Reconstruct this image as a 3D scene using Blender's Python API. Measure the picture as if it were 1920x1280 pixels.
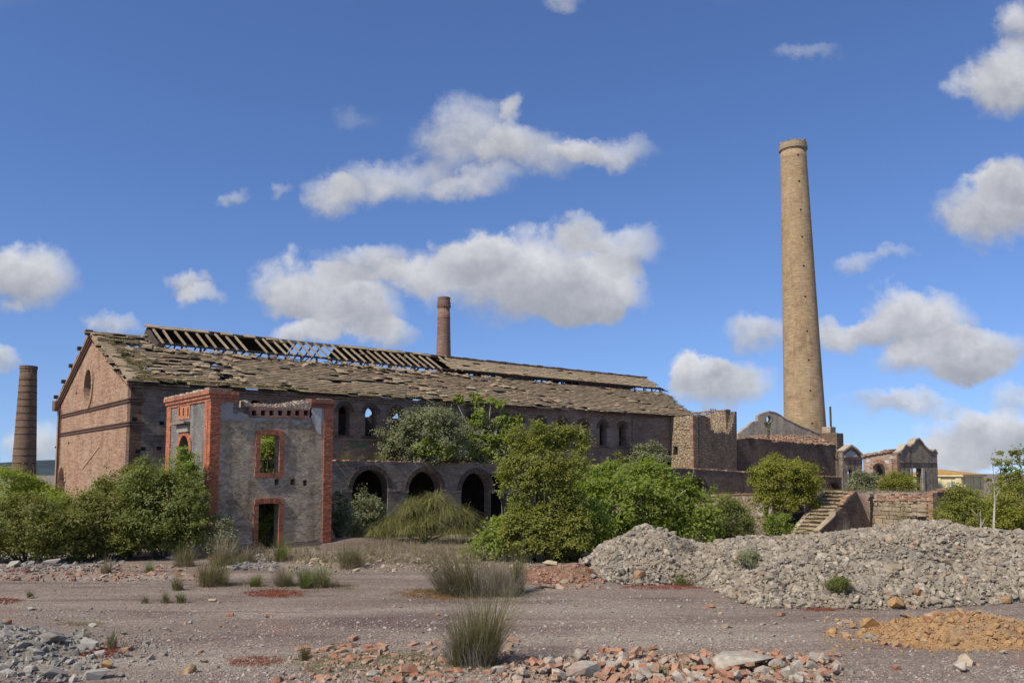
import bpy, math, random
import numpy as np
from mathutils import Vector, Matrix, Euler
from mathutils.geometry import tessellate_polygon
random.seed(7)
RNG = np.random.default_rng(7)
for o in list(bpy.data.objects):
    bpy.data.objects.remove(o)
SC = bpy.context.scene
COL = SC.collection
# ------------------------------------------------------------------ camera, sky, sun, exposure
F, HC, PITCH = 1600.0, 3.5, math.radians(4.6)
YC = 887 - F * math.tan(PITCH)
cam = bpy.data.cameras.new('camera')
cam.sensor_width = 36.0
cam.lens = F / 1920 * 36.0
cam.shift_y = (YC - 640) / 1920
cam.clip_start, cam.clip_end = 0.1, 20000
camo = bpy.data.objects.new('camera', cam)
COL.objects.link(camo)
camo.location = (0, 0, HC)
camo.rotation_euler = (math.pi / 2 + PITCH, 0, 0)
SC.camera = camo
SUN_EL = math.radians(47)
SUN_AZ = (-0.727, -0.686)          # towards the sun, on the ground
SC.view_settings.view_transform = 'Standard'
SC.view_settings.look = 'None'
SC.view_settings.exposure = 0.16
SC.view_settings.gamma = 1.0
SC.view_settings.use_curve_mapping = False
sun = bpy.data.lights.new('sun', 'SUN')
sun.energy = 4.5
sun.angle = math.radians(0.53)
sun.color = (1.0, 0.91, 0.76)
suno = bpy.data.objects.new('sun', sun)
COL.objects.link(suno)
_sd = Vector((SUN_AZ[0] * math.cos(SUN_EL), SUN_AZ[1] * math.cos(SUN_EL), math.sin(SUN_EL)))
suno.rotation_euler = _sd.to_track_quat('Z', 'Y').to_euler()
suno.location = (-40, -30, 60)


def ray(x, y):
    u = (x - 960) / F
    v = (YC - y) / F
    return (u, math.cos(PITCH) - v * math.sin(PITCH), math.sin(PITCH) + v * math.cos(PITCH))


class Nodes:
    def __init__(s, nt):
        s.nt = nt

    def n(s, t, ins=None, **at):
        nd = s.nt.nodes.new(t)
        for k, v in at.items():
            setattr(nd, k, v)
        for k, v in (ins or {}).items():
            so = nd.inputs[k]
            if isinstance(v, bpy.types.NodeSocket):
                s.nt.links.new(v, so)
            else:
                so.default_value = v
        return nd

    def math(s, op, a, b=0.5, c=0.0, clamp=False):
        return s.n('ShaderNodeMath', {0: a, 1: b, 2: c}, operation=op, use_clamp=clamp).outputs[0]

    def vmath(s, op, a, b=(0, 0, 0), c=(0, 0, 0)):
        nd = s.n('ShaderNodeVectorMath', {0: a, 1: b, 2: c}, operation=op)
        return nd.outputs['Value'] if op in ('DOT_PRODUCT', 'LENGTH') else nd.outputs[0]

    def mix(s, f, a, b, mode='MIX'):
        nd = s.n('ShaderNodeMix', {0: f}, data_type='RGBA', blend_type=mode)
        for k, v in ((6, a), (7, b)):
            if isinstance(v, bpy.types.NodeSocket):
                s.nt.links.new(v, nd.inputs[k])
            else:
                nd.inputs[k].default_value = (*v[:3], 1)
        return nd.outputs[2]

    def noise(s, v, scale, detail=4, rough=0.55, dist=0.0):
        return s.n('ShaderNodeTexNoise', {'Vector': v, 'Scale': scale, 'Detail': detail, 'Roughness': rough, 'Distortion': dist}).outputs[0]

    def step(s, v, lo, hi, a=0.0, b=1.0):
        return s.n('ShaderNodeMapRange', {0: v, 1: lo, 2: hi, 3: a, 4: b}, interpolation_type='SMOOTHSTEP').outputs[0]

    def ramp(s, f, stops):
        nd = s.n('ShaderNodeValToRGB', {0: f})
        cr = nd.color_ramp
        while len(cr.elements) < len(stops):
            cr.elements.new(0.5)
        for e, (p, c) in zip(cr.elements, stops):
            e.position = p
            e.color = (*c[:3], 1)
        return nd.outputs[0]

    def scale(s, v, sx, sy, sz):
        return s.vmath('MULTIPLY', v, (sx, sy, sz))


# clouds: (pixel centre, half axes in pixels, strength) in the photograph, turned into directions
CLOUDS = [(869, 258, 112, 78, .86), (728, 338, 118, 46, .82), (618, 372, 66, 38, .8), (1010, 290, 105, 56, .82), (1141, 282, 98, 32, .8), (897, 350, 85, 30, .75),
          (965, 205, 26, 30, .7), (986, 520, 190, 92, 1.25), (892, 475, 76, 58, 1.1), (1094, 545, 120, 62, 1.2), (1094, 428, 66, 34, .85), (1182, 462, 66, 42, .85),
          (690, 480, 100, 42, .95), (775, 518, 76, 34, .72), (580, 537, 122, 54, 1.2), (665, 580, 95, 52, 1.1), (573, 626, 72, 30, 1.1), (730, 628, 58, 36, .85),
          (45, 520, 98, 62, 1.25), (350, 528, 46, 26, .85), (382, 556, 44, 20, .75), (212, 600, 66, 24, .75), (10, 588, 40, 18, .6), (5, 688, 40, 22, .8),
          (75, 832, 70, 50, .85), (437, 365, 30, 19, .6), (525, 355, 22, 14, .5), (1888, 152, 98, 70, 1.2), (1905, 48, 55, 52, .9), (1862, 398, 132, 62, 1.15),
          (1886, 345, 66, 44, 1.0), (1721, 596, 112, 64, 1.25), (1579, 618, 70, 38, 1.0), (1840, 660, 90, 48, 1.15), (1750, 676, 130, 40, 1.1), (1420, 634, 82, 36, .85),
          (1355, 722, 104, 46, 1.15), (1300, 698, 50, 32, 1), (1690, 758, 125, 24, .85), (1609, 494, 62, 20, .6), (1862, 818, 120, 55, 1.3), (1770, 868, 110, 40, .85),
          (1520, 96, 76, 18, .45), (1055, 12, 36, 26, .6), (1905, 740, 60, 30, .7), (1680, 480, 40, 14, .5), (250, 700, 60, 18, .35), (660, 225, 60, 30, .35)]
world = bpy.data.worlds.new('World')
SC.world = world
world.use_nodes = True
W = Nodes(world.node_tree)
world.node_tree.nodes.clear()
sky = W.n('ShaderNodeTexSky', sky_type='NISHITA', sun_disc=False, sun_elevation=SUN_EL,
          sun_rotation=math.atan2(SUN_AZ[0], SUN_AZ[1]), air_density=1.0, dust_density=0.1, ozone_density=4.0, altitude=200)
dirv = W.n('ShaderNodeTexCoord').outputs['Generated']
W.nt.links.new(W.vmath('NORMALIZE', W.vmath('MULTIPLY_ADD', dirv, (1, 1, .92), (0, 0, .065))), sky.inputs[0])
sep = W.n('ShaderNodeSeparateXYZ', {0: dirv})
yy = W.math('MAXIMUM', sep.outputs[1], 0.12)
ga = W.math('DIVIDE', sep.outputs[0], yy)
gb = W.math('DIVIDE', sep.outputs[2], yy)
gp = W.n('ShaderNodeCombineXYZ', {0: ga, 1: gb}).outputs[0]
nz1 = W.n('ShaderNodeTexNoise', {'Vector': gp, 'Scale': 11.0, 'Detail': 7.0, 'Roughness': 0.58})
nz2 = W.n('ShaderNodeTexNoise', {'Vector': W.vmath('ADD', gp, (7.3, 2.1, 0)), 'Scale': 34.0, 'Detail': 5.0, 'Roughness': 0.6})
off = W.vmath('SCALE', W.vmath('SUBTRACT', nz1.outputs[1], (.5, .5, .5)))
W.nt.nodes[-1].inputs['Scale'].default_value = 0.072
off2 = W.vmath('SCALE', W.vmath('SUBTRACT', nz2.outputs[1], (.5, .5, .5)))
W.nt.nodes[-1].inputs['Scale'].default_value = 0.032
gq = W.vmath('ADD', W.vmath('ADD', gp, off), off2)
acc = hac = None
for cx, cy, rx, ry, amp in CLOUDS:
    d = ray(cx, cy)
    a0, b0 = d[0] / d[1], d[2] / d[1]
    sx, sy = F / (rx * 1.22), F / (ry * 1.22)
    lv = W.vmath('MULTIPLY_ADD', gq, (sx, sy, 0), (-a0 * sx, -b0 * sy, 0))
    w = W.math('MULTIPLY_ADD', W.vmath('DOT_PRODUCT', lv, lv), -amp, amp)
    w = W.math('MAXIMUM', w, 0.0)
    hv = W.math('MULTIPLY', w, W.n('ShaderNodeSeparateXYZ', {0: lv}).outputs[1])
    acc = w if acc is None else W.math('ADD', acc, w)
    hac = hv if hac is None else W.math('ADD', hac, hv)
# the rest of the sky carries the same kind of cloud
inside = W.math('MULTIPLY', W.step(W.math('ABSOLUTE', ga), .62, .72, 1, 0), W.math('MULTIPLY', W.step(gb, .56, .66, 1, 0), W.step(sep.outputs[1], .15, .3)))
els = W.noise(W.scale(dirv, 1, 1, 1.9), 4.2, 5, .55)
elsw = W.math('MULTIPLY', W.step(els, .50, .66), W.math('SUBTRACT', 1.0, inside))
elsw = W.math('MULTIPLY', elsw, W.step(sep.outputs[2], 0.0, 0.1))
fbm = W.math('ADD', W.math('MULTIPLY', nz1.outputs[0], .62), W.math('MULTIPLY', nz2.outputs[0], .38))
dens = W.math('SUBTRACT', acc, W.math('MULTIPLY', W.math('SUBTRACT', 1.0, fbm), .58))
dens = W.math('MAXIMUM', W.step(dens, -.16, .74), W.math('MULTIPLY', elsw, .9))
hgt = W.math('DIVIDE', hac, W.math('MAXIMUM', acc, .05))
lit = W.math('ADD', W.math('MULTIPLY', hgt, .46), W.math('MULTIPLY', W.math('SUBTRACT', fbm, .5), 1.5))
lit = W.step(W.math('ADD', lit, W.math('MULTIPLY', W.math('SUBTRACT', acc, .8), -.12)), -.55, .62)
ccol = W.mix(lit, (3.1, 3.2, 3.55), (7.2, 7.2, 7.4))
skyc = W.n('ShaderNodeHueSaturation', {'Saturation': 1.04, 'Value': 1.0, 'Color': W.mix(1.0, sky.outputs[0], (.95, .99, 1.22), 'MULTIPLY')}).outputs[0]
final = W.mix(W.math('MULTIPLY', dens, .93), skyc, ccol)
bg = W.n('ShaderNodeBackground', {0: final, 1: 0.1})
W.nt.links.new(bg.outputs[0], W.n('ShaderNodeOutputWorld').inputs[0])
world.cycles.sampling_method = 'MANUAL'
world.cycles.sample_map_resolution = 512
SC.cycles.max_bounces = 6
SC.cycles.diffuse_bounces = 3
SC.cycles.transmission_bounces = 3
SC.cycles.transparent_max_bounces = 4


# ------------------------------------------------------------------ places
TH = math.radians(38.8)
AX = (math.cos(TH), math.sin(TH))
NX = (-AX[1], AX[0])


def at(x, y, Y):
    d = ray(x, y)
    t = Y / d[1]
    return Vector((d[0] * t, Y, HC + d[2] * t))


def ong(x, y, z=0.0):
    d = ray(x, y)
    t = (z - HC) / d[2]
    return Vector((d[0] * t, d[1] * t, z))


def S(s, D, z=0.0):
    return Vector((s * AX[0] + D * NX[0], s * AX[1] + D * NX[1], z))


class Frame:
    """a building's own axes: x along the facade, y away from the camera"""
    def __init__(f, o, th=TH):
        f.o = Vector(o)
        f.th = th
        f.a = Vector((math.cos(th), math.sin(th), 0))
        f.n = Vector((-math.sin(th), math.cos(th), 0))

    def hit(f, x, y, ly=0.0):          # on the plane local y = ly: (x, z)
        d = Vector(ray(x, y))
        c = Vector((0, 0, HC))
        t = ((f.o - c).dot(f.n) + ly) / d.dot(f.n)
        p = c + d * t - f.o
        return p.dot(f.a), p.z

    def hitx(f, x, y, lx=0.0):         # on the plane local x = lx: (y, z)
        d = Vector(ray(x, y))
        c = Vector((0, 0, HC))
        t = ((f.o - c).dot(f.a) + lx) / d.dot(f.a)
        p = c + d * t - f.o
        return p.dot(f.n), p.z


def sstep(v, a, b):
    t = np.clip((np.asarray(v, float) - a) / (b - a), 0, 1)
    return t * t * (3 - 2 * t)


def vnoise(x, y, seed=0):
    x = np.asarray(x, float)
    y = np.asarray(y, float)
    xi, yi = np.floor(x).astype(np.int64), np.floor(y).astype(np.int64)
    fx, fy = x - xi, y - yi
    fx, fy = fx * fx * (3 - 2 * fx), fy * fy * (3 - 2 * fy)

    def h(a, b):
        v = np.sin(a * 127.1 + b * 311.7 + seed * 74.7) * 43758.5453
        return v - np.floor(v)
    return (h(xi, yi) * (1 - fx) + h(xi + 1, yi) * fx) * (1 - fy) + (h(xi, yi + 1) * (1 - fx) + h(xi + 1, yi + 1) * fx) * fy


EDGE_X = [2, 6, 9, 12.7, 17.1, 18.8, 20.1, 21.9, 23.7, 24.6, 26.8, 60]
EDGE_Y = [75, 66, 61, 58.7, 58.2, 52.4, 51.1, 52.5, 50.4, 50.3, 52.2, 53.5]


def g(X, Y):
    X = np.asarray(X, float)
    Y = np.asarray(Y, float)
    near = sstep(Y, 200, 90)
    z = .05 * (vnoise(X * .35, Y * .35, 1) - .5) + .025 * (vnoise(X * 1.3, Y * 1.3, 2) - .5)
    a = X / np.maximum(Y, 1)
    D = X * NX[0] + Y * NX[1]
    s = X * AX[0] + Y * AX[1]
    z = z - .5 * sstep(D, 40.6, 43.5) * sstep(s, 54, 46)
    # ground in front of the red mound, sandy bank by the small tower, grey mound before the arches
    z = z + (.55 + .25 * (vnoise(X * 1.4, Y * 1.4, 9) - .5)) * np.exp(-(((a - .062) / .055) ** 2) - ((Y - 28.2) / 2.3) ** 2)
    z = z + .32 * np.exp(-(((a + .19) / .06) ** 2) - ((Y - 35.6) / 1.7) ** 2)
    z = z + .22 * np.exp(-(((a + .31) / .05) ** 2) - ((Y - 31.5) / 1.2) ** 2)
    z = z + .18 * np.exp(-(((a + .56) / .12) ** 2) - ((Y - 31.5) / 1.3) ** 2)
    z = z + .3 * np.exp(-(((a + .185) / .05) ** 2) - ((Y - 43.0) / 1.5) ** 2)
    e = np.interp(X, EDGE_X, EDGE_Y)
    top = 1.85 + .5 * sstep(X, 15, 19) + .25 * (vnoise(X * .5, Y * .5, 5) - .5)
    top = top - .75 * sstep(Y, 55, 66) * sstep(X, 15, 20)
    z = z + top * sstep(Y - e, .05, .9) * sstep(X, 2, 9)
    return z * near


def gz(x, y):
    return float(g(x, y))


def gpix_many(x, y):
    """ground points seen at pixels"""
    x, y = np.asarray(x, float), np.asarray(y, float)
    u, v = (x - 960) / F, (YC - y) / F
    dy, dz = math.cos(PITCH) - v * math.sin(PITCH), math.sin(PITCH) + v * math.cos(PITCH)
    z = np.zeros_like(x)
    for k in range(9):
        t = (z - HC) / dz
        zn = g(u * t, dy * t)
        z = z * .4 + zn * .6
    t = (z - HC) / dz
    return np.stack([u * t, dy * t, g(u * t, dy * t)], 1)


def gpix(x, y):
    return Vector(gpix_many([x], [y])[0])


# ------------------------------------------------------------------ object helpers
def tag(o, label=None, cat=None, group=None, kind=None):
    if cat and not kind:
        kind = 'thing'
    for k, v in (('label', label), ('category', cat), ('group', group), ('kind', kind)):
        if v:
            o[k] = v
    return o


def empty(name, loc, rz=0.0, label=None, cat=None, group=None):
    o = bpy.data.objects.new(name, None)
    COL.objects.link(o)
    o.location = loc
    o.rotation_euler = (0, 0, rz)
    o.empty_display_size = .3
    return tag(o, label, cat, group)


def link(name, me, parent=None, mat=None):
    if mat is not None and not len(me.materials):
        me.materials.append(mat)
    o = bpy.data.objects.new(name, me)
    COL.objects.link(o)
    if parent is not None:
        o.parent = parent
    return o


def np_mesh(name, V, Q, smooth=False):
    """V (n,3), Q (m,k) faces all with k corners"""
    me = bpy.data.meshes.new(name)
    V = np.ascontiguousarray(V, dtype=np.float32)
    Q = np.ascontiguousarray(Q, dtype=np.int32)
    m, k = Q.shape
    me.vertices.add(len(V))
    me.vertices.foreach_set('co', V.ravel())
    me.loops.add(m * k)
    me.loops.foreach_set('vertex_index', Q.ravel())
    me.polygons.add(m)
    me.polygons.foreach_set('loop_start', np.arange(m, dtype=np.int32) * k)
    me.polygons.foreach_set('use_smooth', np.full(m, smooth, dtype=bool))
    me.update(calc_edges=True)
    return me


class G:
    """collects shapes for one mesh"""
    def __init__(s):
        s.v, s.f = [], []

    def add(s, vs, fs):
        b = len(s.v)
        s.v += [tuple(v) for v in vs]
        s.f += [tuple(i + b for i in f) for f in fs]

    def box(s, x0, x1, y0, y1, z0, z1, M=None, jit=0.0):
        vs = [Vector((x, y, z)) for z in (z0, z1) for y in (y0, y1) for x in (x0, x1)]
        if jit:
            vs = [v + Vector((random.uniform(-jit, jit), random.uniform(-jit, jit), random.uniform(-jit, jit))) for v in vs]
        if M is not None:
            vs = [M @ v for v in vs]
        s.add(vs, [(0, 2, 3, 1), (4, 5, 7, 6), (0, 1, 5, 4), (2, 6, 7, 3), (0, 4, 6, 2), (1, 3, 7, 5)])

    def beam(s, p, q, w, h):
        p, q = Vector(p), Vector(q)
        d = q - p
        M = Matrix.Translation(p) @ d.to_track_quat('X', 'Z').to_matrix().to_4x4()
        s.box(0, d.length, -w / 2, w / 2, -h / 2, h / 2, M)

    def slab(s, outline, holes, t0, t1, axis='x', base=0.0):
        """polygon in (u, z) with holes, from depth t0 to t1.  axis x: u is x, depth is y; axis y: u is y, depth is x"""
        loops = [list(outline)] + [list(h) for h in holes]
        tri = tessellate_polygon([[Vector((u, z, 0)) for u, z in lp] for lp in loops])
        flat = [p for lp in loops for p in lp]

        def P(u, z, t):
            return (u, base + t, z) if axis == 'x' else (base + t, u, z)
        n = len(flat)
        vs = [P(u, z, t0) for u, z in flat] + [P(u, z, t1) for u, z in flat]
        fs = []
        for a, b, c in tri:
            fs.append((a, b, c))
            fs.append((c + n, b + n, a + n))
        k = 0
        for lp in loops:
            m = len(lp)
            for i in range(m):
                j = (i + 1) % m
                fs.append((k + i, k + j, k + j + n, k + i + n))
            k += m
        s.add(vs, fs)

    def tube(s, pts, rad, n=6):
        pts = [Vector(p) for p in pts]
        rings = []
        for i, p in enumerate(pts):
            d = (pts[min(i + 1, len(pts) - 1)] - pts[max(i - 1, 0)])
            q = d.to_track_quat('Z', 'Y').to_matrix()
            r = rad[i] if isinstance(rad, (list, tuple)) else rad
            rings.append([p + q @ Vector((r * math.cos(k * 2 * math.pi / n), r * math.sin(k * 2 * math.pi / n), 0)) for k in range(n)])
        vs = [v for r in rings for v in r]
        fs = []
        for i in range(len(pts) - 1):
            for k in range(n):
                fs.append((i * n + k, i * n + (k + 1) % n, (i + 1) * n + (k + 1) % n, (i + 1) * n + k))
        fs.append(tuple(range(n))[::-1])
        fs.append(tuple((len(pts) - 1) * n + k for k in range(n)))
        s.add(vs, fs)

    def lathe(s, prof, n=40, wob=0.0, cap=True):
        vs, fs = [], []
        for i, (r, z) in enumerate(prof):
            for k in range(n):
                t = k * 2 * math.pi / n
                rr = r * (1 + random.uniform(-wob, wob))
                vs.append((rr * math.cos(t), rr * math.sin(t), z))
        for i in range(len(prof) - 1):
            for k in range(n):
                fs.append((i * n + k, i * n + (k + 1) % n, (i + 1) * n + (k + 1) % n, (i + 1) * n + k))
        if cap:
            fs.append(tuple((len(prof) - 1) * n + k for k in range(n)))
        s.add(vs, fs)

    def build(s, name, mat, parent=None, smooth=False):
        me = bpy.data.meshes.new(name)
        me.from_pydata(s.v, [], s.f)
        import bmesh
        bm = bmesh.new()
        bm.from_mesh(me)
        bmesh.ops.recalc_face_normals(bm, faces=bm.faces)
        bm.to_mesh(me)
        bm.free()
        if smooth:
            me.polygons.foreach_set('use_smooth', [True] * len(me.polygons))
        me.update()
        return link(name, me, parent, mat)


def arch(xc, w, z0, z1, n=12, rise=None):
    """opening with an arched head; rise None = half round"""
    r = w / 2
    rise = r if rise is None else rise
    pts = [(xc - r, z0), (xc + r, z0)]
    for i in range(n + 1):
        t = math.pi * i / n
        pts.append((xc + r * math.cos(t), z1 - rise + rise * math.sin(t)))
    return pts


def ring(xc, w, z0, z1, t, n=12, rise=None, sill=False):
    """outline of a surround round an arch(): outer then the inner opening as hole"""
    outer = arch(xc, w + 2 * t, z0 - (t if sill else 0), z1 + t, n, None if rise is None else rise + t * .3)
    return outer, arch(xc, w, z0, z1, n, rise)


def ellipse(xc, zc, rx, rz, n=24):
    return [(xc + rx * math.cos(2 * math.pi * i / n), zc + rz * math.sin(2 * math.pi * i / n)) for i in range(n)]


def rough(pts, st=.25, amp=.12, brick=True):
    """broken edge along a polyline, in steps of about a brick"""
    out = [pts[0]]
    for (x0, z0), (x1, z1) in zip(pts, pts[1:]):
        L = math.hypot(x1 - x0, z1 - z0)
        n = max(1, int(L / st))
        for i in range(1, n + 1):
            t = i / n
            x, z = x0 + (x1 - x0) * t, z0 + (z1 - z0) * t
            if i < n:
                z += random.uniform(-amp, amp)
            if brick and abs(x1 - x0) > .05:
                out.append((x, out[-1][1]))
                x += (.02 if x1 > x0 else -.02)
            out.append((x, z))
    return out


# ------------------------------------------------------------------ materials
def newmat(name):
    m = bpy.data.materials.new(name)
    m.use_nodes = True
    m.node_tree.nodes.clear()
    return m, Nodes(m.node_tree)


def finish(N, col, rough=.9, bump=None, bstr=.5, bdist=.02, spec=.25):
    ins = {'Base Color': col, 'Roughness': rough, 'Specular IOR Level': spec}
    if bump is not None:
        ins['Normal'] = N.n('ShaderNodeBump', {'Strength': bstr, 'Distance': bdist, 'Height': bump}).outputs[0]
    b = N.n('ShaderNodeBsdfPrincipled', ins)
    N.nt.links.new(b.outputs[0], N.n('ShaderNodeOutputMaterial').inputs[0])


def wallcoord(N):
    tc = N.n('ShaderNodeTexCoord').outputs['Object']
    sp = N.n('ShaderNodeSeparateXYZ', {0: tc})
    u = N.math('ADD', sp.outputs[0], sp.outputs[1])
    return tc, N.n('ShaderNodeCombineXYZ', {0: u, 1: sp.outputs[2]}).outputs[0], sp


def brick_mat(name, c1, c2, mortar, pale=(.36, .31, .25), palea=.35, dark=(.05, .045, .04), darka=.4, cyl=None, scale=1.0, streak=.5, seed=0.0, off=(0, 0, 0)):
    m, N = newmat(name)
    tc, uv, sp = wallcoord(N)
    if cyl:
        ang = N.math('ARCTAN2', sp.outputs[1], sp.outputs[0])
        uv = N.n('ShaderNodeCombineXYZ', {0: N.math('MULTIPLY', ang, cyl), 1: sp.outputs[2]}).outputs[0]
    if seed:
        tc = N.vmath('ADD', tc, (seed, seed * .7, seed * .3))
    wv = N.n('ShaderNodeTexNoise', {'Vector': tc, 'Scale': .9, 'Detail': 3.0})
    uv = N.vmath('ADD', uv, N.scale(N.vmath('SUBTRACT', wv.outputs[1], (.5, .5, .5)), .1, .03, 0))
    bt = N.n('ShaderNodeTexBrick', {'Vector': uv, 'Color1': (*c1, 1), 'Color2': (*c2, 1), 'Mortar': (*mortar, 1), 'Scale': scale,
                                    'Mortar Size': .009, 'Mortar Smooth': .2, 'Bias': .1, 'Brick Width': .27, 'Row Height': .078})
    bt.offset = .5
    col = bt.outputs[0]
    big = N.noise(tc, .45, 5, .6)
    mid = N.noise(tc, 2.2, 5, .65)
    stk = N.noise(N.scale(tc, 1.4, 1.4, .22), 1.0, 5, .6)
    fine = N.noise(tc, 9.0, 4, .7)
    col = N.mix(N.math('MULTIPLY', N.step(mid, .48, .68), palea), col, pale)
    col = N.mix(N.math('MULTIPLY', N.step(big, .42, .66), palea * .8), col, pale)
    col = N.mix(N.math('MULTIPLY', N.step(stk, .48, .72), darka * streak), col, dark)
    col = N.mix(N.math('MULTIPLY', N.step(N.noise(tc, .8, 6, .6), .5, .75), darka), col, dark)
    col = N.mix(.55, col, N.ramp(fine, [(.3, (.45, .45, .45)), (.7, (1.35, 1.35, 1.35))]), 'MULTIPLY')
    crs = N.noise(N.scale(uv, .9, 7.0, 1), 1.0, 3, .6)
    col = N.mix(.5, col, N.ramp(crs, [(.34, (.55, .55, .55)), (.5, (1, 1, 1)), (.66, (1.4, 1.38, 1.34))]), 'MULTIPLY')
    h = N.math('ADD', N.math('MULTIPLY', bt.outputs[1], -.7), N.math('MULTIPLY', fine, .8))
    finish(N, col, .93, h, .7, .03)
    return m


def plaster_mat(name, c1, c2, c3, patch=.35, streak=.4, bump=.9, scale=1.0, band=None, rugged=0.0):
    m, N = newmat(name)
    tc, uv, sp = wallcoord(N)
    a = N.noise(tc, .7 * scale, 6, .62)
    b = N.noise(N.vmath('ADD', tc, (3, 8, 1)), 1.9 * scale, 6, .68)
    c = N.noise(N.scale(tc, 1.2, 1.2, 3.2), 4.5 * scale, 5, .7)
    col = N.mix(N.step(a, .38, .62), c1, c2)
    col = N.mix(N.math('MULTIPLY', N.step(b, .52, .66), patch), col, c3)
    stk = N.noise(N.scale(tc, 1.7, 1.7, .2), 1.0, 5, .6)
    col = N.mix(N.math('MULTIPLY', N.step(stk, .5, .75), streak), col, (.045, .043, .042))
    col = N.mix(.5, col, N.ramp(c, [(.3, (.5, .5, .5)), (.7, (1.4, 1.4, 1.4))]), 'MULTIPLY')
    h = N.math('ADD', c, N.math('MULTIPLY', N.noise(tc, 14, 4, .7), .5))
    if rugged:                      # coarse thrown render: lumps drawn out along the wall
        lump = N.noise(N.scale(tc, 1.7, 1.7, 3.0), 1.5, 6, .76, 1.2)
        col = N.mix(.75 * rugged, col, N.ramp(lump, [(.34, (.30, .30, .31)), (.5, (.9, .9, .9)), (.66, (1.5, 1.46, 1.4))]), 'MULTIPLY')
        h = N.math('ADD', h, N.math('MULTIPLY', lump, 2.2))
    if band:                        # flaking pale coat left in a band below the top
        e = N.math('ADD', sp.outputs[2], N.math('MULTIPLY', N.math('SUBTRACT', N.noise(tc, 1.3, 5, .65), .5), 1.5))
        f = N.math('MULTIPLY', N.step(e, band[0], band[0] + .12), N.step(e, band[1], band[1] + .2, 1, 0))
        f = N.math('MULTIPLY', f, N.step(N.noise(N.vmath('ADD', tc, (9, 4, 2)), 1.6, 5, .6), .44, .5))
        col = N.mix(N.math('MULTIPLY', f, .85), col, N.mix(N.noise(tc, 5, 4, .6), (.30, .29, .28), (.58, .56, .53)))
        h = N.math('ADD', h, f)
    finish(N, col, .95, h, bump, .06)
    return m


def rubble_mat(name, cols, mortar, size=.28, bump=1.0, dark=.3):
    """rubble stonework: cells with a recessed joint"""
    m, N = newmat(name)
    tc, uv, sp = wallcoord(N)
    wv = N.n('ShaderNodeTexNoise', {'Vector': tc, 'Scale': 3.0, 'Detail': 2.0})
    p = N.vmath('ADD', N.scale(uv, 1, 1.35, 1), N.scale(N.vmath('SUBTRACT', wv.outputs[1], (.5, .5, .5)), .12, .12, 0))
    v1 = N.n('ShaderNodeTexVoronoi', {'Vector': p, 'Scale': 1 / size, 'Randomness': .9}, voronoi_dimensions='2D')
    v2 = N.n('ShaderNodeTexVoronoi', {'Vector': p, 'Scale': 1 / size, 'Randomness': .9}, voronoi_dimensions='2D', feature='DISTANCE_TO_EDGE')
    rnd = N.n('ShaderNodeSeparateXYZ', {0: v1.outputs[1]}).outputs[0]
    col = N.ramp(rnd, [(i / max(1, len(cols) - 1), c) for i, c in enumerate(cols)])
    fine = N.noise(tc, 8, 5, .7)
    col = N.mix(.5, col, N.ramp(fine, [(.3, (.5, .5, .5)), (.7, (1.4, 1.4, 1.4))]), 'MULTIPLY')
    e = N.step(v2.outputs[0], .02, .12)
    col = N.mix(e, mortar, col)
    stk = N.noise(N.scale(tc, 1.2, 1.2, .3), 1.0, 5, .6)
    col = N.mix(N.math('MULTIPLY', N.step(stk, .45, .72), dark), col, (.05, .045, .04))
    finish(N, col, .95, N.math('ADD', e, N.math('MULTIPLY', fine, .6)), bump, .05)
    return m


def piece_mat(name, cols, fine=10.0, amp=.5, rough=.92, stain=None, staina=.4, stainscale=1.5, bump=.5, bd=.01):
    """colour differs from piece to piece (each loose piece of a mesh, each object)"""
    m, N = newmat(name)
    r = N.math('FRACT', N.math('ADD', N.n('ShaderNodeNewGeometry').outputs['Random Per Island'], N.n('ShaderNodeObjectInfo').outputs['Random']))
    cols = cols if len(cols) > 1 else cols * 2
    col = N.ramp(r, [(i / max(1, len(cols) - 1), c) for i, c in enumerate(cols)])
    pos = N.n('ShaderNodeNewGeometry').outputs['Position']
    f = N.noise(pos, fine, 5, .68)
    if stain:
        col = N.mix(N.math('MULTIPLY', N.step(N.noise(pos, stainscale, 5, .6), .45, .68), staina), col, stain)
    col = N.mix(amp, col, N.ramp(f, [(.28, (.4, .4, .4)), (.72, (1.5, 1.5, 1.5))]), 'MULTIPLY')
    finish(N, col, rough, f, bump, bd)
    return m


def leaf_mat(name, cols, trans=.35, gloss=.25, tcol=None):
    m, N = newmat(name)
    gi = N.n('ShaderNodeNewGeometry')
    r = gi.outputs['Random Per Island']
    col = N.ramp(r, [(i / max(1, len(cols) - 1), c) for i, c in enumerate(cols)])
    pn = N.noise(gi.outputs['Position'], 1.1, 3, .6)
    col = N.mix(.6, col, N.ramp(pn, [(.3, (.7, .72, .65)), (.7, (1.3, 1.25, 1.2))]), 'MULTIPLY')
    b = N.n('ShaderNodeBsdfPrincipled', {'Base Color': col, 'Roughness': .55, 'Specular IOR Level': gloss})
    t = N.n('ShaderNodeBsdfTranslucent', {'Color': N.mix(1.0, col, tcol or (1.45, 1.65, .55), 'MULTIPLY')})
    mx = N.n('ShaderNodeMixShader', {0: trans, 1: b.outputs[0], 2: t.outputs[0]})
    N.nt.links.new(mx.outputs[0], N.n('ShaderNodeOutputMaterial').inputs[0])
    return m


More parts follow.
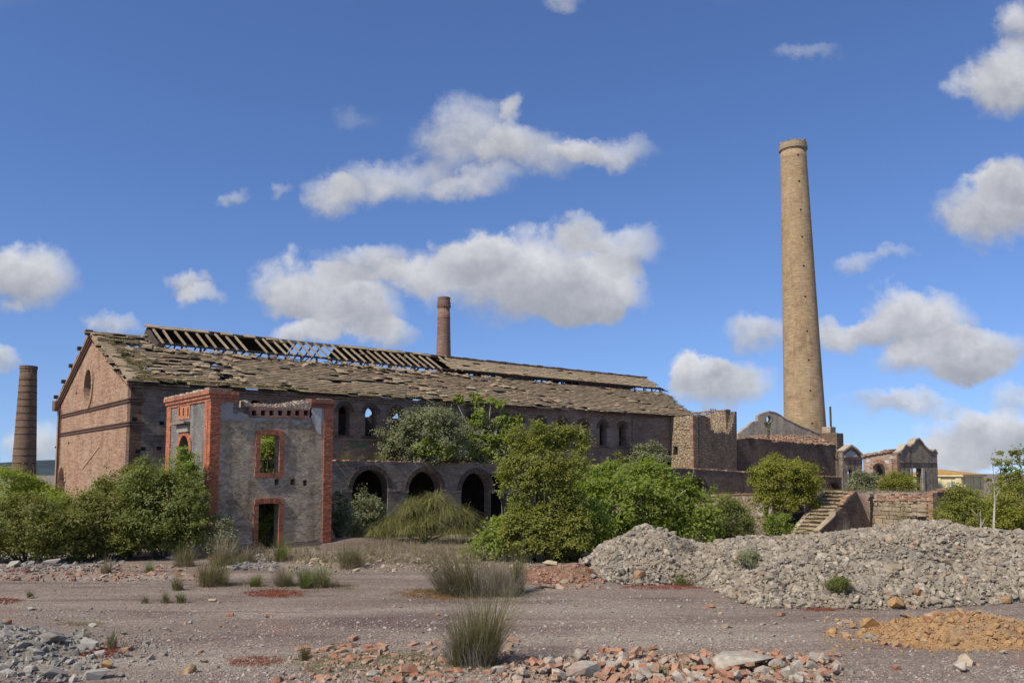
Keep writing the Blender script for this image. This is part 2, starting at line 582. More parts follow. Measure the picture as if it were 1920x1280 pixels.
def plain_mat(name, c, rough=.8, amp=.5, scale=6.0, metal=0.0):
    m, N = newmat(name)
    tc = N.n('ShaderNodeTexCoord').outputs['Object']
    f = N.noise(tc, scale, 5, .65)
    col = N.mix(amp, c, N.ramp(f, [(.3, (.45, .45, .45)), (.7, (1.45, 1.45, 1.45))]), 'MULTIPLY')
    finish(N, col, rough, f, .4, .02)
    return m


def ground_mat():
    m, N = newmat('gravel_ground')
    p = N.n('ShaderNodeNewGeometry').outputs['Position']
    # long drifts running across the yard
    d1 = N.noise(N.scale(p, .1, .42, 1), 1.0, 5, .6)
    d2 = N.noise(N.scale(N.vmath('ADD', p, (31, 7, 0)), .16, .6, 1), 1.0, 6, .65)
    d3 = N.noise(N.vmath('ADD', p, (5, 55, 0)), .55, 6, .65)
    col = N.ramp(d1, [(.30, (.14, .096, .084)), (.44, (.205, .158, .132)), (.56, (.255, .21, .172)), (.70, (.31, .265, .215))])
    col = N.mix(N.math('MULTIPLY', N.step(d2, .54, .70), .65), col, (.125, .08, .072))
    col = N.mix(N.math('MULTIPLY', N.step(d3, .60, .72), .35), col, (.30, .235, .15))
    col = N.mix(N.math('MULTIPLY', N.step(N.noise(N.vmath('ADD', p, (91, 12, 0)), .3, 6, .65), .60, .70), .45), col, (.27, .12, .08))
    col = N.mix(N.math('MULTIPLY', N.step(N.noise(N.scale(N.vmath('ADD', p, (3, 41, 0)), .12, .55, 1), 1.0, 6, .7), .55, .70), .35), col, (.40, .36, .30))
    col = N.mix(N.math('MULTIPLY', N.step(N.noise(N.scale(N.vmath('ADD', p, (17, 3, 0)), .07, .8, 1), 1.0, 5, .6), .56, .66), .55), col, (.12, .078, .07))
    vo = N.n('ShaderNodeTexVoronoi', {'Vector': p, 'Scale': 26.0})
    rc = N.n('ShaderNodeSeparateXYZ', {0: vo.outputs[1]})
    peb = N.ramp(rc.outputs[0], [(.0, (.35, .35, .36)), (.5, (.85, .84, .82)), (.8, (1.2, 1.18, 1.12)), (.93, (1.45, 1.4, 1.32)), (1, (1.8, 1.72, 1.6))])
    col = N.mix(.6, col, peb, 'MULTIPLY')
    vo2 = N.n('ShaderNodeTexVoronoi', {'Vector': p, 'Scale': 75.0})
    rc2 = N.n('ShaderNodeSeparateXYZ', {0: vo2.outputs[1]})
    col = N.mix(.6, col, N.ramp(rc2.outputs[1], [(0, (.5, .5, .5)), (1, (1.5, 1.5, 1.5))]), 'MULTIPLY')
    h = N.math('ADD', N.math('MULTIPLY', N.step(vo.outputs[0], .0, .5, 1, 0), N.step(rc.outputs[1], .45, .6)), N.math('MULTIPLY', N.noise(p, 30, 4, .7), .7))
    finish(N, col, .95, h, .8, .03)
    return m


M = {}
M['ground'] = ground_mat()
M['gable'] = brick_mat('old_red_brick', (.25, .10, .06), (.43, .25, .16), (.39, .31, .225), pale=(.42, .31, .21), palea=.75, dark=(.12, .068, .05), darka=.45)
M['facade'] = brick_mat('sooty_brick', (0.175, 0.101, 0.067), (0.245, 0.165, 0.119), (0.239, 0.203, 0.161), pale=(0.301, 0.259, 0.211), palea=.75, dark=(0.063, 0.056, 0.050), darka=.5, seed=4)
M['arcade'] = brick_mat('grey_sooty_brick', (0.162, 0.119, 0.090), (0.222, 0.176, 0.135), (0.230, 0.203, 0.168), pale=(0.284, 0.249, 0.210), palea=.8, dark=(0.067, 0.059, 0.054), darka=.45, seed=9)
M['yellowbrick'] = brick_mat('buff_brick', (.46, .325, .175), (.35, .235, .13), (.38, .30, .20), pale=(.50, .38, .235), palea=.45, dark=(.17, .11, .065), darka=.45, cyl=1.9, scale=.75, streak=1.0)
M['stackbrick'] = brick_mat('brown_stack_brick', (.23, .12, .085), (.29, .165, .115), (.25, .19, .15), pale=(.30, .22, .16), palea=.4, dark=(.09, .055, .045), darka=.4, cyl=.8)
M['bandbrick'] = brick_mat('weathered_stack_brick', (.22, .135, .08), (.18, .105, .062), (.20, .155, .11), pale=(.25, .185, .12), palea=.5, dark=(.09, .06, .042), darka=.5, cyl=.9, seed=2)
M['quoin'] = piece_mat('orange_red_quoin_brick', [(.46, .155, .08), (.53, .19, .10), (.38, .12, .065), (.50, .175, .095), (.43, .15, .08)], 7, .6, stain=(.29, .12, .075), staina=.55, stainscale=1.3)
M['redbrick'] = piece_mat('red_cornice_brick', [(.37, .145, .085), (.44, .18, .10), (.30, .11, .07)], 7, .6, stain=(.15, .09, .065), staina=.55)
M['plaster'] = plaster_mat('grey_render', (.29, .27, .245), (.21, .20, .19), (.37, .345, .31), .5, .5, .9, 1.2, rugged=.35)
M['plaster_front'] = plaster_mat('rough_grey_render', (.45, .34, .22), (.60, .485, .345), (.64, .55, .42), .5, .45, 1.0, 1.1, band=(5.75, 6.7), rugged=1.0)
M['white_plaster'] = plaster_mat('pale_flaking_render', (.55, .53, .50), (.42, .40, .38), (.25, .24, .23), .4, .2)
M['concrete'] = plaster_mat('weathered_cement_wall', (.40, .355, .29), (.27, .24, .195), (.52, .47, .39), .5, .5, .7, 1.0, rugged=.45)
M['ruinplaster'] = plaster_mat('stained_ruin_render', (.19, .16, .125), (.30, .25, .195), (.42, .36, .28), .55, .6, .9, 1.2, rugged=.6)
M['oldbrick'] = brick_mat('dark_ruin_brick', (.125, .07, .047), (.175, .11, .075), (.16, .13, .10), pale=(.21, .17, .125), palea=.75, dark=(.045, .038, .034), darka=.6, seed=15)
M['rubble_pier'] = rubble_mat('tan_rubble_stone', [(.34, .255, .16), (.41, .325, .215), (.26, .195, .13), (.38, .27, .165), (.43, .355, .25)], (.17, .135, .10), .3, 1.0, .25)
M['rubble_shade'] = rubble_mat('shaded_rubble_stone', [(.20, .145, .095), (.26, .20, .14), (.15, .11, .08), (.29, .225, .155)], (.12, .095, .07), .3, 1.0, .5)  # tan rubble with shade put into the colour, for unlit faces
M['rubble_low'] = rubble_mat('pale_rubble_stone', [(.38, .28, .18), (.46, .37, .26), (.32, .24, .16), (.50, .42, .31)], (.26, .20, .145), .3, 1.0, .15)
M['blockstone'] = piece_mat('squared_wall_stone', [(.33, .26, .175), (.40, .325, .225), (.27, .21, .145), (.36, .28, .18), (.30, .25, .185)], 9, .55, stain=(.17, .135, .10), staina=.5)
M['stepstone'] = piece_mat('ochre_step_stone', [(.37, .285, .175), (.32, .25, .165), (.41, .33, .215)], 6, .55, stain=(.20, .18, .10), staina=.6, stainscale=2.0)
M['tile'] = piece_mat('weathered_roof_tile', [(.325, .25, .158), (.355, .275, .172), (.30, .23, .148), (.37, .285, .182), (.335, .25, .162), (.35, .235, .15), (.315, .25, .162)], 5, .55,
                      stain=(.19, .17, .115), staina=.55, stainscale=.9)
M['timber'] = piece_mat('grey_old_timber', [(.34, .27, .18), (.29, .225, .15), (.24, .185, .125)], 6, .5)
M['darktimber'] = piece_mat('dark_and_shaded_timber', [(.05, .042, .036), (.075, .06, .05), (.06, .05, .042)], 6, .5)  # also carries the shade of far rafters and boards in its colour
M['iron'] = plain_mat('rusty_iron', (.07, .05, .045), .7)
M['wire'] = plain_mat('dark_iron_band', (.045, .038, .036), .7)
M['dark'] = plain_mat('painted_hole_shade', (.015, .014, .013), 1)  # near-black colour painted in place of shade inside holes
M['stone'] = piece_mat('grey_heap_stone', [(0.272, 0.233, 0.181), (0.213, 0.186, 0.150), (0.320, 0.279, 0.215), (0.252, 0.219, 0.168), (0.184, 0.163, 0.138), (0.301, 0.251, 0.185), (0.407, 0.358, 0.288), (0.281, 0.219, 0.146), (0.233, 0.205, 0.168)], 9, .6,
                       stain=(.27, .215, .15), staina=.4, stainscale=.9)
M['heapsoil'] = piece_mat('grey_heap_soil', [(.21, .185, .15)], 11, .7, stain=(.28, .22, .16), staina=.6, stainscale=.8, bump=1.0, bd=.05)
M['darkstone'] = piece_mat('blue_grey_stone', [(.24, .225, .205), (.18, .175, .165), (.29, .275, .245), (.34, .31, .265), (.145, .14, .135), (.26, .235, .20)], 9, .5)
M['ochre'] = piece_mat('ochre_clod', [(.34, .20, .09), (.39, .235, .10), (.28, .165, .08), (.35, .24, .13), (.30, .155, .085), (.37, .27, .16)], 9, .65)
M['ochresoil'] = piece_mat('ochre_earth', [(.33, .20, .095)], 10, .65, stain=(.25, .18, .12), staina=.6, stainscale=1.5, bump=1.0, bd=.04)
M['debrisbrick'] = piece_mat('broken_red_brick', [(.35, .165, .095), (.40, .195, .115), (.30, .135, .08), (.38, .225, .145), (.34, .19, .125)], 9, .65, stain=(.33, .265, .195), staina=.8, stainscale=4)
M['mortarblock'] = piece_mat('mortar_covered_block', [(.36, .325, .27), (.31, .28, .235), (.40, .36, .30)], 8, .65, stain=(.36, .19, .12), staina=.4, stainscale=3)
M['pebble'] = piece_mat('mixed_pebble', [(.26, .235, .22), (.36, .33, .30), (.18, .155, .15), (.38, .345, .30), (.28, .19, .145), (.42, .385, .34), (.22, .19, .18), (.40, .24, .16)], 14, .4)
M['redmoss'] = leaf_mat('red_ground_plant', [(.26, .05, .035), (.34, .075, .04), (.20, .06, .03), (.28, .11, .05)], .2, .1, (1.2, .9, .8))
M['rustmoss'] = leaf_mat('rust_and_olive_ground_plant', [(.26, .12, .04), (.20, .15, .045), (.32, .12, .05), (.14, .13, .04)], .2, .1, (1.2, 1, .7))
M['palemoss'] = leaf_mat('pale_green_moss', [(.22, .21, .11), (.28, .25, .13), (.17, .18, .08)], .2, .1, (1.1, 1.1, .7))
M['fig'] = leaf_mat('bright_fig_leaf', [(.205, .25, .04), (.255, .295, .055), (.15, .20, .035), (.29, .32, .075)], .52, .4)
M['mastic'] = leaf_mat('dark_mastic_leaf', [(.155, .165, .04), (.19, .185, .048), (.105, .12, .03), (.225, .205, .058), (.145, .16, .045)], .42, .35)
M['yellowbush'] = leaf_mat('olive_yellow_leaf', [(.225, .255, .055), (.275, .285, .06), (.165, .20, .046), (.30, .265, .065), (.20, .24, .058)], .48, .3, (1.35, 1.45, .5))
M['greybush'] = leaf_mat('grey_green_leaf', [(.23, .245, .14), (.285, .29, .18), (.175, .19, .11), (.25, .265, .135)], .38, .25, (1.25, 1.35, .8))
M['midgreen'] = leaf_mat('mid_green_leaf', [(.165, .19, .048), (.205, .22, .06), (.115, .14, .036), (.235, .24, .08)], .44, .35)
M['roundbush'] = leaf_mat('yellow_green_leaf', [(.225, .24, .036), (.28, .275, .05), (.165, .185, .032), (.30, .265, .055)], .46, .35)
M['broom'] = leaf_mat('broom_stem_green', [(.20, .20, .07), (.24, .235, .09), (.15, .155, .055)], .3, .25, (1.2, 1.15, .6))
M['rush'] = leaf_mat('rush_blade', [(.15, .145, .06), (.19, .175, .075), (.11, .115, .045), (.24, .20, .10)], .25, .25, (1.2, 1.15, .6))
M['brownrush'] = leaf_mat('brown_rush_blade', [(.12, .105, .05), (.16, .135, .065), (.10, .095, .04), (.20, .17, .09)], .2, .2, (1.15, 1.1, .7))
M['rushgreen'] = leaf_mat('green_rush_blade', [(.13, .16, .045), (.11, .14, .04), (.17, .185, .06)], .3, .25)
M['straw'] = leaf_mat('dry_straw_blade', [(.30, .25, .16), (.24, .20, .135), (.36, .31, .21), (.20, .17, .12)], .2, .15, (1.1, 1, .8))
M['greystraw'] = leaf_mat('grey_dead_blade', [(.25, .225, .19), (.20, .18, .155), (.30, .275, .23)], .15, .1, (1, 1, .9))
M['bark'] = piece_mat('grey_bark', [(.16, .14, .115), (.21, .19, .16), (.12, .105, .09)], 12, .5)
M['palebark'] = piece_mat('pale_bark', [(.40, .37, .32), (.34, .31, .27)], 12, .5)
M['hill'] = plain_mat('wooded_hill', (.035, .055, .06), 1, .6, .02)  # blue-green tone holds the distance haze in the colour
M['cream'] = plain_mat('cream_wall', (.62, .53, .30), .9, .25, 1)
M['lichen_tile'] = plain_mat('lichen_orange_roof', (.42, .24, .07), .9, .6, 1.5)
M['glass'] = plain_mat('dusty_pane', (.35, .36, .36), .4, .4, 2)
M['whitepane'] = plain_mat('pale_blocked_window', (.58, .57, .54), .9, .3, 1)
M['bluegreen'] = plain_mat('pale_blue_door', (.45, .62, .68), .8, .2, 1)
M['greenpaint'] = plain_mat('green_spray_paint', (.075, .17, .085), .8, .5, 7)
M['whitepaint'] = plain_mat('faded_white_paint', (.22, .22, .225), .8, .6, 10)

# ------------------------------------------------------------------ ground and hill
def build_ground():
    xs = np.concatenate([[-6000, -1500, -400, -150, -90, -65], np.linspace(-52, 52, 300), [65, 90, 150, 400, 1500, 6000]])
    ys = np.concatenate([[-3000, -400, -80, -20, 0, 6], np.linspace(10, 70, 260), [74, 80, 90, 105, 130, 200, 500, 1500, 6000]])
    X, Y = np.meshgrid(xs, ys)
    V = np.stack([X.ravel(), Y.ravel(), g(X, Y).ravel()], 1)
    nx, ny = len(xs), len(ys)
    i = np.arange(nx * ny).reshape(ny, nx)
    Q = np.stack([i[:-1, :-1].ravel(), i[:-1, 1:].ravel(), i[1:, 1:].ravel(), i[1:, :-1].ravel()], 1)
    tag(link('ground', np_mesh('ground', V, Q, True), None, M['ground']), 'grey and purple gravel yard with red and ochre drifts', kind='structure')


build_ground()


def build_hill():
    V, Q = [], []
    n, m = 60, 8
    for j in range(m):
        for i in range(n):
            x = -1600 + i * 16.0
            t = j / (m - 1)
            top = 2 + 30 * math.exp(-((x + 1000) / 170) ** 2) + 3 * math.sin(x * .031)
            V.append((x, 1400 + t * 500, -1 + top * math.sin(t * math.pi * .5)))
    for j in range(m - 1):
        for i in range(n - 1):
            a = j * n + i
            Q.append((a, a + 1, a + n + 1, a + n))
    tag(link('hill', np_mesh('hill', np.array(V), np.array(Q), True), None, M['hill']), 'far dark wooded hill behind the banded chimney', kind='structure')


build_hill()

# ------------------------------------------------------------------ the long hall
HALL_S, HALL_D = 12.54, 48.0
hallF = Frame(S(HALL_S, HALL_D))
hall = empty('brick_hall', S(HALL_S, HALL_D), TH, 'long derelict brick factory hall with a collapsing tiled roof and a raised ridge', 'building')
GW = 17.8                       # gable width
RY = 8.9                        # ridge line
EZ, AZ = 8.35, 12.05            # eave and gable apex heights


def xend(y):                    # right end of the hall, not square
    return 46.2 + 4.6 * min(y, GW - y) / 8.9 if y < 99 else 46.2


WINX = [4.9, 6.9, 8.8, 10.7, 12.62, 14.5, 16.45, 18.5, 20.5, 22.5, 24.6, 26.6, 28.75, 30.95, 33.15, 35.3, 37.5]


def build_hall():
    wins = []
    for x in WINX:
        top = 7.72 - .0095 * (x - 12.6)
        wins.append(arch(x, .82, top - 1.85, top, 10))
    small = arch(43.4, 1.25, 4.1, 5.45, 8)
    top = rough([(0, EZ - .02), (20, EZ + .03), (31, EZ + .1), (46.2, EZ + .2)], .8, .06)
    q = G()
    q.slab([(0, -.6), (3.2, -.6), (3.2, 3.72), (41.2, 3.72), (41.2, -.6), (46.2, -.6)] + top[::-1], wins + [small], 0, .62)
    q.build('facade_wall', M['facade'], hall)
    # brick arches round the windows: each stands 4 cm proud
    for x in WINX[4:]:
        t = 7.72 - .0095 * (x - 12.6)
        h2 = G()
        # ring as a strip of voussoirs
        n = 10
        for k in range(n):
            a0, a1 = math.pi * k / n + .015, math.pi * (k + 1) / n - .015
            r0, r1, cz = .412, .66, t - .41
            P = [(x + r * math.cos(a), cz + r * math.sin(a)) for r, a in ((r0, a0), (r1, a0), (r1, a1), (r0, a1))]
            h2.slab(P, [], -.04 + random.uniform(-.012, .012), .02)
        h2.build('window_arch', M['facade_arch'], hall)['kind'] = 'stuff'
        s = G()
        s.box(x - .6, x + .6, -.07, 0, t - 1.97, t - 1.86, jit=.01)
        s.build('sill', M['facade_arch'], hall)
    # eave cornice: three stepped courses, broken here and there
    for k, (z, d) in enumerate(((EZ - .42, .07), (EZ - .27, .12), (EZ - .13, .18))):
        x = -.1
        while x < 45.5:
            L = random.uniform(2.0, 5.0)
            if random.random() > .08:
                c = G()
                c.box(x, min(x + L, 46), -d - random.uniform(0, .02), 0, z + .004 * x, z + .1 + .004 * x, jit=.012)
                c.build('cornice_course', M['facade'], hall)
            x += L + random.uniform(0, .05)
    # ledge below the windows
    c = G()
    c.box(.62, 45.5, -.06, 0, 5.55, 5.68)
    c.build('wall_ledge', M['facade'], hall)
    # corner pier and shallow pilasters
    for x0, x1 in ((2.9, 3.5), (38.6, 39.2)):
        c = G()
        c.box(x0, x1, -.09, 0, -.6, EZ - .45)
        c.build('pilaster', M['facade'], hall)
    # back and right walls with window openings
    q = G()
    q.slab([(0, -.6), (46.2, -.6), (46.2, EZ), (0, EZ)], [[(x, 6.9), (x + .28, 6.95), (x + .3, 7.25), (x + .1, 7.3)] for x in (14.6, 17.2, 23.6, 29.6, 34.0)] + [[(13.9, 5.2), (14.8, 5.2), (14.3, 5.75)]], GW - .6, GW)
    q.build('back_wall', M['facade'], hall)
    q = G()
    pts = [(.62, -.6), (GW - .6, -.6), (GW - .6, EZ), (RY, AZ - .4), (.62, EZ)]
    q.slab(pts, [], 45.6, 46.2, 'y')
    q.build('end_wall', M['facade'], hall)
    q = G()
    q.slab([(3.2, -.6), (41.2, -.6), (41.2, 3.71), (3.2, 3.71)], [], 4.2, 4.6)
    q.build('vault_back', M['arch_gloom'], hall)  # dark wall added inside so the arches read black
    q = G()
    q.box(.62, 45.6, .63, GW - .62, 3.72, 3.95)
    q.build('added_dark_floor', M['arch_gloom'], hall)  # dark floor added to keep light from the open roof off the arches
    # left gable with oculus and arched doorway
    oy, oz = hallF.hitx(166, 724)
    dy, dz = hallF.hitx(117, 876)
    q = G()
    o1 = ellipse(oy, oz, .95, 1.05)
    d1 = arch(dy, 1.9, 1.5, dz, 12)
    q.slab([(0, -.6), (GW, -.6), (GW, EZ), (RY, AZ), (0, EZ)], [o1, d1], 0, .6, 'y')
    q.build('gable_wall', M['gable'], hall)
    q = G()
    n = 30
    for k in range(n):
        a0, a1 = 2 * math.pi * k / n + .012, 2 * math.pi * (k + 1) / n - .012
        P = [(oy + r * math.cos(a), oz + r * 1.105 * math.sin(a)) for r, a in ((.95, a0), (1.24, a0), (1.24, a1), (.95, a1))]
        q.slab(P, [], -.07 + random.uniform(-.012, .012), .05, 'y')
    q.build('oculus_surround', M['gable_trim'], hall)['kind'] = 'stuff'
    q = G()
    q.box(-.12, .02, oy - .6, oy + .5, oz - 1.42, oz - 1.30)
    q.build('oculus_sill', M['gable_trim'], hall)
    q = G()
    for k in range(14):
        a0, a1 = math.pi * k / 14 + .02, math.pi * (k + 1) / 14 - .02
        P = [(dy + r * math.cos(a), dz - .95 + r * math.sin(a)) for r, a in ((.955, a0), (1.3, a0), (1.3, a1), (.955, a1))]
        q.slab(P, [], -.06 + random.uniform(-.01, .01), .05, 'y')
    q.build('doorway_arch', M['gable_trim'], hall)['kind'] = 'stuff'
    q = G()
    q.slab(arch(dy + .15, 1.5, 1.5, dz - .12, 10), [], .38, .42, 'y')
    q.build('blocked_door_panel', M['whitepane'], hall)
    # string courses in pairs
    for y0, z0 in ((hallF.hitx(247, 752)), (hallF.hitx(247, 796))):
        for dzz in (0, .15):
            c = G()
            c.box(-.085, 0, -.07, GW, z0 + dzz, z0 + dzz + .055)
            c.box(0, .7, -.085, 0, z0 + dzz, z0 + dzz + .055)
            c.build('string_course', M['gable_dark'], hall)
    # slanted pale scar of a vanished roof on the gable
    ya, za = hallF.hitx(187, 836)
    yb, zb = hallF.hitx(155, 878)
    yc, zc = hallF.hitx(206, 862)
    c = G()
    c.beam((-.02, ya, za), (-.02, yb, zb), .04, .10)
    c.build('roof_scar', M['gable_trim'], hall)
    c = G()
    c.beam((-.02, ya, za), (-.02, yc, zc), .03, .07)
    c.build('roof_scar', M['gable_trim'], hall)
    # raking cornice
    for sgn in (1, -1):
        for k, (d, dn) in enumerate(((.10, .30), (.17, .17), (.24, .04))):
            c = G()
            ys = (-.15, RY) if sgn == 1 else (GW + .15, RY)
            p, q2 = Vector((-d / 2, ys[0], EZ - dn - .06)), Vector((-d / 2, ys[1], AZ - dn + .03))
            c.beam(p, q2, d, .115)
            c.build('raking_cornice', M['gable_dark' if k != 2 else 'gable_trim'], hall)  # lower courses dark: the cornice's shadow line put into the colour
    # corner pilasters and downpipe on the far corner
    c = G()
    c.box(-.10, 0, GW - .75, GW + .08, -.6, EZ - .45)
    c.build('corner_pilaster', M['gable'], hall)
    c = G()
    c.tube([(-.18, GW - .95, -.4), (-.18, GW - .95, EZ - .5)], .05)
    c.build('downpipe', M['iron'], hall)
    c = G()
    c.box(-.38, .0, GW - .6, GW + .35, EZ - .55, EZ + .12, jit=.04)
    c.build('kneeler', M['gable_dark'], hall)
    # small dark plates on the gable, painted as the shade inside putlog holes
    for px, py in ((143, 737), (141, 808), (104, 838), (129, 830)):
        y, z = hallF.hitx(px, py)
        c = G()
        c.box(-.012, .04, y - .17, y + .17, z - .065, z + .065)
        c.build('putlog_shade_plate', M['dark'], hall)
    for px, py in ((252, 786), (268, 841), (258, 846), (298, 840), (303, 793)):
        x, z = hallF.hit(px, py)
        c = G()
        c.box(x - .12, x + .12, -.012, .04, z - .1, z + .1)
        c.build('putlog_shade_plate', M['dark'], hall)  # facade plates, hole shade painted the same way
    # graffiti
    def strokes(name, mat, px0, px1, pyt, pyb, segs, w=.045):
        c = G()
        for poly in segs:
            P = []
            for u, v in poly:
                x, z = hallF.hit(px0 + u * (px1 - px0), pyt + v * (pyb - pyt))
                P.append((x, z))
            for (xa, za), (xb, zb) in zip(P, P[1:]):
                d = math.hypot(xb - xa, zb - za) or 1
                nx_, nz_ = -(zb - za) / d * w / 2, (xb - xa) / d * w / 2
                ex, ez = (xb - xa) / d * w * .4, (zb - za) / d * w * .4
                yo = -.008 - random.uniform(0, .004)
                c.add([(xa - ex + nx_, yo, za - ez + nz_), (xb + ex + nx_, yo, zb + ez + nz_), (xb + ex - nx_, yo, zb + ez - nz_), (xa - ex - nx_, yo, za - ez - nz_)], [(0, 1, 2, 3)])
        o = c.build(name, M[mat], hall)
        return o
    gl = strokes('graffiti', 'greenpaint', 656, 688, 826, 839,
                 [[(0, .1), (.22, .0)], [(.02, .35), (.25, .3)], [(.1, .0), (.12, .9), (.3, .9), (.36, .4), (.4, .35)], [(.36, .4), (.4, .95)], [(.45, .4), (.55, .95), (.66, .45)], [(.52, .75), (.7, .95)],
                  [(.74, .4), (.76, 1.0)], [(.74, .4), (.92, .38), (.94, .6), (.76, .66)], [(.8, .66), (1, 1.05)]], .085)
    gl['label'] = 'green painted scrawl under the first windows'
    gl = strokes('graffiti', 'whitepaint', 621, 650, 827, 838,
                 [[(.12, 0), (.18, .0), (.2, .9), (0, .95)], [(.3, .1), (.42, .05), (.46, .8), (.32, .85), (.3, .1)], [(.68, .0), (.52, .1), (.54, .4), (.68, .5), (.66, .85), (.5, .9)],
                  [(.95, 0), (.78, .02), (.8, .95), (.98, .9)], [(.79, .5), (.92, .48)]], .03)
    gl['label'] = 'thin white scrawled letters left of the green scrawl'
    gl = strokes('graffiti', 'whitepaint', 1027, 1035, 778, 798,
                 [[(.9, .1), (.6, .0), (.15, .05), (.1, .22), (.5, .3), (.95, .4), (.95, .55), (.5, .62), (.1, .5), (.2, .35)], [(.2, .68), (.15, .82), (.85, .82), (.8, .68), (.2, .68)], [(.15, .82), (.1, 1)], [(.85, .82), (.95, 1)]], .05)
    gl['label'] = 'white letter S shape painted between windows'


M['facade_arch'] = piece_mat('sooty_voussoir', [(.115, .078, .058), (.10, .07, .055), (.13, .088, .065)], 8, .5, stain=(.05, .045, .04), staina=.6)
M['gable_trim'] = piece_mat('tan_trim_brick', [(.36, .235, .15), (.31, .19, .12), (.40, .28, .19)], 8, .5, stain=(.42, .33, .23), staina=.4)
M['gable_dark'] = piece_mat('dark_string_brick', [(.16, .095, .07), (.13, .085, .065)], 8, .5)  # dark trim brick; its tone also paints the raking cornice's shadow line
M['arch_gloom'] = plain_mat('painted_arch_gloom', (.045, .04, .035), .95, .5, 2)  # near-black colour that paints shade into the arch interiors
build_hall()

# roof: slope from the eave up; tiles are slabs, each its own piece
def slope_pt(x, qd, lift=0.0):
    b = math.atan2(AZ + .12 - EZ, RY + .38)
    return Vector((x, -.38 + qd * math.cos(b) - lift * math.sin(b), EZ + .02 + qd * math.sin(b) + lift * math.cos(b))), b


SL = math.hypot(RY + .38, AZ + .12 - EZ)
roof = empty('roof', (0, 0, 0))
roof.parent = hall
roof['label'] = 'sagging roof of weathered tan tiles with holes'
HOLES = []            # (x, q, rx, rq)
for px, py, rx, rq in ((425, 708, .55, .45), (312, 698, .5, .3), (352, 673, .9, .22), (230, 636, 1.3, .22), (245, 648, .9, .4), (410, 690, .9, .4), (935, 735, .75, .3), (1030, 752, .7, .3),
                       (630, 715, .9, .35), (1015, 742, .5, .15), (885, 768, .6, .25), (1142, 738, .9, .12), (1045, 731, .5, .12), (355, 646, .5, .15), (395, 680, .6, .14), (285, 690, .5, .2),
                       (1095, 765, .5, .2), (525, 690, .7, .16), (760, 700, .5, .12), (690, 716, .5, .14)):
    d = Vector(ray(px, py))
    b = math.atan2(AZ + .12 - EZ, RY + .38)
    c0 = Vector((0, 0, HC))
    nl = hallF.n * (-math.sin(b)) + Vector((0, 0, math.cos(b)))
    p0 = hallF.o + hallF.n * (-.38) + Vector((0, 0, EZ))
    t = (p0 - c0).dot(nl) / d.dot(nl)
    pl = c0 + d * t - hallF.o
    HOLES.append((pl.dot(hallF.a), (pl.dot(hallF.n) + .38) / math.cos(b), rx, rq))
MX0 = 3.4                       # the raised ridge starts here
MY = 6.55                       # and its front foot


def tile_mesh(k):
    r = random.Random(k)
    L, w, t = .80, .50, .05
    q = G()
    n = 3
    vs, fs = [], []
    for i in range(n + 1):
        x = -L / 2 + L * i / n
        bow = .008 * math.sin(math.pi * i / n) + r.uniform(-.004, .004)
        for y, z in ((0, bow), (w, bow + r.uniform(-.005, .005)), (w, bow - t), (0, bow - t)):
            vs.append((x + r.uniform(-.012, .012), y + r.uniform(-.012, .012), z))
    for i in range(n):
        a = i * 4
        for j in range(4):
            fs.append((a + j, a + (j + 1) % 4, a + 4 + (j + 1) % 4, a + 4 + j))
    fs += [(3, 2, 1, 0), (n * 4, n * 4 + 1, n * 4 + 2, n * 4 + 3)]
    q.add(vs, fs)
    return q


TILES = [tile_mesh(k) for k in range(5)]
TILE_MESH = []
for k, q in enumerate(TILES):
    o = q.build('tile', M['tile'])
    TILE_MESH.append(o.data)
    bpy.data.objects.remove(o)


def holed(x, qd):
    m = 9.0
    for hx, hq, rx, rq in HOLES:
        m = min(m, math.hypot((x - hx) / rx, (qd - hq) / rq))
    return m


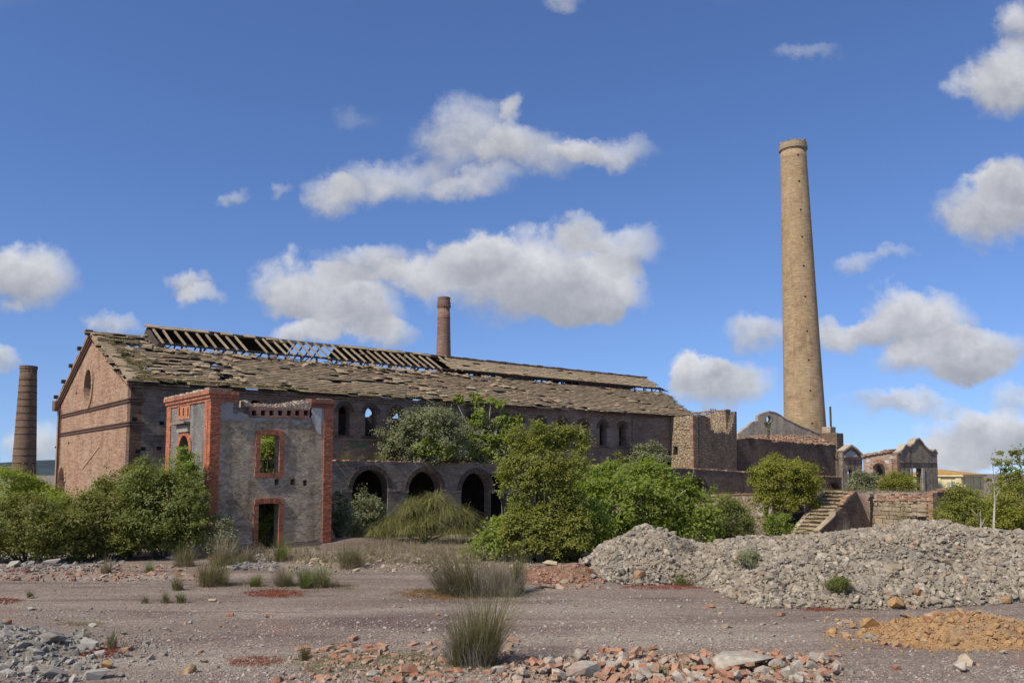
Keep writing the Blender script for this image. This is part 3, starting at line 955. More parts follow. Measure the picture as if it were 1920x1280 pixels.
def build_roof():
    spots, deck = [], G()
    row = .40
    b = slope_pt(0, 0)[1]
    nrow = int(SL / row) + 1
    for r in range(nrow):
        q0 = r * row
        y = -.38 + q0 * math.cos(b)
        x0 = -.22
        x1 = xend(max(0, y)) + .3
        if y > MY:
            x1 = MX0 + .3
        x = x0 + random.uniform(-.3, .1)
        sag = 0
        while x < x1:
            xm = x + .39
            hd = holed(xm, q0 + .2)
            wild = vnoise(xm * .35, q0 * .6, 11)
            ruin = max(0, 1 - xm / 8.0) * .32 + (.35 if MY - .9 < y <= MY else 0) * (1 if xm < 26 else .4) + (.25 if y < -.1 else 0)
            if hd > .55:
                p, _ = slope_pt(xm, q0)
                deckc = p
                if hd > .8 and not (y < -.05 and random.random() < .5):
                    d = G()
                    Mx = Matrix.Translation(deckc + Vector((0, 0, -.1))) @ Matrix.Rotation(b, 4, 'X')
                    deck.box(-.395, .395, 0, row + .02, -.02, .01, Mx)
            miss = .02 + .10 * ruin + (.25 if hd < 1.25 else 0) + (.10 if wild > .84 else 0)
            if hd > 1 and random.random() > miss:
                dis = random.random() < (.02 + .5 * ruin + (.4 if hd < 1.5 else 0) + (.35 if wild > .80 else 0))
                wav = .05 * (vnoise(xm * .3, r * .9, 3) - .5)
                rz = random.gauss(0, .012) + (random.gauss(0, .22) if dis else 0)
                lift = .05 + (random.uniform(0, .10) if dis else 0)
                p, _ = slope_pt(xm + random.uniform(-.03, .03), q0 + wav * 2 + (random.uniform(-.12, .12) if dis else 0), lift)
                R = Matrix.Rotation(b - .17 + (random.gauss(0, .1) if dis else random.gauss(0, .012)), 4, 'X') @ Matrix.Rotation(rz, 4, 'Z') @ Matrix.Rotation(random.gauss(0, .008) + (random.gauss(0, .08) if dis else 0), 4, 'Y')
                sc = random.uniform(.55, 1.0) if dis else random.uniform(.99, 1.05)
                spots.append((Matrix.Translation(p) @ R @ Matrix.Diagonal((sc, random.uniform(.97, 1.03), random.uniform(.9, 1.15), 1)), random.randrange(5)))
            x += .80 + (random.uniform(0, .025))
    # loose tiles slid together below the raised ridge and on the left slope
    for k in range(170):
        if random.random() < .7:
            x, y = random.uniform(3, 30), MY - abs(random.gauss(0, .7)) - .1
        else:
            x, y = random.uniform(0, 9), random.uniform(0, 6.4)
        q0 = (y + .38) / math.cos(b)
        if holed(x, q0) < 1.2:
            continue
        p, _ = slope_pt(x, q0, random.uniform(.10, .2))
        R = Matrix.Rotation(b + random.gauss(0, .16), 4, 'X') @ Matrix.Rotation(random.uniform(-.9, .9), 4, 'Z') @ Matrix.Rotation(random.gauss(0, .15), 4, 'Y')
        spots.append((Matrix.Translation(p) @ R @ Matrix.Scale(random.uniform(.35, .7), 4), random.randrange(5)))
    # right half of the raised ridge: tiled
    ms = []
    bm = math.atan2(1.28, RY - MY + .2)
    x = 25.6
    while x < 50.0:
        for r in range(7):
            q0 = r * .4
            y, z = MY - .2 + q0 * math.cos(bm), 11.58 + q0 * math.sin(bm)
            if y > RY:
                continue
            if random.random() < .05 or (x > 49.2 and r < 2) or (x < 26.3 and random.random() < .5):
                continue
            dis = random.random() < (.3 if r == 0 or x > 48 else .08)
            R = Matrix.Rotation(bm - .10 + (random.gauss(0, .08) if dis else 0), 4, 'X') @ Matrix.Rotation(random.gauss(0, .03) + (random.gauss(0, .2) if dis else 0), 4, 'Z')
            p = Vector((x + random.uniform(-.05, .05), y + .03 * (vnoise(x * .4, r * 3.0, 8) - .5), z + .06))
            spots.append((Matrix.Translation(p) @ R, random.randrange(5)))
        x += .8
    # ridge caps left over on the open half, and a few tiles hanging on its rafters
    x = MX0
    while x < 50:
        if x > 25 or vnoise(x * .45, 0, 21) > .36:
            R = Matrix.Rotation(random.gauss(0, .06), 4, 'X') @ Matrix.Rotation(random.gauss(0, .05), 4, 'Z')
            spots.append((Matrix.Translation((x, RY - .25, 12.93 + random.uniform(-.02, .05))) @ R, random.randrange(5)))
            if x < 25 and random.random() < .7:
                R = Matrix.Rotation(bm, 4, 'X')
                spots.append((Matrix.Translation((x, RY - .52, 12.78 + random.uniform(-.02, .03))) @ R, random.randrange(5)))
        x += .8
    cl = (Matrix.Rotation(-TH, 4, 'Z') @ (Vector((0, 0, HC)) - hallF.o))
    spots.sort(key=lambda s: (s[0].translation - cl).length)
    for Mx, k in spots[:300]:
        o = link('tile', TILE_MESH[k], roof)
        o.matrix_local = Mx
    rest = G()
    for Mx, k in spots[300:]:
        rest.add([Mx @ Vector(v) for v in TILES[k].v], TILES[k].f)
    r2 = rest.build('tile_courses', M['tile'], roof)
    r2['kind'] = 'stuff'
    d2 = deck.build('board_deck', M['darktimber'], roof)
    d2['kind'] = 'stuff'
    # far slope
    far = G()
    bb = -b
    for k in range(40):
        xx = k * 1.15 + .3
        if vnoise(k * .7, 3, 5) > .22:
            far.beam((xx + .55, GW + .35, EZ), (xx + .55, RY + 1.6 if xx > MX0 else RY + .1, AZ - .55 if xx > MX0 else AZ + .05), 1.16, .05)
    far.build('far_slope', M['darktimber'], roof)
    # rafters under the main slope (seen through its holes)
    for hx, hq, rx, rq in HOLES[:8]:
        for dx in (-.45, .35):
            c = G()
            p, _ = slope_pt(hx + dx, max(0, hq - 1.0), -.2)
            q, _ = slope_pt(hx + dx, min(SL, hq + 1.0), -.2)
            c.beam(p, q, .09, .12)
            c.build('rafter', M['timber'], roof)
    # purlin ends on the far side of the left gable
    for t in (.06, .3, .53, .77, .99):
        y, z = GW + .3 - t * (GW + .3 - RY), EZ + t * (AZ - EZ) + .18
        c = G()
        c.box(-.42, -.02, y - .12, y + .12, z - .12, z + .12)
        c.build('purlin_end', M['darktimber'], roof)
    # verge slabs along the left gable
    c = G()
    for k in range(14):
        t0 = k / 14
        for sg in (0, 1):
            y = -.3 + t0 * (RY + .3) if sg == 0 else GW + .3 - t0 * (GW + .3 - RY)
            y2 = -.3 + (t0 + .075) * (RY + .3) if sg == 0 else GW + .3 - (t0 + .075) * (GW + .3 - RY)
            c.beam((.12, y, EZ + .1 + t0 * (AZ - EZ)), (.12, y2, EZ + .1 + (t0 + .075) * (AZ - EZ)), random.uniform(.6, .75), .06)
    c.build('verge_slab', M['tile'], roof)


build_roof()


def build_lantern():
    t = empty('raised_ridge', (0, 0, 0))
    t.parent = hall
    t['label'] = 'raised ridge roof stripped to its rafters on the left half'
    bm = math.atan2(1.28, RY - MY + .2)
    zr, ze = 12.86, 11.55
    c = G()
    c.beam((MX0 - .2, RY, zr), (50.2, RY, zr), .14, .2)
    c.build('ridge_beam', M['timber'], t)
    for y, nm in ((MY, 'eave_beam'), (2 * RY - MY, 'eave_beam')):
        c = G()
        c.beam((MX0 - .2, y, ze), (49.9, y, ze), .12, .14)
        c.build(nm, M['darktimber'], t)
    x = MX0
    k = 0
    while x < 50:
        for sg in (1, -1):
            if sg == 1 and x > 26.5:
                continue
            if random.random() < .05 and x > 6:
                continue
            ye = RY - sg * (RY - MY + .28)
            sl = random.uniform(-.06, .06)
            c = G()
            c.beam((x + sl, ye, ze - .04), (x, RY, zr + .07), .12 if sg == 1 else .08, .09)
            c.build('rafter', M['timber'] if sg == 1 else M['darktimber'], t)  # far rafters: same timber with its shade put into the colour
        x += .66 + random.uniform(-.06, .08)
        k += 1
    # posts and braces below both eaves
    x = MX0 + .1
    k = 0
    while x < 49.9:
        for y in (MY, 2 * RY - MY):
            c = G()
            c.beam((x, y, 10.95), (x + random.uniform(-.08, .08), y, ze), .11, .11)
            c.build('post', M['darktimber'], t)
            if k % 2 == 0 or random.random() < .4:
                c = G()
                c.beam((x, y, 11.0), (x + random.uniform(.4, .8), y, ze), .06, .06)
                c.build('brace', M['darktimber'], t)
        x += 1.15
        k += 1
    # boards of the far slope, with the gaps the sky shows through
    x = MX0
    while x < 49.9:
        L = .82
        gap = vnoise(x * .33, 4.0, 31)
        if not (13.2 < x < 15.9 or gap > .95):
            low = .55 if x < 27 else random.choice((.1, .1, .45))
            y1 = RY + (RY - MY + .2) * (1 - low * .62) - .05
            z1 = zr - (y1 - RY) * math.tan(bm)
            seg = G()
            seg.beam((x + L / 2, RY + .02, zr), (x + L / 2, y1, z1), L + .02, .035)
            seg.build('board', M['darktimber'], t)
        x += L
    # closed gable cheek at each end
    c = G()
    c.slab([(MY - .1, ze - .1), (2 * RY - MY + .1, ze - .1), (RY, zr + .05)], [], MX0 - .22, MX0 - .16, 'y')
    c.build('end_boards', M['darktimber'], t)
    # broken lath at the right end and on the open rafters
    for k in range(10):
        c = G()
        x = random.uniform(10, 26)
        y = random.uniform(MY + .2, RY - .2)
        z = ze + (y - MY) * math.tan(bm) + .12
        c.beam((x, y, z), (x + random.uniform(.8, 1.8), y + random.uniform(-.2, .2), z + random.uniform(-.05, .05)), .13, .035)
        c.build('batten', M['timber'], t)
    for k in range(5):
        c = G()
        c.beam((49.3, MY + k * .25, ze - .1 + k * .12), (50.7 + random.uniform(0, .4), MY + k * .25, ze - .2 + k * .12), .1, .035)
        c.build('batten', M['darktimber'], t)
    # boards closing the foot of the raised ridge on the right half
    c = G()
    x = 27.0
    while x < 49:
        L = random.uniform(1.2, 2.6)
        if vnoise(x * .5, 1, 41) > .38:
            c = G()
            c.box(x, x + L, MY + .06, MY + .1, 10.95, ze)
            c.build('side_board', M['darktimber'], t)
        x += L


build_lantern()

# ------------------------------------------------------------------ arcade terrace before the hall
ARC_D = 44.9
arcF = Frame(S(18.0, ARC_D))
arcade = empty('arcade_terrace', S(18.0, ARC_D), TH, 'brick arcade of round arches carrying the terrace below the hall windows', 'arcade')


def build_arcade():
    zt = lambda x: 4.27 - .0085 * x
    top = rough([(0, zt(0)), (33.1, zt(33.1))], .3, .035)
    xs = [7.32 - 4.0, 7.32, 11.16, 15.12, 19.0, 22.9, 26.8, 30.4]
    holes = []
    for i, x in enumerate(xs):
        holes.append(arch(x, 2.4, -.58, 3.72 - .02 * (x - 7), 14))
    q = G()
    q.slab([(-1, -.6), (33.1, -.6)] + top[::-1] + [(-1, zt(0))], holes, 0, .75)
    q.build('arcade_wall', M['arcade'], arcade)
    for x in xs[1:5]:
        t = 3.72 - .02 * (x - 7)
        c = G()
        n = 18
        for k in range(n):
            a0, a1 = math.pi * k / n + .01, math.pi * (k + 1) / n - .01
            P = [(x + r * math.cos(a), t - 1.2 + r * math.sin(a)) for r, a in ((1.205, a0), (1.5, a0), (1.5, a1), (1.205, a1))]
            c.slab(P, [], -.05 + random.uniform(-.012, .012), .03)
        c.build('arch_ring', M['facade_arch'], arcade)
        for sx in (-1.95, 1.2):
            c = G()
            c.box(x + sx, x + sx + .75, -.06, .75 * 0, t - 1.3, t - 1.15, jit=.012)
            c.build('impost', M['arcade'], arcade)
    # terrace slab and the vault's back wall
    q = G()
    q.box(-1, 33.0, .75, 3.1, 3.75, 3.95)
    q.build('terrace_slab', M['arcade'], arcade)
    q = G()
    q.box(-1.2, -1, 0, 3.1, -.6, 4.1)
    q.build('side_wall', M['arcade'], arcade)
    # broken brick edging on top
    for i in range(2):
        c = G()
        x = -.9
        while x < 33:
            if random.random() < (.75 if i == 0 else .4):
                c.box(x, x + .25, -.02 + i * .28 - random.uniform(0, .06), .24 + i * .28, zt(x) - .01, zt(x) + random.uniform(.04, .085), jit=.015)
            x += .27
        o = c.build('edge_bricks', M['debrisbrick'], arcade)
        o['kind'] = 'stuff'
    # earth on the terrace
    n = 120
    V, Q = [], []
    for j in range(5):
        for i in range(n):
            x = -1 + 34 * i / (n - 1)
            V.append((x, .3 + j * .7, 4.0 - .0085 * x + .12 * vnoise(x * 1.2, j * .9, 6) + .1 * math.sin(j / 4 * 3.1)))
    for j in range(4):
        for i in range(n - 1):
            a = j * n + i
            Q.append((a, a + 1, a + n + 1, a + n))
    link('terrace_earth', np_mesh('terrace_earth', np.array(V), np.array(Q), True), arcade, M['redearth'])


M['redearthstone'] = piece_mat('red_brown_crumb', [(.27, .15, .10), (.31, .20, .14), (.24, .13, .09), (.36, .29, .22)], 9, .5)
M['redearth'] = piece_mat('reddish_earth', [(.26, .15, .10)], 9, .6, stain=(.19, .17, .10), staina=.6, stainscale=1.5, bump=1, bd=.04)
build_arcade()

# ------------------------------------------------------------------ small rendered tower with brick quoins
towF = Frame(ong(388, 1036))
tow = empty('ruined_tower', towF.o, TH, 'small roofless two-storey tower of grey render with orange brick quoins', 'building')


def brick_stack(q, x0, x1, y0, y1, z0, z1, jag=0.0):
    """a pier of bricks, course by course"""
    z = z0
    k = 0
    while z < z1:
        h = min(.068, z1 - z)
        if k % 2 == 0:
            cuts = [x0, x0 + (x1 - x0) * .5, x1]
        else:
            cuts = [x0, x0 + (x1 - x0) * .27, x0 + (x1 - x0) * .76, x1]
        for a, b in zip(cuts, cuts[1:]):
            e = random.uniform(-.007, .007)
            if random.random() < jag:
                e += .03
            q.box(a + .006, b - .006, y0 + e, y1, z, z + h - .004, jit=.004)
        z += .076
        k += 1


def rough_px(pts):
    out = []
    for (x0, y0), (x1, y1) in zip(pts, pts[1:] + pts[:1]):
        for t in (0, .33, .66):
            out.append((x0 + (x1 - x0) * t + (random.uniform(-1.2, 1.2) if t else 0), y0 + (y1 - y0) * t + (random.uniform(-1.2, 1.2) if t else 0)))
    return out


def build_tower():
    T = towF
    W_, D_ = 5.95, 6.2
    HT = 7.26
    fx0, _ = T.hit(409, 800)
    fx1, _ = T.hit(604, 800)
    # front wall outline in px -> local
    def P(x, y):
        return T.hit(x, y)
    zf = P(530, 770)[1]
    z_l = P(430, 750)[1]
    z_gap = P(445, 775)[1]
    xg0, xg1 = P(437, 770)[0], P(466, 770)[0]
    outline = [(.02, -.2), (W_ - .02, -.2), (W_ - .02, HT - .1)]
    outline += [(P(598, 760)[0], HT - .12), (P(597, 764)[0], P(580, 782)[1]), (xg1 + .02, P(470, 782)[1]), (xg1, z_gap)]
    outline += rough([(xg1 - .02, z_gap), (xg0 + .02, z_gap + .05)], .2, .05)
    outline += rough([(xg0, z_l), (.5, z_l + .1)], .2, .04)
    outline += [(.45, HT - .05), (.02, HT - .05)]
    wx0, wz0 = P(487, 886)
    wx1, wz1 = P(524, 815)
    dx0, dx1 = P(484.5, 950)[0], P(522.5, 950)[0]
    dzt = P(503, 943)[1]
    win = arch((wx0 + wx1) / 2, wx1 - wx0, wz0, wz1, 8, .10)
    door = arch((dx0 + dx1) / 2, dx1 - dx0, -.19, dzt, 8, .08)
    holes = [win, door]
    for px, py in ((519, 903), (549, 903), (572, 905)):
        x, z = P(px, py)
        holes.append([(x - .10 + random.uniform(-.03, .03), z - .13), (x + .09, z - .15), (x + .11, z + .12), (x, z + .17), (x - .12, z + .1)])
    q = G()
    q.slab(outline, holes, 0, .5)
    q.build('front_wall', M['plaster_front'], tow)
    # a coat of paler render left beside the right quoin
    c = G()
    c.slab([P(x, y) for x, y in rough_px([(585, 764), (602.5, 764), (602.5, 816), (594, 808), (588, 793), (583, 782)])], [], -.018, .01)
    c.build('render_patch', M['white_plaster'], tow)
    # surrounds in brick
    def surround(nm, xa, xb, za, zb, t, rise, sill):
        c = G()
        z = za
        k = 0
        while z < zb - rise:
            for s0, s1 in ((xa - t, xa), (xb, xb + t)):
                ex = .035 if (k // 4) % 2 == 0 else 0
                if s0 < xa - .01:
                    c.box(s0 - ex, s1, -.05 + random.uniform(-.006, .006), .2, z, z + .068, jit=.003)
                else:
                    c.box(s0, s1 + ex, -.05 + random.uniform(-.006, .006), .2, z, z + .068, jit=.003)
            z += .076
            k += 1
        n = 13
        w = xb - xa
        for i in range(n):
            u0, u1 = i / n, (i + 1) / n
            def arcz(u):
                return zb - rise + rise * math.sin(math.pi * (.12 + .76 * u)) if rise else zb
            x0, x1 = xa - t + (w + 2 * t) * u0 + .006, xa - t + (w + 2 * t) * u1 - .006
            c.slab([(x0, arcz(u0)), (x1, arcz(u1)), (x1, arcz(u1) + .24), (x0, arcz(u0) + .24)], [], -.055 + random.uniform(-.008, .008), .2)
        if sill:
            for i in range(8):
                x0, x1 = xa - t - .05 + (w + 2 * t + .1) * i / 8 + .005, xa - t - .05 + (w + 2 * t + .1) * (i + 1) / 8 - .005
                c.box(x0, x1, -.06 + random.uniform(-.008, .008), .2, za - .21, za - .004, jit=.004)
        o = c.build(nm, M['quoin_shade'], tow)
        return o
    surround('window_surround', wx0, wx1, wz0, wz1, .21, .10, True)
    surround('door_surround', dx0, dx1, .0, dzt, .21, .08, False)
    # vent frieze: brick band with seven square pockets
    vx0, vx1 = P(467, 780)[0], P(580, 780)[0]
    vz0, vz1 = P(520, 783)[1], P(520, 764)[1]
    hs = []
    for px in (476, 493, 508.7, 525, 541.6, 557, 573.4):
        x = P(px, 774)[0]
        z = P(px, 774)[1]
        hs.append([(x - .11, z - .12), (x + .11, z - .12), (x + .11, z + .12), (x - .11, z + .12)])
    c = G()
    c.slab([(vx0, vz0), (vx1, vz0), (vx1, vz1), (vx0, vz1)], hs, -.04, .4)
    c.build('vent_frieze', M['frieze'], tow)
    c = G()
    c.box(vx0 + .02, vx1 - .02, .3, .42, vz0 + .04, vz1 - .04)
    c.build('vent_shade_sheet', M['dark'], tow)  # near-black sheet painted as shade behind the vent pockets
    # rubble-topped masonry above the frieze, rising to the right
    V = []
    c = G()
    for i in range(46):
        u = i / 46
        x = vx0 - .2 + (vx1 - vx0 + .2) * u
        zt = vz1 + .02 + .34 * max(0, (u - .45) / .55) ** 1.2 + (.16 if u < .06 else 0) + random.uniform(-.03, .04)
        for y in (0.02, .26, .50):
            c.box(x, x + .12, y, y + .235, vz1 - .02, zt + y * .28 + random.uniform(-.03, .03), jit=.015)
    o = c.build('broken_top', M['rubbletop'], tow)
    # quoins
    c = G()
    brick_stack(c, -.03, .42, -.045, .3, -.2, HT - .5, .03)
    c.build('quoin_bricks', M['quoin'], tow)['kind'] = 'stuff'
    c = G()
    # side of the near corner
    z = -.2
    k = 0
    while z < HT - .5:
        cuts = [.30, .68] if k % 2 else [.30, .44, .68]
        for a, b2 in zip(cuts, cuts[1:]):
            c.box(-.045 + random.uniform(-.006, .006), .3, a + .004, b2 - .004, z, z + .068, jit=.003)
        z += .076
        k += 1
    c.build('quoin_bricks', M['quoin'], tow)['kind'] = 'stuff'
    c = G()
    rx0 = P(606, 860)[0]
    brick_stack(c, rx0, W_ + .04, -.045, .5, .1, P(612, 765)[1], .06)
    c.build('quoin_bricks', M['quoin'], tow)['kind'] = 'stuff'
    c = G()
    c.box(rx0 - .12, W_ + .1, -.1, .5, -.2, .12, jit=.04)
    c.build('quoin_base', M['white_plaster'], tow)
    # cap of the right quoin
    cx0 = P(583, 755)[0]
    for k, (d, z0, z1) in enumerate(((.05, 0, .1), (.09, .1, .2), (.13, .2, .42))):
        c = G()
        zb = P(612, 765)[1]
        c.box(cx0 - d * .3, W_ + d, -d, .55, zb + z0, zb + z1, jit=.02)
        c.build('quoin_cap', M['capbrick'], tow)
    # left wall, window and trimmings
    lw = T.hitx
    yA, zA = lw(336.5, 830)
    ywin0, ywin1 = lw(355.5, 850)[0], lw(336, 850)[0]
    ztop = lw(346, 816)[1]
    lwin = arch((ywin0 + ywin1) / 2, ywin1 - ywin0, 3.35, ztop, 8)
    sl = []
    for px in (337.5, 345, 353.5):
        y, z = lw(px, 772)
        sl.append([(y - .09, z - .19), (y + .09, z - .19), (y + .09, z + .19), (y - .09, z + .19)])
    q = G()
    q.slab([(.5, -.2), (D_, -.2), (D_, HT - .45), (.5, HT - .45)], [lwin] + sl, 0, .5, 'y')
    q.build('left_wall', M['plaster'], tow)
    c = G()
    p0, p1 = lw(357, 766), lw(334, 783)
    ya, yb = p0[0] - .02, p1[0] + .02
    zc = lw(345, 772)[1]
    c.slab([(ya, zc - .36), (yb, zc - .36), (yb, zc + .36), (ya, zc + .36)], sl, -.03, .1, 'y')
    c.build('vent_panel', M['redbrick'], tow)
    c = G()
    y0, z0 = lw(357, 792)
    y1, _ = lw(331, 792)
    c.box(-.32, .02, y0, y1, z0 - .04, z0 + .06)
    c.build('canopy_slab', M['timber'], tow)
    c = G()
    c.box(-.12, .02, y0 + .02, lw(336, 797)[0], z0 - .42, z0 - .1)
    c.build('lintel_block', M['concrete'], tow)
    c = G()
    # surround of the left window
    t = .24
    z = 3.2
    while z < ztop - .3:
        for a, b2 in ((ywin0 - t, ywin0), (ywin1, ywin1 + t)):
            c.box(-.05 + random.uniform(-.006, .006), .2, a, b2, z, z + .068, jit=.003)
        z += .076
    ym, r = (ywin0 + ywin1) / 2, (ywin1 - ywin0) / 2
    for i in range(11):
        a0, a1 = math.pi * i / 11 + .02, math.pi * (i + 1) / 11 - .02
        PP = [(ym + rr * math.cos(a), ztop - r + rr * math.sin(a)) for rr, a in ((r, a0), (r + .3, a0), (r + .3, a1), (r, a1))]
        c.slab(PP, [], -.055 + random.uniform(-.008, .008), .2, 'y')
    c.build('window_surround', M['quoin'], tow)
    c = G()
    z = -.2
    k = 0
    while z < HT - .5:
        cuts = [D_ - .64, D_ - .3, D_ + .03] if k % 2 else [D_ - .61, D_ + .03]
        for a, b2 in zip(cuts, cuts[1:]):
            c.box(-.045 + random.uniform(-.006, .006), .3, a + .004, b2 - .004, z, z + .068, jit=.003)
        z += .076
        k += 1
    c.build('quoin_bricks', M['quoin'], tow)['kind'] = 'stuff'
    # cornice of three stepped brick courses along the left wall, returning on the front corner
    for d, z0, z1 in ((.05, HT - .52, HT - .38), (.11, HT - .375, HT - .22), (.17, HT - .215, HT - .04)):
        c = G()
        y = -d
        while y < D_ + d:
            L = .25
            e = random.uniform(-.006, .006)
            c.box(-d + e, .45, y + .004, min(y + L, D_ + d) - .004, z0, z1, jit=.004)
            y += L
        x = .46
        while x < 1.0:
            c.box(x, x + .24, -d + random.uniform(-.006, .006), .45, z0, z1, jit=.006)
            x += .25
        c.build('cornice', M['redbrick'], tow)
    c = G()
    for i in range(30):
        y = -.15 + (D_ + .3) * i / 30
        c.box(-.15, .5, y, y + .23, HT - .04, HT + .02 + random.uniform(0, .05), jit=.02)
    c.box(-.12, .9, -.15, .4, HT - .03, HT + .08, jit=.05)
    c.build('capping', M['rubbletop'], tow)
    # right and back walls, broken low
    q = G()
    q.slab([(.5, -.2), (D_, -.2)] + rough([(D_, 2.5), (.5, 6.4)], .3, .15), [], W_ - .5, W_, 'y')
    q.build('right_wall', M['plaster'], tow)
    q = G()
    q.slab([(.5, -.2), (W_ - .5, -.2)] + rough([(W_ - .5, 1.3), (.5, 1.8)], .3, .2), [], D_ - .4, D_)
    q.build('back_wall', M['plaster'], tow)
    # plinth line
    c = G()
    c.box(.55, dx0 - .3, -.09, 0, -.2, .3, jit=.02)
    c.build('plinth', M['ruinplaster'], tow)
    c = G()
    c.box(dx1 + .3, rx0 - .13, -.09, 0, -.2, .3, jit=.02)
    c.build('plinth', M['ruinplaster'], tow)


M['quoin_shade'] = piece_mat('shaded_quoin_brick', [(.44, .155, .085), (.50, .185, .105), (.36, .12, .07), (.47, .175, .10)], 7, .6, stain=(.22, .12, .085), staina=.55, stainscale=1.6)  # quoin brick copied with the front's shade put into its colour
M['frieze'] = brick_mat('soot_red_frieze', (.30, .11, .075), (.34, .14, .09), (.25, .18, .14), seed=5)
M['capbrick'] = piece_mat('soot_red_cap', [(.26, .10, .07), (.22, .09, .065)], 8, .5, stain=(.09, .065, .05), staina=.5)
M['rubbletop'] = piece_mat('broken_masonry_top', [(.42, .35, .25), (.36, .28, .2), (.46, .40, .31), (.30, .19, .13)], 10, .5)
build_tower()

# ------------------------------------------------------------------ ruins to the right of the hall
def prism(q, pts, z0, z1):
    """vertical walls round a ground outline"""
    n = len(pts)
    q.add([(x, y, z0) for x, y in pts] + [(x, y, z1) for x, y in pts],
          [tuple(range(n))[::-1], tuple(range(n, 2 * n))] + [(i, (i + 1) % n, (i + 1) % n + n, i + n) for i in range(n)])


def build_room():
    """roofless stone room against the hall's right end"""
    d0 = 45.55
    s0, _, = Frame(S(0, d0)).hit(1300, 850)
    f = Frame(S(s0, d0))
    t = empty('stone_room', f.o, TH, 'roofless room of tan rubble stone between the hall and the dark brick wall', 'ruin')
    H = lambda x, y, ly=0: f.hit(x, y, ly)
    x1 = H(1380, 850)[0]
    zt = H(1300, 779)[1]
    # end pier: lit face of rubble with a red brick edge
    q = G()
    y1 = f.hitx(1256, 850)[0]
    z_t2 = f.hitx(1258, 781)[1]
    hole = [f.hitx(1262, 852), f.hitx(1271, 852), f.hitx(1271, 836.5), f.hitx(1262, 836.5)]
    q.slab([(0, -.5), (y1, -.5)] + rough([(y1, z_t2), (0, zt)], .3, .06), [hole], 0, .6, 'y')
    q.build('end_pier', M['rubble_pier'], t)
    c = G()
    z = .3
    k = 0
    while z < zt - .1:
        c.box(-.02 + random.uniform(-.01, .01), .3, -.03, .22 + (.12 if k % 2 else 0), z, z + .1, jit=.008)
        z += .108
        k += 1
    c.build('edge_bricks', M['ruinbrick'], t)['kind'] = 'stuff'
    c = G()
    y2, zb = f.hitx(1262, 834)
    c.box(-.03, .05, .3, y2 + .1, zb - .02, zb + .05)
    c.build('pier_course', M['blockstone'], t)
    # stones of the pier standing proud
    for i in range(38):
        c = G()
        y = random.uniform(.42, y1 - .2)
        z = random.uniform(4.7, zt - .35)
        blob_stone(c, (-.02, y, z), (.07, random.uniform(.12, .2), random.uniform(.10, .16)))
        c.build('stone', M['blockstone'], t)
    # front wall in shade, top broken down in the middle
    pts = [(1300, 779), (1318, 779), (1331, 784), (1333, 806), (1344, 813), (1352, 808), (1364, 815), (1372, 800), (1378, 771), (1381, 771)]
    top = rough([H(x, y) for x, y in pts], .3, .07)
    q = G()
    q.slab([(.6, -.5), (x1, -.5)] + top[::-1][:-1] + [(.6, zt)], [], .0, .55)
    q.build('front_wall', M['rubble_shade'], t)
    # right wall: its lit inner face shows over the broken front
    za = H(1380, 770)[1]
    q = G()
    q.slab([(.55, -.5), (5.2, -.5)] + rough([(5.2, za - 1.2), (4.2, za - .2), (.55, za)], .3, .08), [], x1 - .6, x1, 'y')
    q.build('right_wall', M['rubble_pier'], t)
    c = G()
    for k in range(16):
        c.box(x1 - .62 + random.uniform(-.03, .03), x1 + .02, .5 + k * .26, .74 + k * .26, za - .02, za + random.uniform(.04, .14), jit=.03)
    c.build('wall_top_bricks', M['ruinbrick'], t)['kind'] = 'stuff'
    q = G()
    q.slab([(.6, -.5), (x1, -.5)] + rough([(x1, za - 1.3), (.6, za - .8)], .3, .1), [], 5.2, 5.7)
    q.build('back_wall', M['rubble_shade'], t)
    # iron stub sticking up
    c = G()
    for a, b in ((-.16, -.3), (0, .02), (.12, .34)):
        p = H(1337, 779, 3.0)
        c.beam((p[0] + a, 3.0, p[1] - .4), (p[0] + b, 3.0, p[1] + .62), .07, .07)
    c.build('iron_stub', M['iron'], t)


def blob_stone(q, c, r, n=10):
    import bmesh
    pts = []
    for i in range(n):
        v = Vector((random.gauss(0, 1), random.gauss(0, 1), random.gauss(0, 1))).normalized()
        pts.append((c[0] + v.x * r[0], c[1] + v.y * r[1], c[2] + v.z * r[2]))
    bm = bmesh.new()
    vs = [bm.verts.new(p) for p in pts]
    bmesh.ops.convex_hull(bm, input=vs)
    bm.verts.index_update()
    ok = [v for v in bm.verts if v.link_faces]
    idx = {v: i for i, v in enumerate(ok)}
    q.add([v.co[:] for v in ok], [tuple(idx[v] for v in fc.verts) for fc in bm.faces])
    bm.free()


M['ruinbrick'] = piece_mat('ruin_edge_brick', [(.31, .175, .115), (.27, .14, .09), (.36, .23, .155), (.38, .29, .20)], 8, .5, stain=(.15, .10, .075), staina=.5)
build_room()


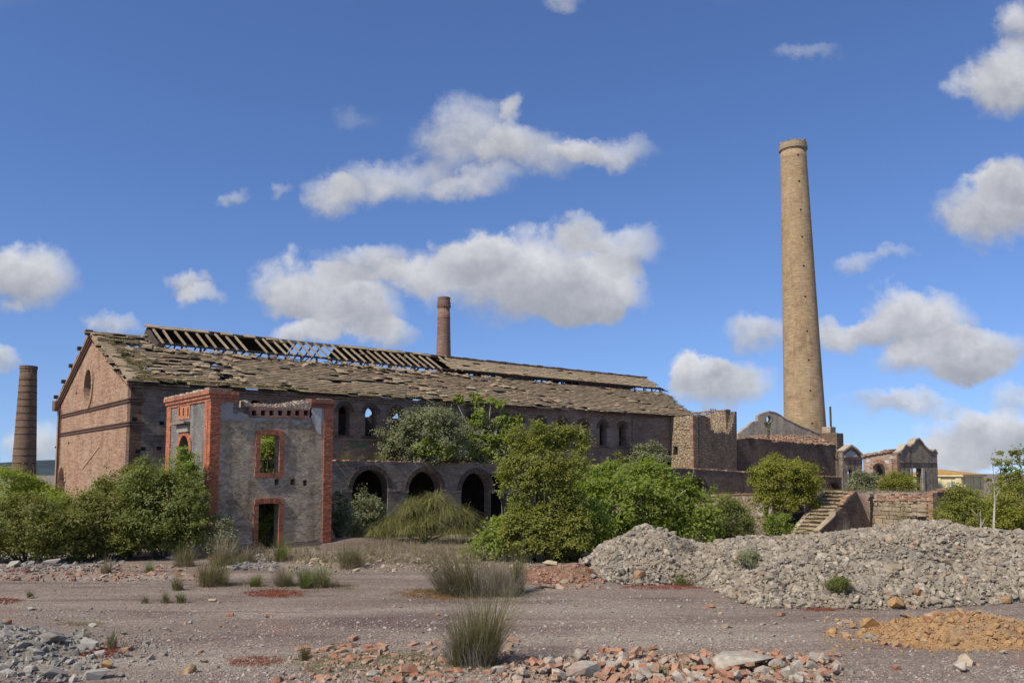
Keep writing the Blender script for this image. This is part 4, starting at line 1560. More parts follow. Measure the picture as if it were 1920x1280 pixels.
def build_brick_ruin():
    d0 = 47.2
    f0 = Frame(S(0, d0))
    s0 = f0.hit(1381, 850)[0]
    f = Frame(S(s0, d0))
    H = f.hit
    t = empty('dark_brick_ruin', f.o, TH, 'dark roofless brick ruin with a sloping rubble-covered top under the tall chimney', 'ruin')
    top = [(1382, 824), (1400, 821), (1425, 822), (1441, 824), (1447, 829), (1470, 828), (1500, 831), (1530, 833), (1566, 834)]
    P = [H(*p) for p in top]
    q = G()
    q.slab([(P[0][0], .5), (P[-1][0], .5)] + rough(P, .28, .06)[::-1], [], 0, .7)
    q.build('front_wall', M['oldbrick'], t)
    # right hand pier
    xa, xb = H(1566, 850)[0], H(1578, 850)[0]
    zt = H(1572, 811)[1]
    q = G()
    q.slab([(xa, .5), (xb, .5)] + rough([(xb, zt - .05), (xa, zt)], .3, .06), [], -.25, 3.5)
    q.build('end_pier', M['oldbrick'], t)
    c = G()
    c.box(xa - .12, xb + .15, -.34, .1, H(1572, 859)[1] - .07, H(1572, 859)[1] + .05, jit=.03)
    c.build('ledge', M['oldbrick'], t)
    # slanting mass of fallen brick between the front wall and the cement gable
    n, m = 60, 8
    V, Q = [], []
    x0 = H(1440, 826)[0]
    for j in range(m):
        for i in range(n):
            x = x0 + (xa + .4 - x0) * i / (n - 1)
            zf = np.interp(x, [p[0] for p in P], [p[1] for p in P])
            rise = (H(1560, 806)[1] - P[-1][1] + .3) * min(1, max(0, (x - x0) / (xa - x0)) ** .75)
            V.append((x, .1 + 4.3 * j / (m - 1), zf - .03 + rise * (j / (m - 1)) ** .8 + .10 * vnoise(i * .9, j * 1.3, 7)))
    for j in range(m - 1):
        for i in range(n - 1):
            a = j * n + i
            Q.append((a, a + 1, a + n + 1, a + n))
    link('fallen_roof', np_mesh('fallen_roof', np.array(V), np.array(Q), False), t, M['redrubble'])
    c = G()
    for k in range(700):
        v = V[random.randrange(len(V))]
        Mx = Matrix.Translation((v[0] + random.uniform(-.2, .2), v[1] + random.uniform(-.2, .2), v[2] + random.uniform(0, .07))) @ Euler((random.gauss(0, .4), random.gauss(0, .4), random.uniform(0, 3))).to_matrix().to_4x4()
        a = random.uniform(.06, .16)
        c.box(-a, a, -a * .6, a * .6, -.05, .05, Mx)
    c.build('fallen_bricks', M['ruinbrick'], t)['kind'] = 'stuff'
    # bricks along the broken front edge
    c = G()
    x = P[0][0]
    while x < P[-1][0]:
        z = np.interp(x, [p[0] for p in P], [p[1] for p in P])
        if random.random() < .75:
            c.box(x, x + .24, -.04, .3, z - .02, z + random.uniform(.02, .12), jit=.03)
        x += .26
    c.build('edge_bricks', M['ruinbrick'], t)['kind'] = 'stuff'
    # block with the steel post on the right end
    p = H(1557, 806, 2.2)
    c = G()
    c.box(p[0] - .75, p[0] + .35, 1.8, 2.7, p[1] - .8, p[1] + .3, jit=.06)
    c.build('top_block', M['blockstone'], t)
    post = empty('steel_post', f.o + f.a * (p[0] + .12) + f.n * 2.2 + Vector((0, 0, p[1] + .2)), TH, 'slim dark steel post standing on the brick ruin right of the tall chimney', 'post')
    c = G()
    hgt = H(1557, 762, 2.2)[1] - p[1] - .2
    c.tube([(0, 0, 0), (-.02, 0, hgt)], .105, 8)
    c.build('pole', M['iron'], post)
    c = G()
    c.box(-.2, .2, -.2, .2, 0, .05)
    c.build('base_plate', M['iron'], post)
    # cement gable wall with a round hole
    d1 = 51.6
    f1 = Frame(S(0, d1))
    sa = f1.hit(1384, 815)[0]
    f1 = Frame(S(sa, d1), TH - math.radians(15))
    t2 = empty('cement_gable', f1.o, f1.th, 'grey cement gable wall with a round hole standing before the tall chimney', 'ruin')
    pts = [(1384, 813), (1392, 807), (1397, 802), (1404, 800), (1405, 796), (1411, 791), (1421, 788), (1422, 778), (1433, 773), (1441, 771), (1453, 773), (1463, 778), (1472, 785), (1487, 792), (1500, 799), (1515, 804), (1530, 811), (1545, 818), (1560, 826)]
    P1 = [f1.hit(*p) for p in pts]
    hx, hz = f1.hit(1441.5, 785.5)
    q = G()
    q.slab([(P1[0][0], 1), (P1[-1][0], 1)] + rough(P1, .4, .05, False)[::-1], [ellipse(hx, hz, .33, .34, 14)], 0, .45)
    q.build('gable_wall', M['concrete'], t2)
    c = G()
    n = 16
    for k in range(n):
        a0, a1 = 2 * math.pi * k / n, 2 * math.pi * (k + 1) / n - .03
        c.slab([(hx + r * math.cos(a), hz + r * math.sin(a)) for r, a in ((.34, a0), (.46, a0), (.46, a1), (.34, a1))], [], -.03, .02)
    c.build('round_surround', M['plaster'], t2)
    c = G()
    for (xa_, za_), (xb_, zb_) in zip(P1[9:], P1[10:]):
        c.beam((xa_, .2, za_ + .02), (xb_, .2, zb_ + .02), .52, .09)
    c.build('coping', M['concrete'], t2)


M['redrubble'] = piece_mat('red_fallen_masonry', [(.30, .20, .14)], 7, .7, stain=(.27, .23, .15), staina=.7, stainscale=1.2, bump=1, bd=.06)
build_brick_ruin()


def build_low_arcade():
    """low terrace wall running right from the hall, with two dark arches"""
    f0 = Frame(S(0, 44.2))
    s0 = f0.hit(1242, 900)[0]
    f = Frame(S(s0, 44.2))
    H = f.hit
    t = empty('low_arcade', f.o, TH, 'low dark terrace wall with a half-buried round arch right of the big green bushes', 'wall')
    top = [(1242, 878), (1275, 878.5), (1310, 880), (1360, 883), (1420, 887), (1480, 890), (1540, 893), (1588, 896)]
    P = [H(*p) for p in top]
    ax, az = H(1307, 897)
    bx, bz = H(1562, 904)
    q = G()
    q.slab([(0, .2), (P[-1][0], .2)] + rough(P, .27, .03)[::-1], [arch(ax, 2.1, .3, az, 12), arch(bx, 2.6, .3, bz, 12)], 0, .7)
    q.build('terrace_wall', M['oldbrick'], t)
    c = G()
    for xx, zz, w in ((ax, az, 2.1), (bx, bz, 2.6)):
        for k in range(16):
            a0, a1 = math.pi * k / 16 + .012, math.pi * (k + 1) / 16 - .012
            r = w / 2
            c.slab([(xx + rr * math.cos(a), zz - r + rr * math.sin(a)) for rr, a in ((r, a0), (r + .3, a0), (r + .3, a1), (r, a1))], [], -.05 + random.uniform(-.012, .012), .03)
    c.build('arch_ring', M['facade_arch'], t)['kind'] = 'stuff'
    c = G()
    x = 0
    while x < P[-1][0]:
        z = np.interp(x, [p[0] for p in P], [p[1] for p in P])
        for y in (0, .27):
            if random.random() < .8:
                c.box(x, x + .25, y - .03, y + .25, z - .01, z + random.uniform(.04, .13), jit=.02)
        x += .265
    c.build('edge_bricks', M['ruinbrick'], t)['kind'] = 'stuff'
    c = G()
    brick_stack(c, -.02, .4, -.05, .6, 1.6, P[0][1] + .05, .1)
    c.build('end_bricks', M['redbrick'], t)['kind'] = 'stuff'
    # back of the vaults and fill
    q = G()
    n = len(P)
    q.box(0, P[-1][0], 2.2, 2.3, .2, 3.0)
    q.build('vault_back', M['oldbrick'], t)
    V, Q = [], []
    for j in range(4):
        for i in range(60):
            x = P[-1][0] * i / 59
            z = np.interp(x, [p[0] for p in P], [p[1] for p in P])
            V.append((x, .55 + j * .85, z - .05 + .08 * vnoise(x, j, 4)))
    for j in range(3):
        for i in range(59):
            a = j * 60 + i
            Q.append((a, a + 1, a + 61, a + 60))
    link('terrace_earth', np_mesh('terrace_earth', np.array(V), np.array(Q), True), t, M['redearth'])


build_low_arcade()


def lathe_thing(name, label, loc, cat='chimney'):
    return empty(name, loc, 0, label, cat)


def build_chimneys():
    # tall buff chimney
    b = at(1509.5, 806, 95)
    top = at(1486.5, 268, 95)
    t = lathe_thing('tall_chimney', 'very tall tapering chimney of buff brick rising behind the cement gable', (b.x - (top.x - b.x) / (top.z - b.z) * b.z, 95, 0))
    t.rotation_euler = (0, math.atan2(top.x - b.x, top.z - b.z), 0)
    z0, z1 = b.z, top.z
    rb, rt = 77.5 / 2 * 95 / F * .985, 49.5 / 2 * 95 / F * .97
    prof = []
    for i in range(41):
        u = i / 40
        prof.append((rb + (rt - rb) * u ** .92, z0 + (z1 - 1.1 - z0) * u))
    prof = [(rb + (rb - rt) * z0 / (z1 - z0), 0)] + prof
    c = G()
    c.lathe(prof, 64)
    c.build('shaft', M['yellowbrick'], t, True)
    for k, (r, za, zb) in enumerate(((rt + .05, z1 - 1.1, z1 - .95), (rt + .15, z1 - .95, z1 - .6), (rt + .08, z1 - .6, z1 - .2))):
        c = G()
        c.lathe([(r - .2, za), (r, za + .01), (r, zb - .01), (r - .3, zb)], 56, .006)
        c.build('cap_ring', M['capstone'], t)
    c = G()
    for k in range(40):
        a = k * 2 * math.pi / 40
        if 3.4 < a < 3.9 or random.random() < .15:
            continue
        Mx = Matrix.Rotation(a, 4, 'Z') @ Matrix.Translation((rt - .1, 0, z1 - .2))
        c.box(-.15, .18, -.11, .11, 0, random.uniform(.05, .30), Mx, .03)
    c.build('broken_rim', M['capstone'], t)['kind'] = 'stuff'
    for y in (300, 350, 404, 455, 509, 566, 629, 682, 737, 796):
        for dx in (0,):
            u = (806 - y) / (806 - 268)
            z = z0 + (z1 - z0) * u
            r = rb + (rt - rb) * u ** .92
            a = math.atan2(-95, -b.x) + .34
            c = G()
            Mx = Matrix.Rotation(a, 4, 'Z') @ Matrix.Translation((r, 0, z))
            c.box(-.05, .012, -.09, .09, -.09, .09, Mx)
            c.build('putlog_shade_plate', M['dark'], t)  # dark plate painted as the shade of a putlog hole
    # brick stack behind the hall
    b = at(831.5, 690, 96)
    top = at(831.5, 558, 96)
    t = lathe_thing('brick_stack', 'short reddish brick chimney with corbelled collar rising behind the hall ridge', (b.x, 96, 0))
    k_ = 96 / F
    z1 = top.z
    pz = lambda y: at(831, y, 96).z
    c = G()
    c.lathe([(1.05, 0), (.86, pz(690)), (.72, pz(597)), (.68, pz(580))], 40)
    c.build('shaft', M['stackbrick'], t, True)
    for nm, prof in (('ring', [(.70, pz(598)), (.755, pz(597.5)), (.755, pz(595.8)), (.70, pz(595.4))]),
                     ('collar', [(.68, pz(580)), (.71, pz(577)), (.74, pz(573)), (.77, pz(570)), (.77, pz(566)), (.72, pz(565.5))]),
                     ('crown', [(.74, pz(566)), (.70, pz(565)), (.73, pz(561)), (.75, pz(559.5)), (.75, pz(558)), (.5, pz(558))])):
        c = G()
        c.lathe(prof, 40, .004)
        c.build(nm, M['stackbrick'], t)
    c = G()
    for k in range(20):
        a = k * 2 * math.pi / 20
        Mx = Matrix.Rotation(a, 4, 'Z') @ Matrix.Translation((.735, 0, pz(575)))
        c.box(-.08, .06, -.05, .05, -.10, .14, Mx)
    c.build('corbel_teeth', M['stackbrick'], t)['kind'] = 'stuff'
    # banded chimney on the left
    Y = 84.0
    b = at(43.5, 912, Y)
    top = at(54, 686, Y)
    t = lathe_thing('banded_chimney', 'weathered brick chimney with iron bands standing left of the hall', (b.x - (top.x - b.x) / (top.z - b.z) * b.z, Y, 0))
    t.rotation_euler = (0, math.atan2(top.x - b.x, top.z - b.z), 0)
    k_ = Y / F
    z0, z1 = b.z, top.z
    rb, rt = 21.5 * k_, 14 * k_
    rad = lambda z: rb + (rt - rb) * (z - z0) / (z1 - z0)
    c = G()
    c.lathe([(rad(-1), -1)] + [(rad(z1 * i / 12), z1 * i / 12) for i in range(13)] + [(rt * .7, z1)], 44, .003)
    c.build('shaft', M['bandbrick'], t, True)
    for py in (697, 712.5, 724, 736, 749, 762, 775, 788, 801, 814, 841, 854, 868, 882, 895, 908):
        z = at(49, py, Y).z
        r = rad(z)
        c = G()
        c.lathe([(r - .05, z - .035), (r + .022, z - .035), (r + .022, z + .035), (r - .05, z + .035)], 44, 0, False)
        c.build('iron_band', M['wire'], t)
    c = G()
    c.lathe([(rt, z1 - .35), (rt + .07, z1 - .33), (rt + .07, z1 - .02), (rt - .2, z1 + .02)], 40, .012)
    c.build('cap_ring', M['capdark'], t)


M['capstone'] = piece_mat('buff_cap_stone', [(.34, .27, .17), (.28, .22, .14)], 6, .5)
M['capdark'] = piece_mat('sooty_cap', [(.12, .09, .07), (.15, .11, .08)], 6, .5)
build_chimneys()


def build_far_ruins():
    # small gabled ruin directly right of the brick ruin
    Y = 82.0
    o = at(1580, 915, Y)
    f = Frame((o.x, Y, 1.8), math.radians(30))
    H = f.hit
    t = empty('small_gabled_ruin', f.o, f.th, 'small dark gabled ruin with a pale blue doorway beside the brick ruin', 'ruin')
    L = lambda x, y: H(x, y)
    out = [L(1580, 920), L(1617, 920), L(1617, 858), L(1613, 855), L(1606, 846), L(1600, 839), L(1594, 836), L(1587, 842), L(1580, 846)]
    dx, dz = L(1594, 879)
    dw = L(1599, 880)[0] - L(1589.5, 880)[0]
    q = G()
    q.slab(out, [arch(dx, dw, L(1594, 919)[1], dz, 8)], 0, .5)
    q.build('gable_wall', M['ruinplaster'], t)
    c = G()
    for a, b in (((1579, 847), (1594, 836)), ((1594, 836), (1604, 843)), ((1604, 843), (1618, 857))):
        p, r = L(*a), L(*b)
        c.beam((p[0], .2, p[1] + .08), (r[0], .2, r[1] + .08), .8, .16)
    c.build('coping', M['rubbletop'], t)
    c = G()
    p, r = L(1581, 859), L(1616, 855)
    c.box(p[0], r[0], -.12, 0, p[1] - .1, p[1] + .1)
    c.build('cornice', M['oldbrick'], t)
    c = G()
    c.slab(arch(dx, dw * .6, L(1594, 919)[1], dz - .15, 8), [], .52, .58)
    c.build('blue_doorway_panel', M['bluegreen'], t)
    c = G()
    p, r = L(1589, 858), L(1612, 847)
    c.slab([L(1583, 857), L(1608, 856), L(1604, 848), L(1594, 844), L(1585, 850)], [], -.03, .01)
    c.build('render_patch', M['white_plaster'], t)
    # larger ruin: lit brick wall with an arched window, and a gabled end with a doorway
    Y = 70.0
    c0 = at(1684, 918, Y)
    th = TH - math.radians(6)
    f = Frame((c0.x, Y, 2.2), th)
    t = empty('arched_window_ruin', f.o, th, 'ruin with an arched window in sunlit brick and a stained gabled end with a doorway', 'ruin')
    L = lambda x, y: f.hit(x, y)
    K = lambda x, y: f.hitx(x, y)
    gp = [(1682, 850), (1691, 843), (1697, 834), (1704, 838), (1712, 832), (1716, 824), (1722, 822), (1729, 830), (1732, 835), (1740, 843), (1747, 846), (1753, 843), (1757, 851)]
    P = [L(*p) for p in gp]
    x1 = P[-1][0]
    dxa, dxb = L(1710.5, 880)[0], L(1728, 880)[0]
    dzt = L(1719, 877.5)[1]
    q = G()
    q.slab([(0, -1.2), (x1, -1.2)] + P[::-1][:-1] + [(0, P[0][1])], [[(dxa, -1.1), (dxb, -1.1), (dxb, dzt), (dxa, dzt)]], 0, .5)
    q.build('gable_wall', M['ruinplaster'], t)
    c = G()
    for a, b in zip(P, P[1:]):
        c.beam((a[0], .22, a[1] + .02), (b[0], .22, b[1] + .02), .62, .12)
    c.build('coping', M['rubbletop'], t)
    c = G()
    c.box(.3, x1 - .2, -.07, 0, L(1720, 866)[1] - .06, L(1720, 866)[1] + .06)
    c.build('string_course', M['ruinplaster'], t)
    c = G()
    c.box(dxb + .02, dxb + .3, -.08, 0, -.6, dzt)
    c.box(dxa - .28, dxa - .02, -.08, 0, -.6, dzt)
    c.build('door_jambs', M['concrete'], t)['kind'] = 'stuff'
    lp = [(1618, 856), (1632, 853), (1645, 851), (1660, 848), (1675, 846), (1684, 849)]
    Pl = [K(*p) for p in lp]
    yw, zw = K(1648, 868)
    wy0, wy1 = K(1659.5, 880)[0], K(1637, 880)[0]
    win = arch((wy0 + wy1) / 2, wy1 - wy0, K(1648, 896)[1], zw, 10, .45)
    q = G()
    q.slab([(0.5, -1.2), (Pl[0][0], -1.2)] + rough(Pl, .35, .05) + [(.5, Pl[-1][1])], [win], 0, .5, 'y')
    q.build('lit_wall', M['litruin'], t)
    c = G()
    n = 14
    ym, w = (wy0 + wy1) / 2, (wy1 - wy0)
    for k in range(n):
        a0, a1 = math.pi * k / n + .015, math.pi * (k + 1) / n - .015
        c.slab([(ym + (w / 2 + d) * math.cos(a), zw - .45 + (.45 + d) * math.sin(a)) for d, a in ((.01, a0), (.32, a0), (.32, a1), (.01, a1))], [], -.05 + random.uniform(-.01, .01), .02, 'y')
    c.build('window_arch', M['ruinbrick'], t)['kind'] = 'stuff'
    c = G()
    for k in range(26):
        y = .4 + (Pl[0][0] - .4) * k / 26
        z = np.interp(y, [p[0] for p in Pl[::-1]], [p[1] for p in Pl[::-1]])
        c.box(-.15, .55, y, y + .2, z - .03, z + random.uniform(.05, .2), jit=.04)
    c.build('wall_top_bricks', M['ruinbrick'], t)['kind'] = 'stuff'
    for poly in ([(1622, 862), (1630, 860), (1631, 866), (1623, 867)], [(1668, 855), (1680, 853), (1680, 859), (1669, 860)], [(1655, 864), (1666, 862), (1668, 868), (1660, 870)]):
        c = G()
        c.slab([K(*p) for p in poly], [], -.03, .01, 'y')
        c.build('render_patch', M['white_plaster'], t)
    c = G()
    z = -.6
    k = 0
    while z < P[0][1] - .1:
        c.box(-.03, .3, -.03, .3 + (.12 if k % 2 else 0), z, z + .1, jit=.01)
        z += .11
        k += 1
    c.build('corner_bricks', M['ruinbrick'], t)['kind'] = 'stuff'
    q = G()
    q.slab([(.5, -.6), (x1 - .5, -.6)] + rough([(x1 - .5, 1.2), (.5, 2.6)], .4, .3), [], Pl[0][0] - .5, Pl[0][0])
    q.build('back_wall', M['ruinplaster'], t)
    # cream building behind
    Y = 118.0
    c0 = at(1804, 915, Y)
    th = math.radians(38)
    f = Frame((c0.x, Y, 1.0), th)
    t = empty('cream_building', f.o, th, 'cream building with pilasters and an orange lichened roof behind the ruins', 'building')
    L = lambda x, y: f.hit(x, y)
    K = lambda x, y: f.hitx(x, y)
    xr, zr = L(1844, 897)
    yl = K(1690, 892)[0]
    ze = K(1804, 893)[1]
    q = G()
    q.box(0, xr, 0, yl, -2, ze)
    q.build('walls', M['cream'], t)
    c = G()
    c.box(-.35, xr + .35, -.35, yl + .3, ze, ze + .3)
    c.build('cornice', M['cream'], t)
    c = G()
    zr2 = ze + .3 + .75
    A = [(-.4, -.4, ze + .302), (xr + .4, -.4, ze + .302), (xr + .4, yl + .4, ze + .302), (-.4, yl + .4, ze + .302), (xr * .5, xr * .7, zr2), (xr * .5, yl - xr * .5, zr2)]
    c.add(A, [(0, 1, 4), (1, 2, 5, 4), (2, 3, 5), (3, 0, 4, 5)])
    c.build('roof', M['lichen_tile'], t)
    for px in (1803, 1765, 1727):
        y = K(px, 905)[0]
        c = G()
        c.box(-.14, 0, y, y + .75, -2, ze)
        c.build('pilaster', M['cream'], t)
    for px in (1808, 1825, 1838):
        x = L(px, 905)[0]
        c = G()
        c.box(x, x + .55, -.14, 0, -2, ze)
        c.build('pilaster', M['cream'], t)
    for px in (1783.5, 1791.5, 1739, 1748, 1715):
        y, z = K(px, 910)
        fr = G()
        ww = .62
        o_ = [(y - ww, z - 1.4), (y + ww, z - 1.4), (y + ww, z + .55), (y - ww, z + .55)]
        i_ = [(y - ww + .1, z - 1.3), (y + ww - .1, z - 1.3), (y + ww - .1, z + .45), (y - ww + .1, z + .45)]
        fr.slab(o_, [i_], -.06, .02, 'y')
        fo = fr.build('window', M['cream'], t)
        p = G()
        p.box(-.02, .0, y - ww + .1, y + ww - .1, z - 1.3, z + .45)
        p.build('pane', M['glass'], fo)
        p = G()
        for dz in (-.4,):
            p.box(-.05, -.021, y - ww + .1, y + ww - .1, z + dz - .03, z + dz + .03)
        p.box(-.045, -.021, y - .03, y + .03, z - 1.3, z + .45)
        p.build('glazing_bar', M['cream'], fo)


M['litruin'] = brick_mat('lit_ruin_brick', (.33, .16, .11), (.38, .22, .15), (.36, .30, .23), pale=(.42, .36, .28), palea=.75, dark=(.13, .10, .08), darka=.35, seed=21)
build_far_ruins()


def build_stairs():
    o = ong(1537, 1004)
    f = Frame(o)
    H = f.hit
    t = empty('stone_staircase', o, TH, 'worn ochre stone staircase climbing to the upper terrace', 'staircase')
    n, rise, tr = 12, .205, .285
    wd = 1.55
    for i in range(n):
        cuts = [0.02, random.uniform(.35, .6), random.uniform(.8, 1.2), wd]
        for a, b in zip(cuts, cuts[1:]):
            c = G()
            zt_ = (i + 1) * rise + random.uniform(-.03, .015)
            c.box(i * tr + random.uniform(-.07, .0), i * tr + tr + .12, a + .008, b - .008, zt_ - .085, zt_, jit=.02)
            c.box(i * tr + .07, i * tr + tr + .12, a + .006, b - .006, -.1, zt_ - .08, jit=.012)
            c.build('step_stone', M['stepstone'], t)
    # left stringer
    c = G()
    c.slab([(-.1, -.1), (n * tr, -.1), (n * tr, n * rise), (-.1, .1)], [], wd + .004, wd + .3)
    c.build('stringer', M['rubble_low'], t)
    # shaded side wall, its top broken in steps, with a low coping at the foot
    xe = H(1640, 950, -.32)[0]
    zt = H(1625, 921, -.32)[1]
    prof = [(1535, 997), (1543, 990), (1556, 978), (1566, 968), (1567, 960), (1574, 953), (1582, 944), (1590, 934), (1598, 926), (1606, 921), (1640, 920)]
    P = [H(x, y, -.32) for x, y in prof]
    q = G()
    q.slab([(P[0][0], -.2), (xe, -.2)] + rough(P[:-1], .2, .07)[::-1][:-1] + [P[0]], [], -.32, -.004)
    q.slab([(P[-2][0], zt - .001), (xe, zt - .001), (xe, P[-1][1]), (P[-2][0], P[-2][1])], [], -.321, -.003)
    q.build('side_wall', M['oldbrick'], t)
    c = G()
    for k in range(6, 10):
        pass
    for (xa, za), (xb, zb) in zip(P[:5], P[1:5]):
        c.beam((xa, -.17, za + .05), (xb, -.17, zb + .05), .36, .09)
    c.build('coping', M['blockstone'], t)
    for k in range(26):
        u = random.uniform(.35, 1)
        x = P[4][0] + (P[-2][0] - P[4][0]) * u
        z = np.interp(x, [p[0] for p in P], [p[1] for p in P])
        c = G()
        c.box(x - .1, x + .12, -.36, -.05, z - .05, z + random.uniform(.03, .1), jit=.03)
        c.build('brick', M['ruinbrick'], t)
    # lit wall of squared stones beyond the stairs
    cor = f.o + f.a * xe + f.n * (-.32)
    f2 = Frame(cor)
    w = empty('stone_block_wall', cor, TH, 'tan terrace wall of squared stones with a red brick top right of the staircase', 'wall')
    K = f2.hitx
    yR, _ = K(1750, 960)
    y0 = 0
    zt0, ztR = K(1645, 917)[1], K(1745, 913)[1]
    q = G()
    q.slab([(yR, -.4), (.3, -.4)] + [(.3, zt0 - .4), (yR, ztR - .5)], [], .05, .8, 'y')
    q.build('wall_core', M['rubble_low'], w)
    z = -.1
    row = 0
    hole = K(1722, 976)
    while z < min(zt0, ztR) - .62:
        h = random.uniform(.2, .36)
        y = yR + random.uniform(.28, .4)
        while y < .28:
            L = random.uniform(.22, .55)
            y2 = min(y + L, .3)
            if not (abs((y + y2) / 2 - hole[0]) < .55 and abs(z + h / 2 - hole[1]) < .22) and random.random() > .03:
                c = G()
                d = random.uniform(.0, .06)
                c.box(-.01 - d, .1, y + .014, y2 - .014, z + .012, z + h - .012, jit=.04)
                c.build('stone', M['blockstone'], w)
            y = y2
        z += h
        row += 1
    # brick corner and brick top courses
    c = G()
    zz = -.1
    k = 0
    while zz < ztR - .4:
        c.box(-.05, .45, yR - .02, yR + .26 + (.12 if k % 2 else 0), zz, zz + .1, jit=.01)
        zz += .108
        k += 1
    c.build('corner_bricks', M['debrisdull'], w)['kind'] = 'stuff'
    for r in range(4):
        y = yR + random.uniform(0, .2)
        while y < .3:
            if random.random() < .93 - .12 * r:
                c = G()
                zb = min(zt0, ztR) - .6 + r * .105 + (zt0 - ztR) * (y - yR) / (0.3 - yR) * .6
                c.box(-.08 - random.uniform(0, .05) + r * .05, .5, y, y + .25, zb, zb + .09, jit=.02)
                c.build('brick', M['debrisdull'], w)
            y += .265
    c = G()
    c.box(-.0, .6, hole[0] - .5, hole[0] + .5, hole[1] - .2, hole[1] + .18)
    c.build('hollow', M['dark'], w)  # solid near-black box painted as the shade of a gap
    # wall running back into the shade from the corner
    cr = f2.o + f2.n * yR
    f3 = Frame(cr)
    w2 = empty('brick_return_wall', cr, TH, 'dark shaded brick wall behind the yellowish thicket at the right end', 'wall')
    xr = f3.hit(1802, 940)[0]
    q = G()
    zt = f3.hit(1760, 923)[1]
    q.slab([(.46, -.4), (xr, -.4)] + rough([(xr, f3.hit(1800, 916)[1]), (.46, zt)], .26, .08), [], .02, .6)
    q.build('wall_body', M['oldbrick'], w2)
    c = G()
    x = .5
    while x < xr:
        if random.random() < .8:
            z = np.interp(x, [.46, xr], [zt, f3.hit(1800, 916)[1]])
            c.box(x, x + .25, -.03, .5, z - .02, z + random.uniform(.05, .14), jit=.03)
        x += .27
    c.build('edge_bricks', M['ruinbrick'], w2)['kind'] = 'stuff'
    # lit retaining wall of pale rubble, left of the stairs
    Y = 58.0
    p0, p1 = at(1312, 930, Y), at(1432, 930, Y)
    f4 = Frame((p0.x, Y, 0), math.radians(-4))
    w3 = empty('rubble_retaining_wall', f4.o, f4.th, 'pale rubble retaining wall with a red brick edge below the low arcade', 'wall')
    H4 = f4.hit
    top = [(1312, 938), (1322, 931), (1345, 929), (1380, 927), (1418, 926), (1432, 928)]
    P = [H4(*p) for p in top]
    q = G()
    q.slab([(0, -.3), (P[-1][0], -.3)] + rough(P, .3, .04)[::-1], [], 0, .6)
    q.build('wall_body', M['rubble_low'], w3)
    c = G()
    x = .2
    while x < P[-1][0]:
        z = np.interp(x, [p[0] for p in P], [p[1] for p in P])
        c.box(x, x + .26, -.05, .4, z - .02, z + random.uniform(.05, .1), jit=.02)
        x += .27
    c.build('edge_bricks', M['ruinbrick'], w3)['kind'] = 'stuff'
    c = G()
    c.slab([H4(*p) for p in ((1420, 948), (1432, 948), (1432, 968), (1424, 968), (1419, 960))], [], -.03, .01)
    c.build('render_patch', M['white_plaster'], w3)
    for k in range(60):
        x = random.uniform(.3, P[-1][0] - .3)
        z = random.uniform(.5, 1.75)
        c = G()
        blob_stone(c, (x, -.01, z), (random.uniform(.12, .22), .07, random.uniform(.09, .15)))
        c.build('stone', M['blockstone'], w3)
    # low wall end in shade behind the round bush
    c0 = at(1462, 965, 52)
    w4 = empty('shaded_wall_stub', (c0.x, 52, 0), TH, 'shaded stub of old wall under the round bush', 'wall')
    q = G()
    q.slab([(0, -.2), (2.6, -.2)] + rough([(2.6, 1.5), (.3, 1.75), (0, 1.3)], .3, .08), [], 0, .5)
    q.build('wall_body', M['rubble_shade'], w4)
    q = G()
    q.box(-.02, .32, -.06, .5, -.2, 1.25, jit=.05)
    q.build('wall_end', M['rubble_low'], w4)


M['debrisdull'] = piece_mat('dusty_red_brick', [(.31, .165, .11), (.36, .22, .15), (.28, .14, .095), (.40, .30, .21)], 9, .55, stain=(.33, .27, .19), staina=.65, stainscale=2)
build_stairs()

# ------------------------------------------------------------------ stones
def rock_pts(seed, n=13, flat=.7, boxy=False):
    r = random.Random(seed)
    out = []
    for i in range(n):
        v = Vector((r.gauss(0, 1), r.gauss(0, 1), r.gauss(0, 1))).normalized() * r.uniform(.82, 1.08)
        if boxy:
            m = max(abs(v.x), abs(v.y), abs(v.z))
            v = v * (.75 / m) + v * .25
        out.append((v.x, v.y * r.uniform(.75, .95), v.z * flat))
    return out


def hull_mesh(name, pts, mat):
    import bmesh
    bm = bmesh.new()
    vs = [bm.verts.new(p) for p in pts]
    res = bmesh.ops.convex_hull(bm, input=vs)
    bmesh.ops.delete(bm, geom=[v for v in bm.verts if not v.link_faces], context='VERTS')
    bmesh.ops.recalc_face_normals(bm, faces=bm.faces)
    bmesh.ops.triangulate(bm, faces=bm.faces)
    me = bpy.data.meshes.new(name)
    bm.to_mesh(me)
    bm.free()
    me.materials.append(mat)
    return me


def tri_arrays(me):
    n = len(me.vertices)
    V = np.empty(n * 3)
    me.vertices.foreach_get('co', V)
    Q = np.array([p.vertices[:] for p in me.polygons], dtype=np.int64)
    return V.reshape(n, 3), Q


ROCKS = {}


def rock_set(key, mat, flat=.68, boxy=False, n=8, npt=13):
    ROCKS[key] = [hull_mesh(key, rock_pts(hash(key) % 1000 * 0 + 17 * i + len(key), npt, flat, boxy), mat) for i in range(n)]
    ROCKS[key + '_a'] = [tri_arrays(m) for m in ROCKS[key]]


M['oddment'] = piece_mat('heap_oddment', [(.36, .24, .13), (.30, .14, .09), (.40, .33, .24), (.24, .17, .12), (.34, .19, .12)], 9, .5)
rock_set('stone', M['stone'], .62, False, 12, 16)
rock_set('grey_rock', M['darkstone'], .66, True)
rock_set('ochre_rock', M['ochre'], .78, False, 8, 18)
rock_set('pebble', M['pebble'], .6, False, 6, 9)
rock_set('mortar_block', M['mortarblock'], .75, True, 6, 16)
rock_set('tan_rock', M['blockstone'], .65, True, 5)


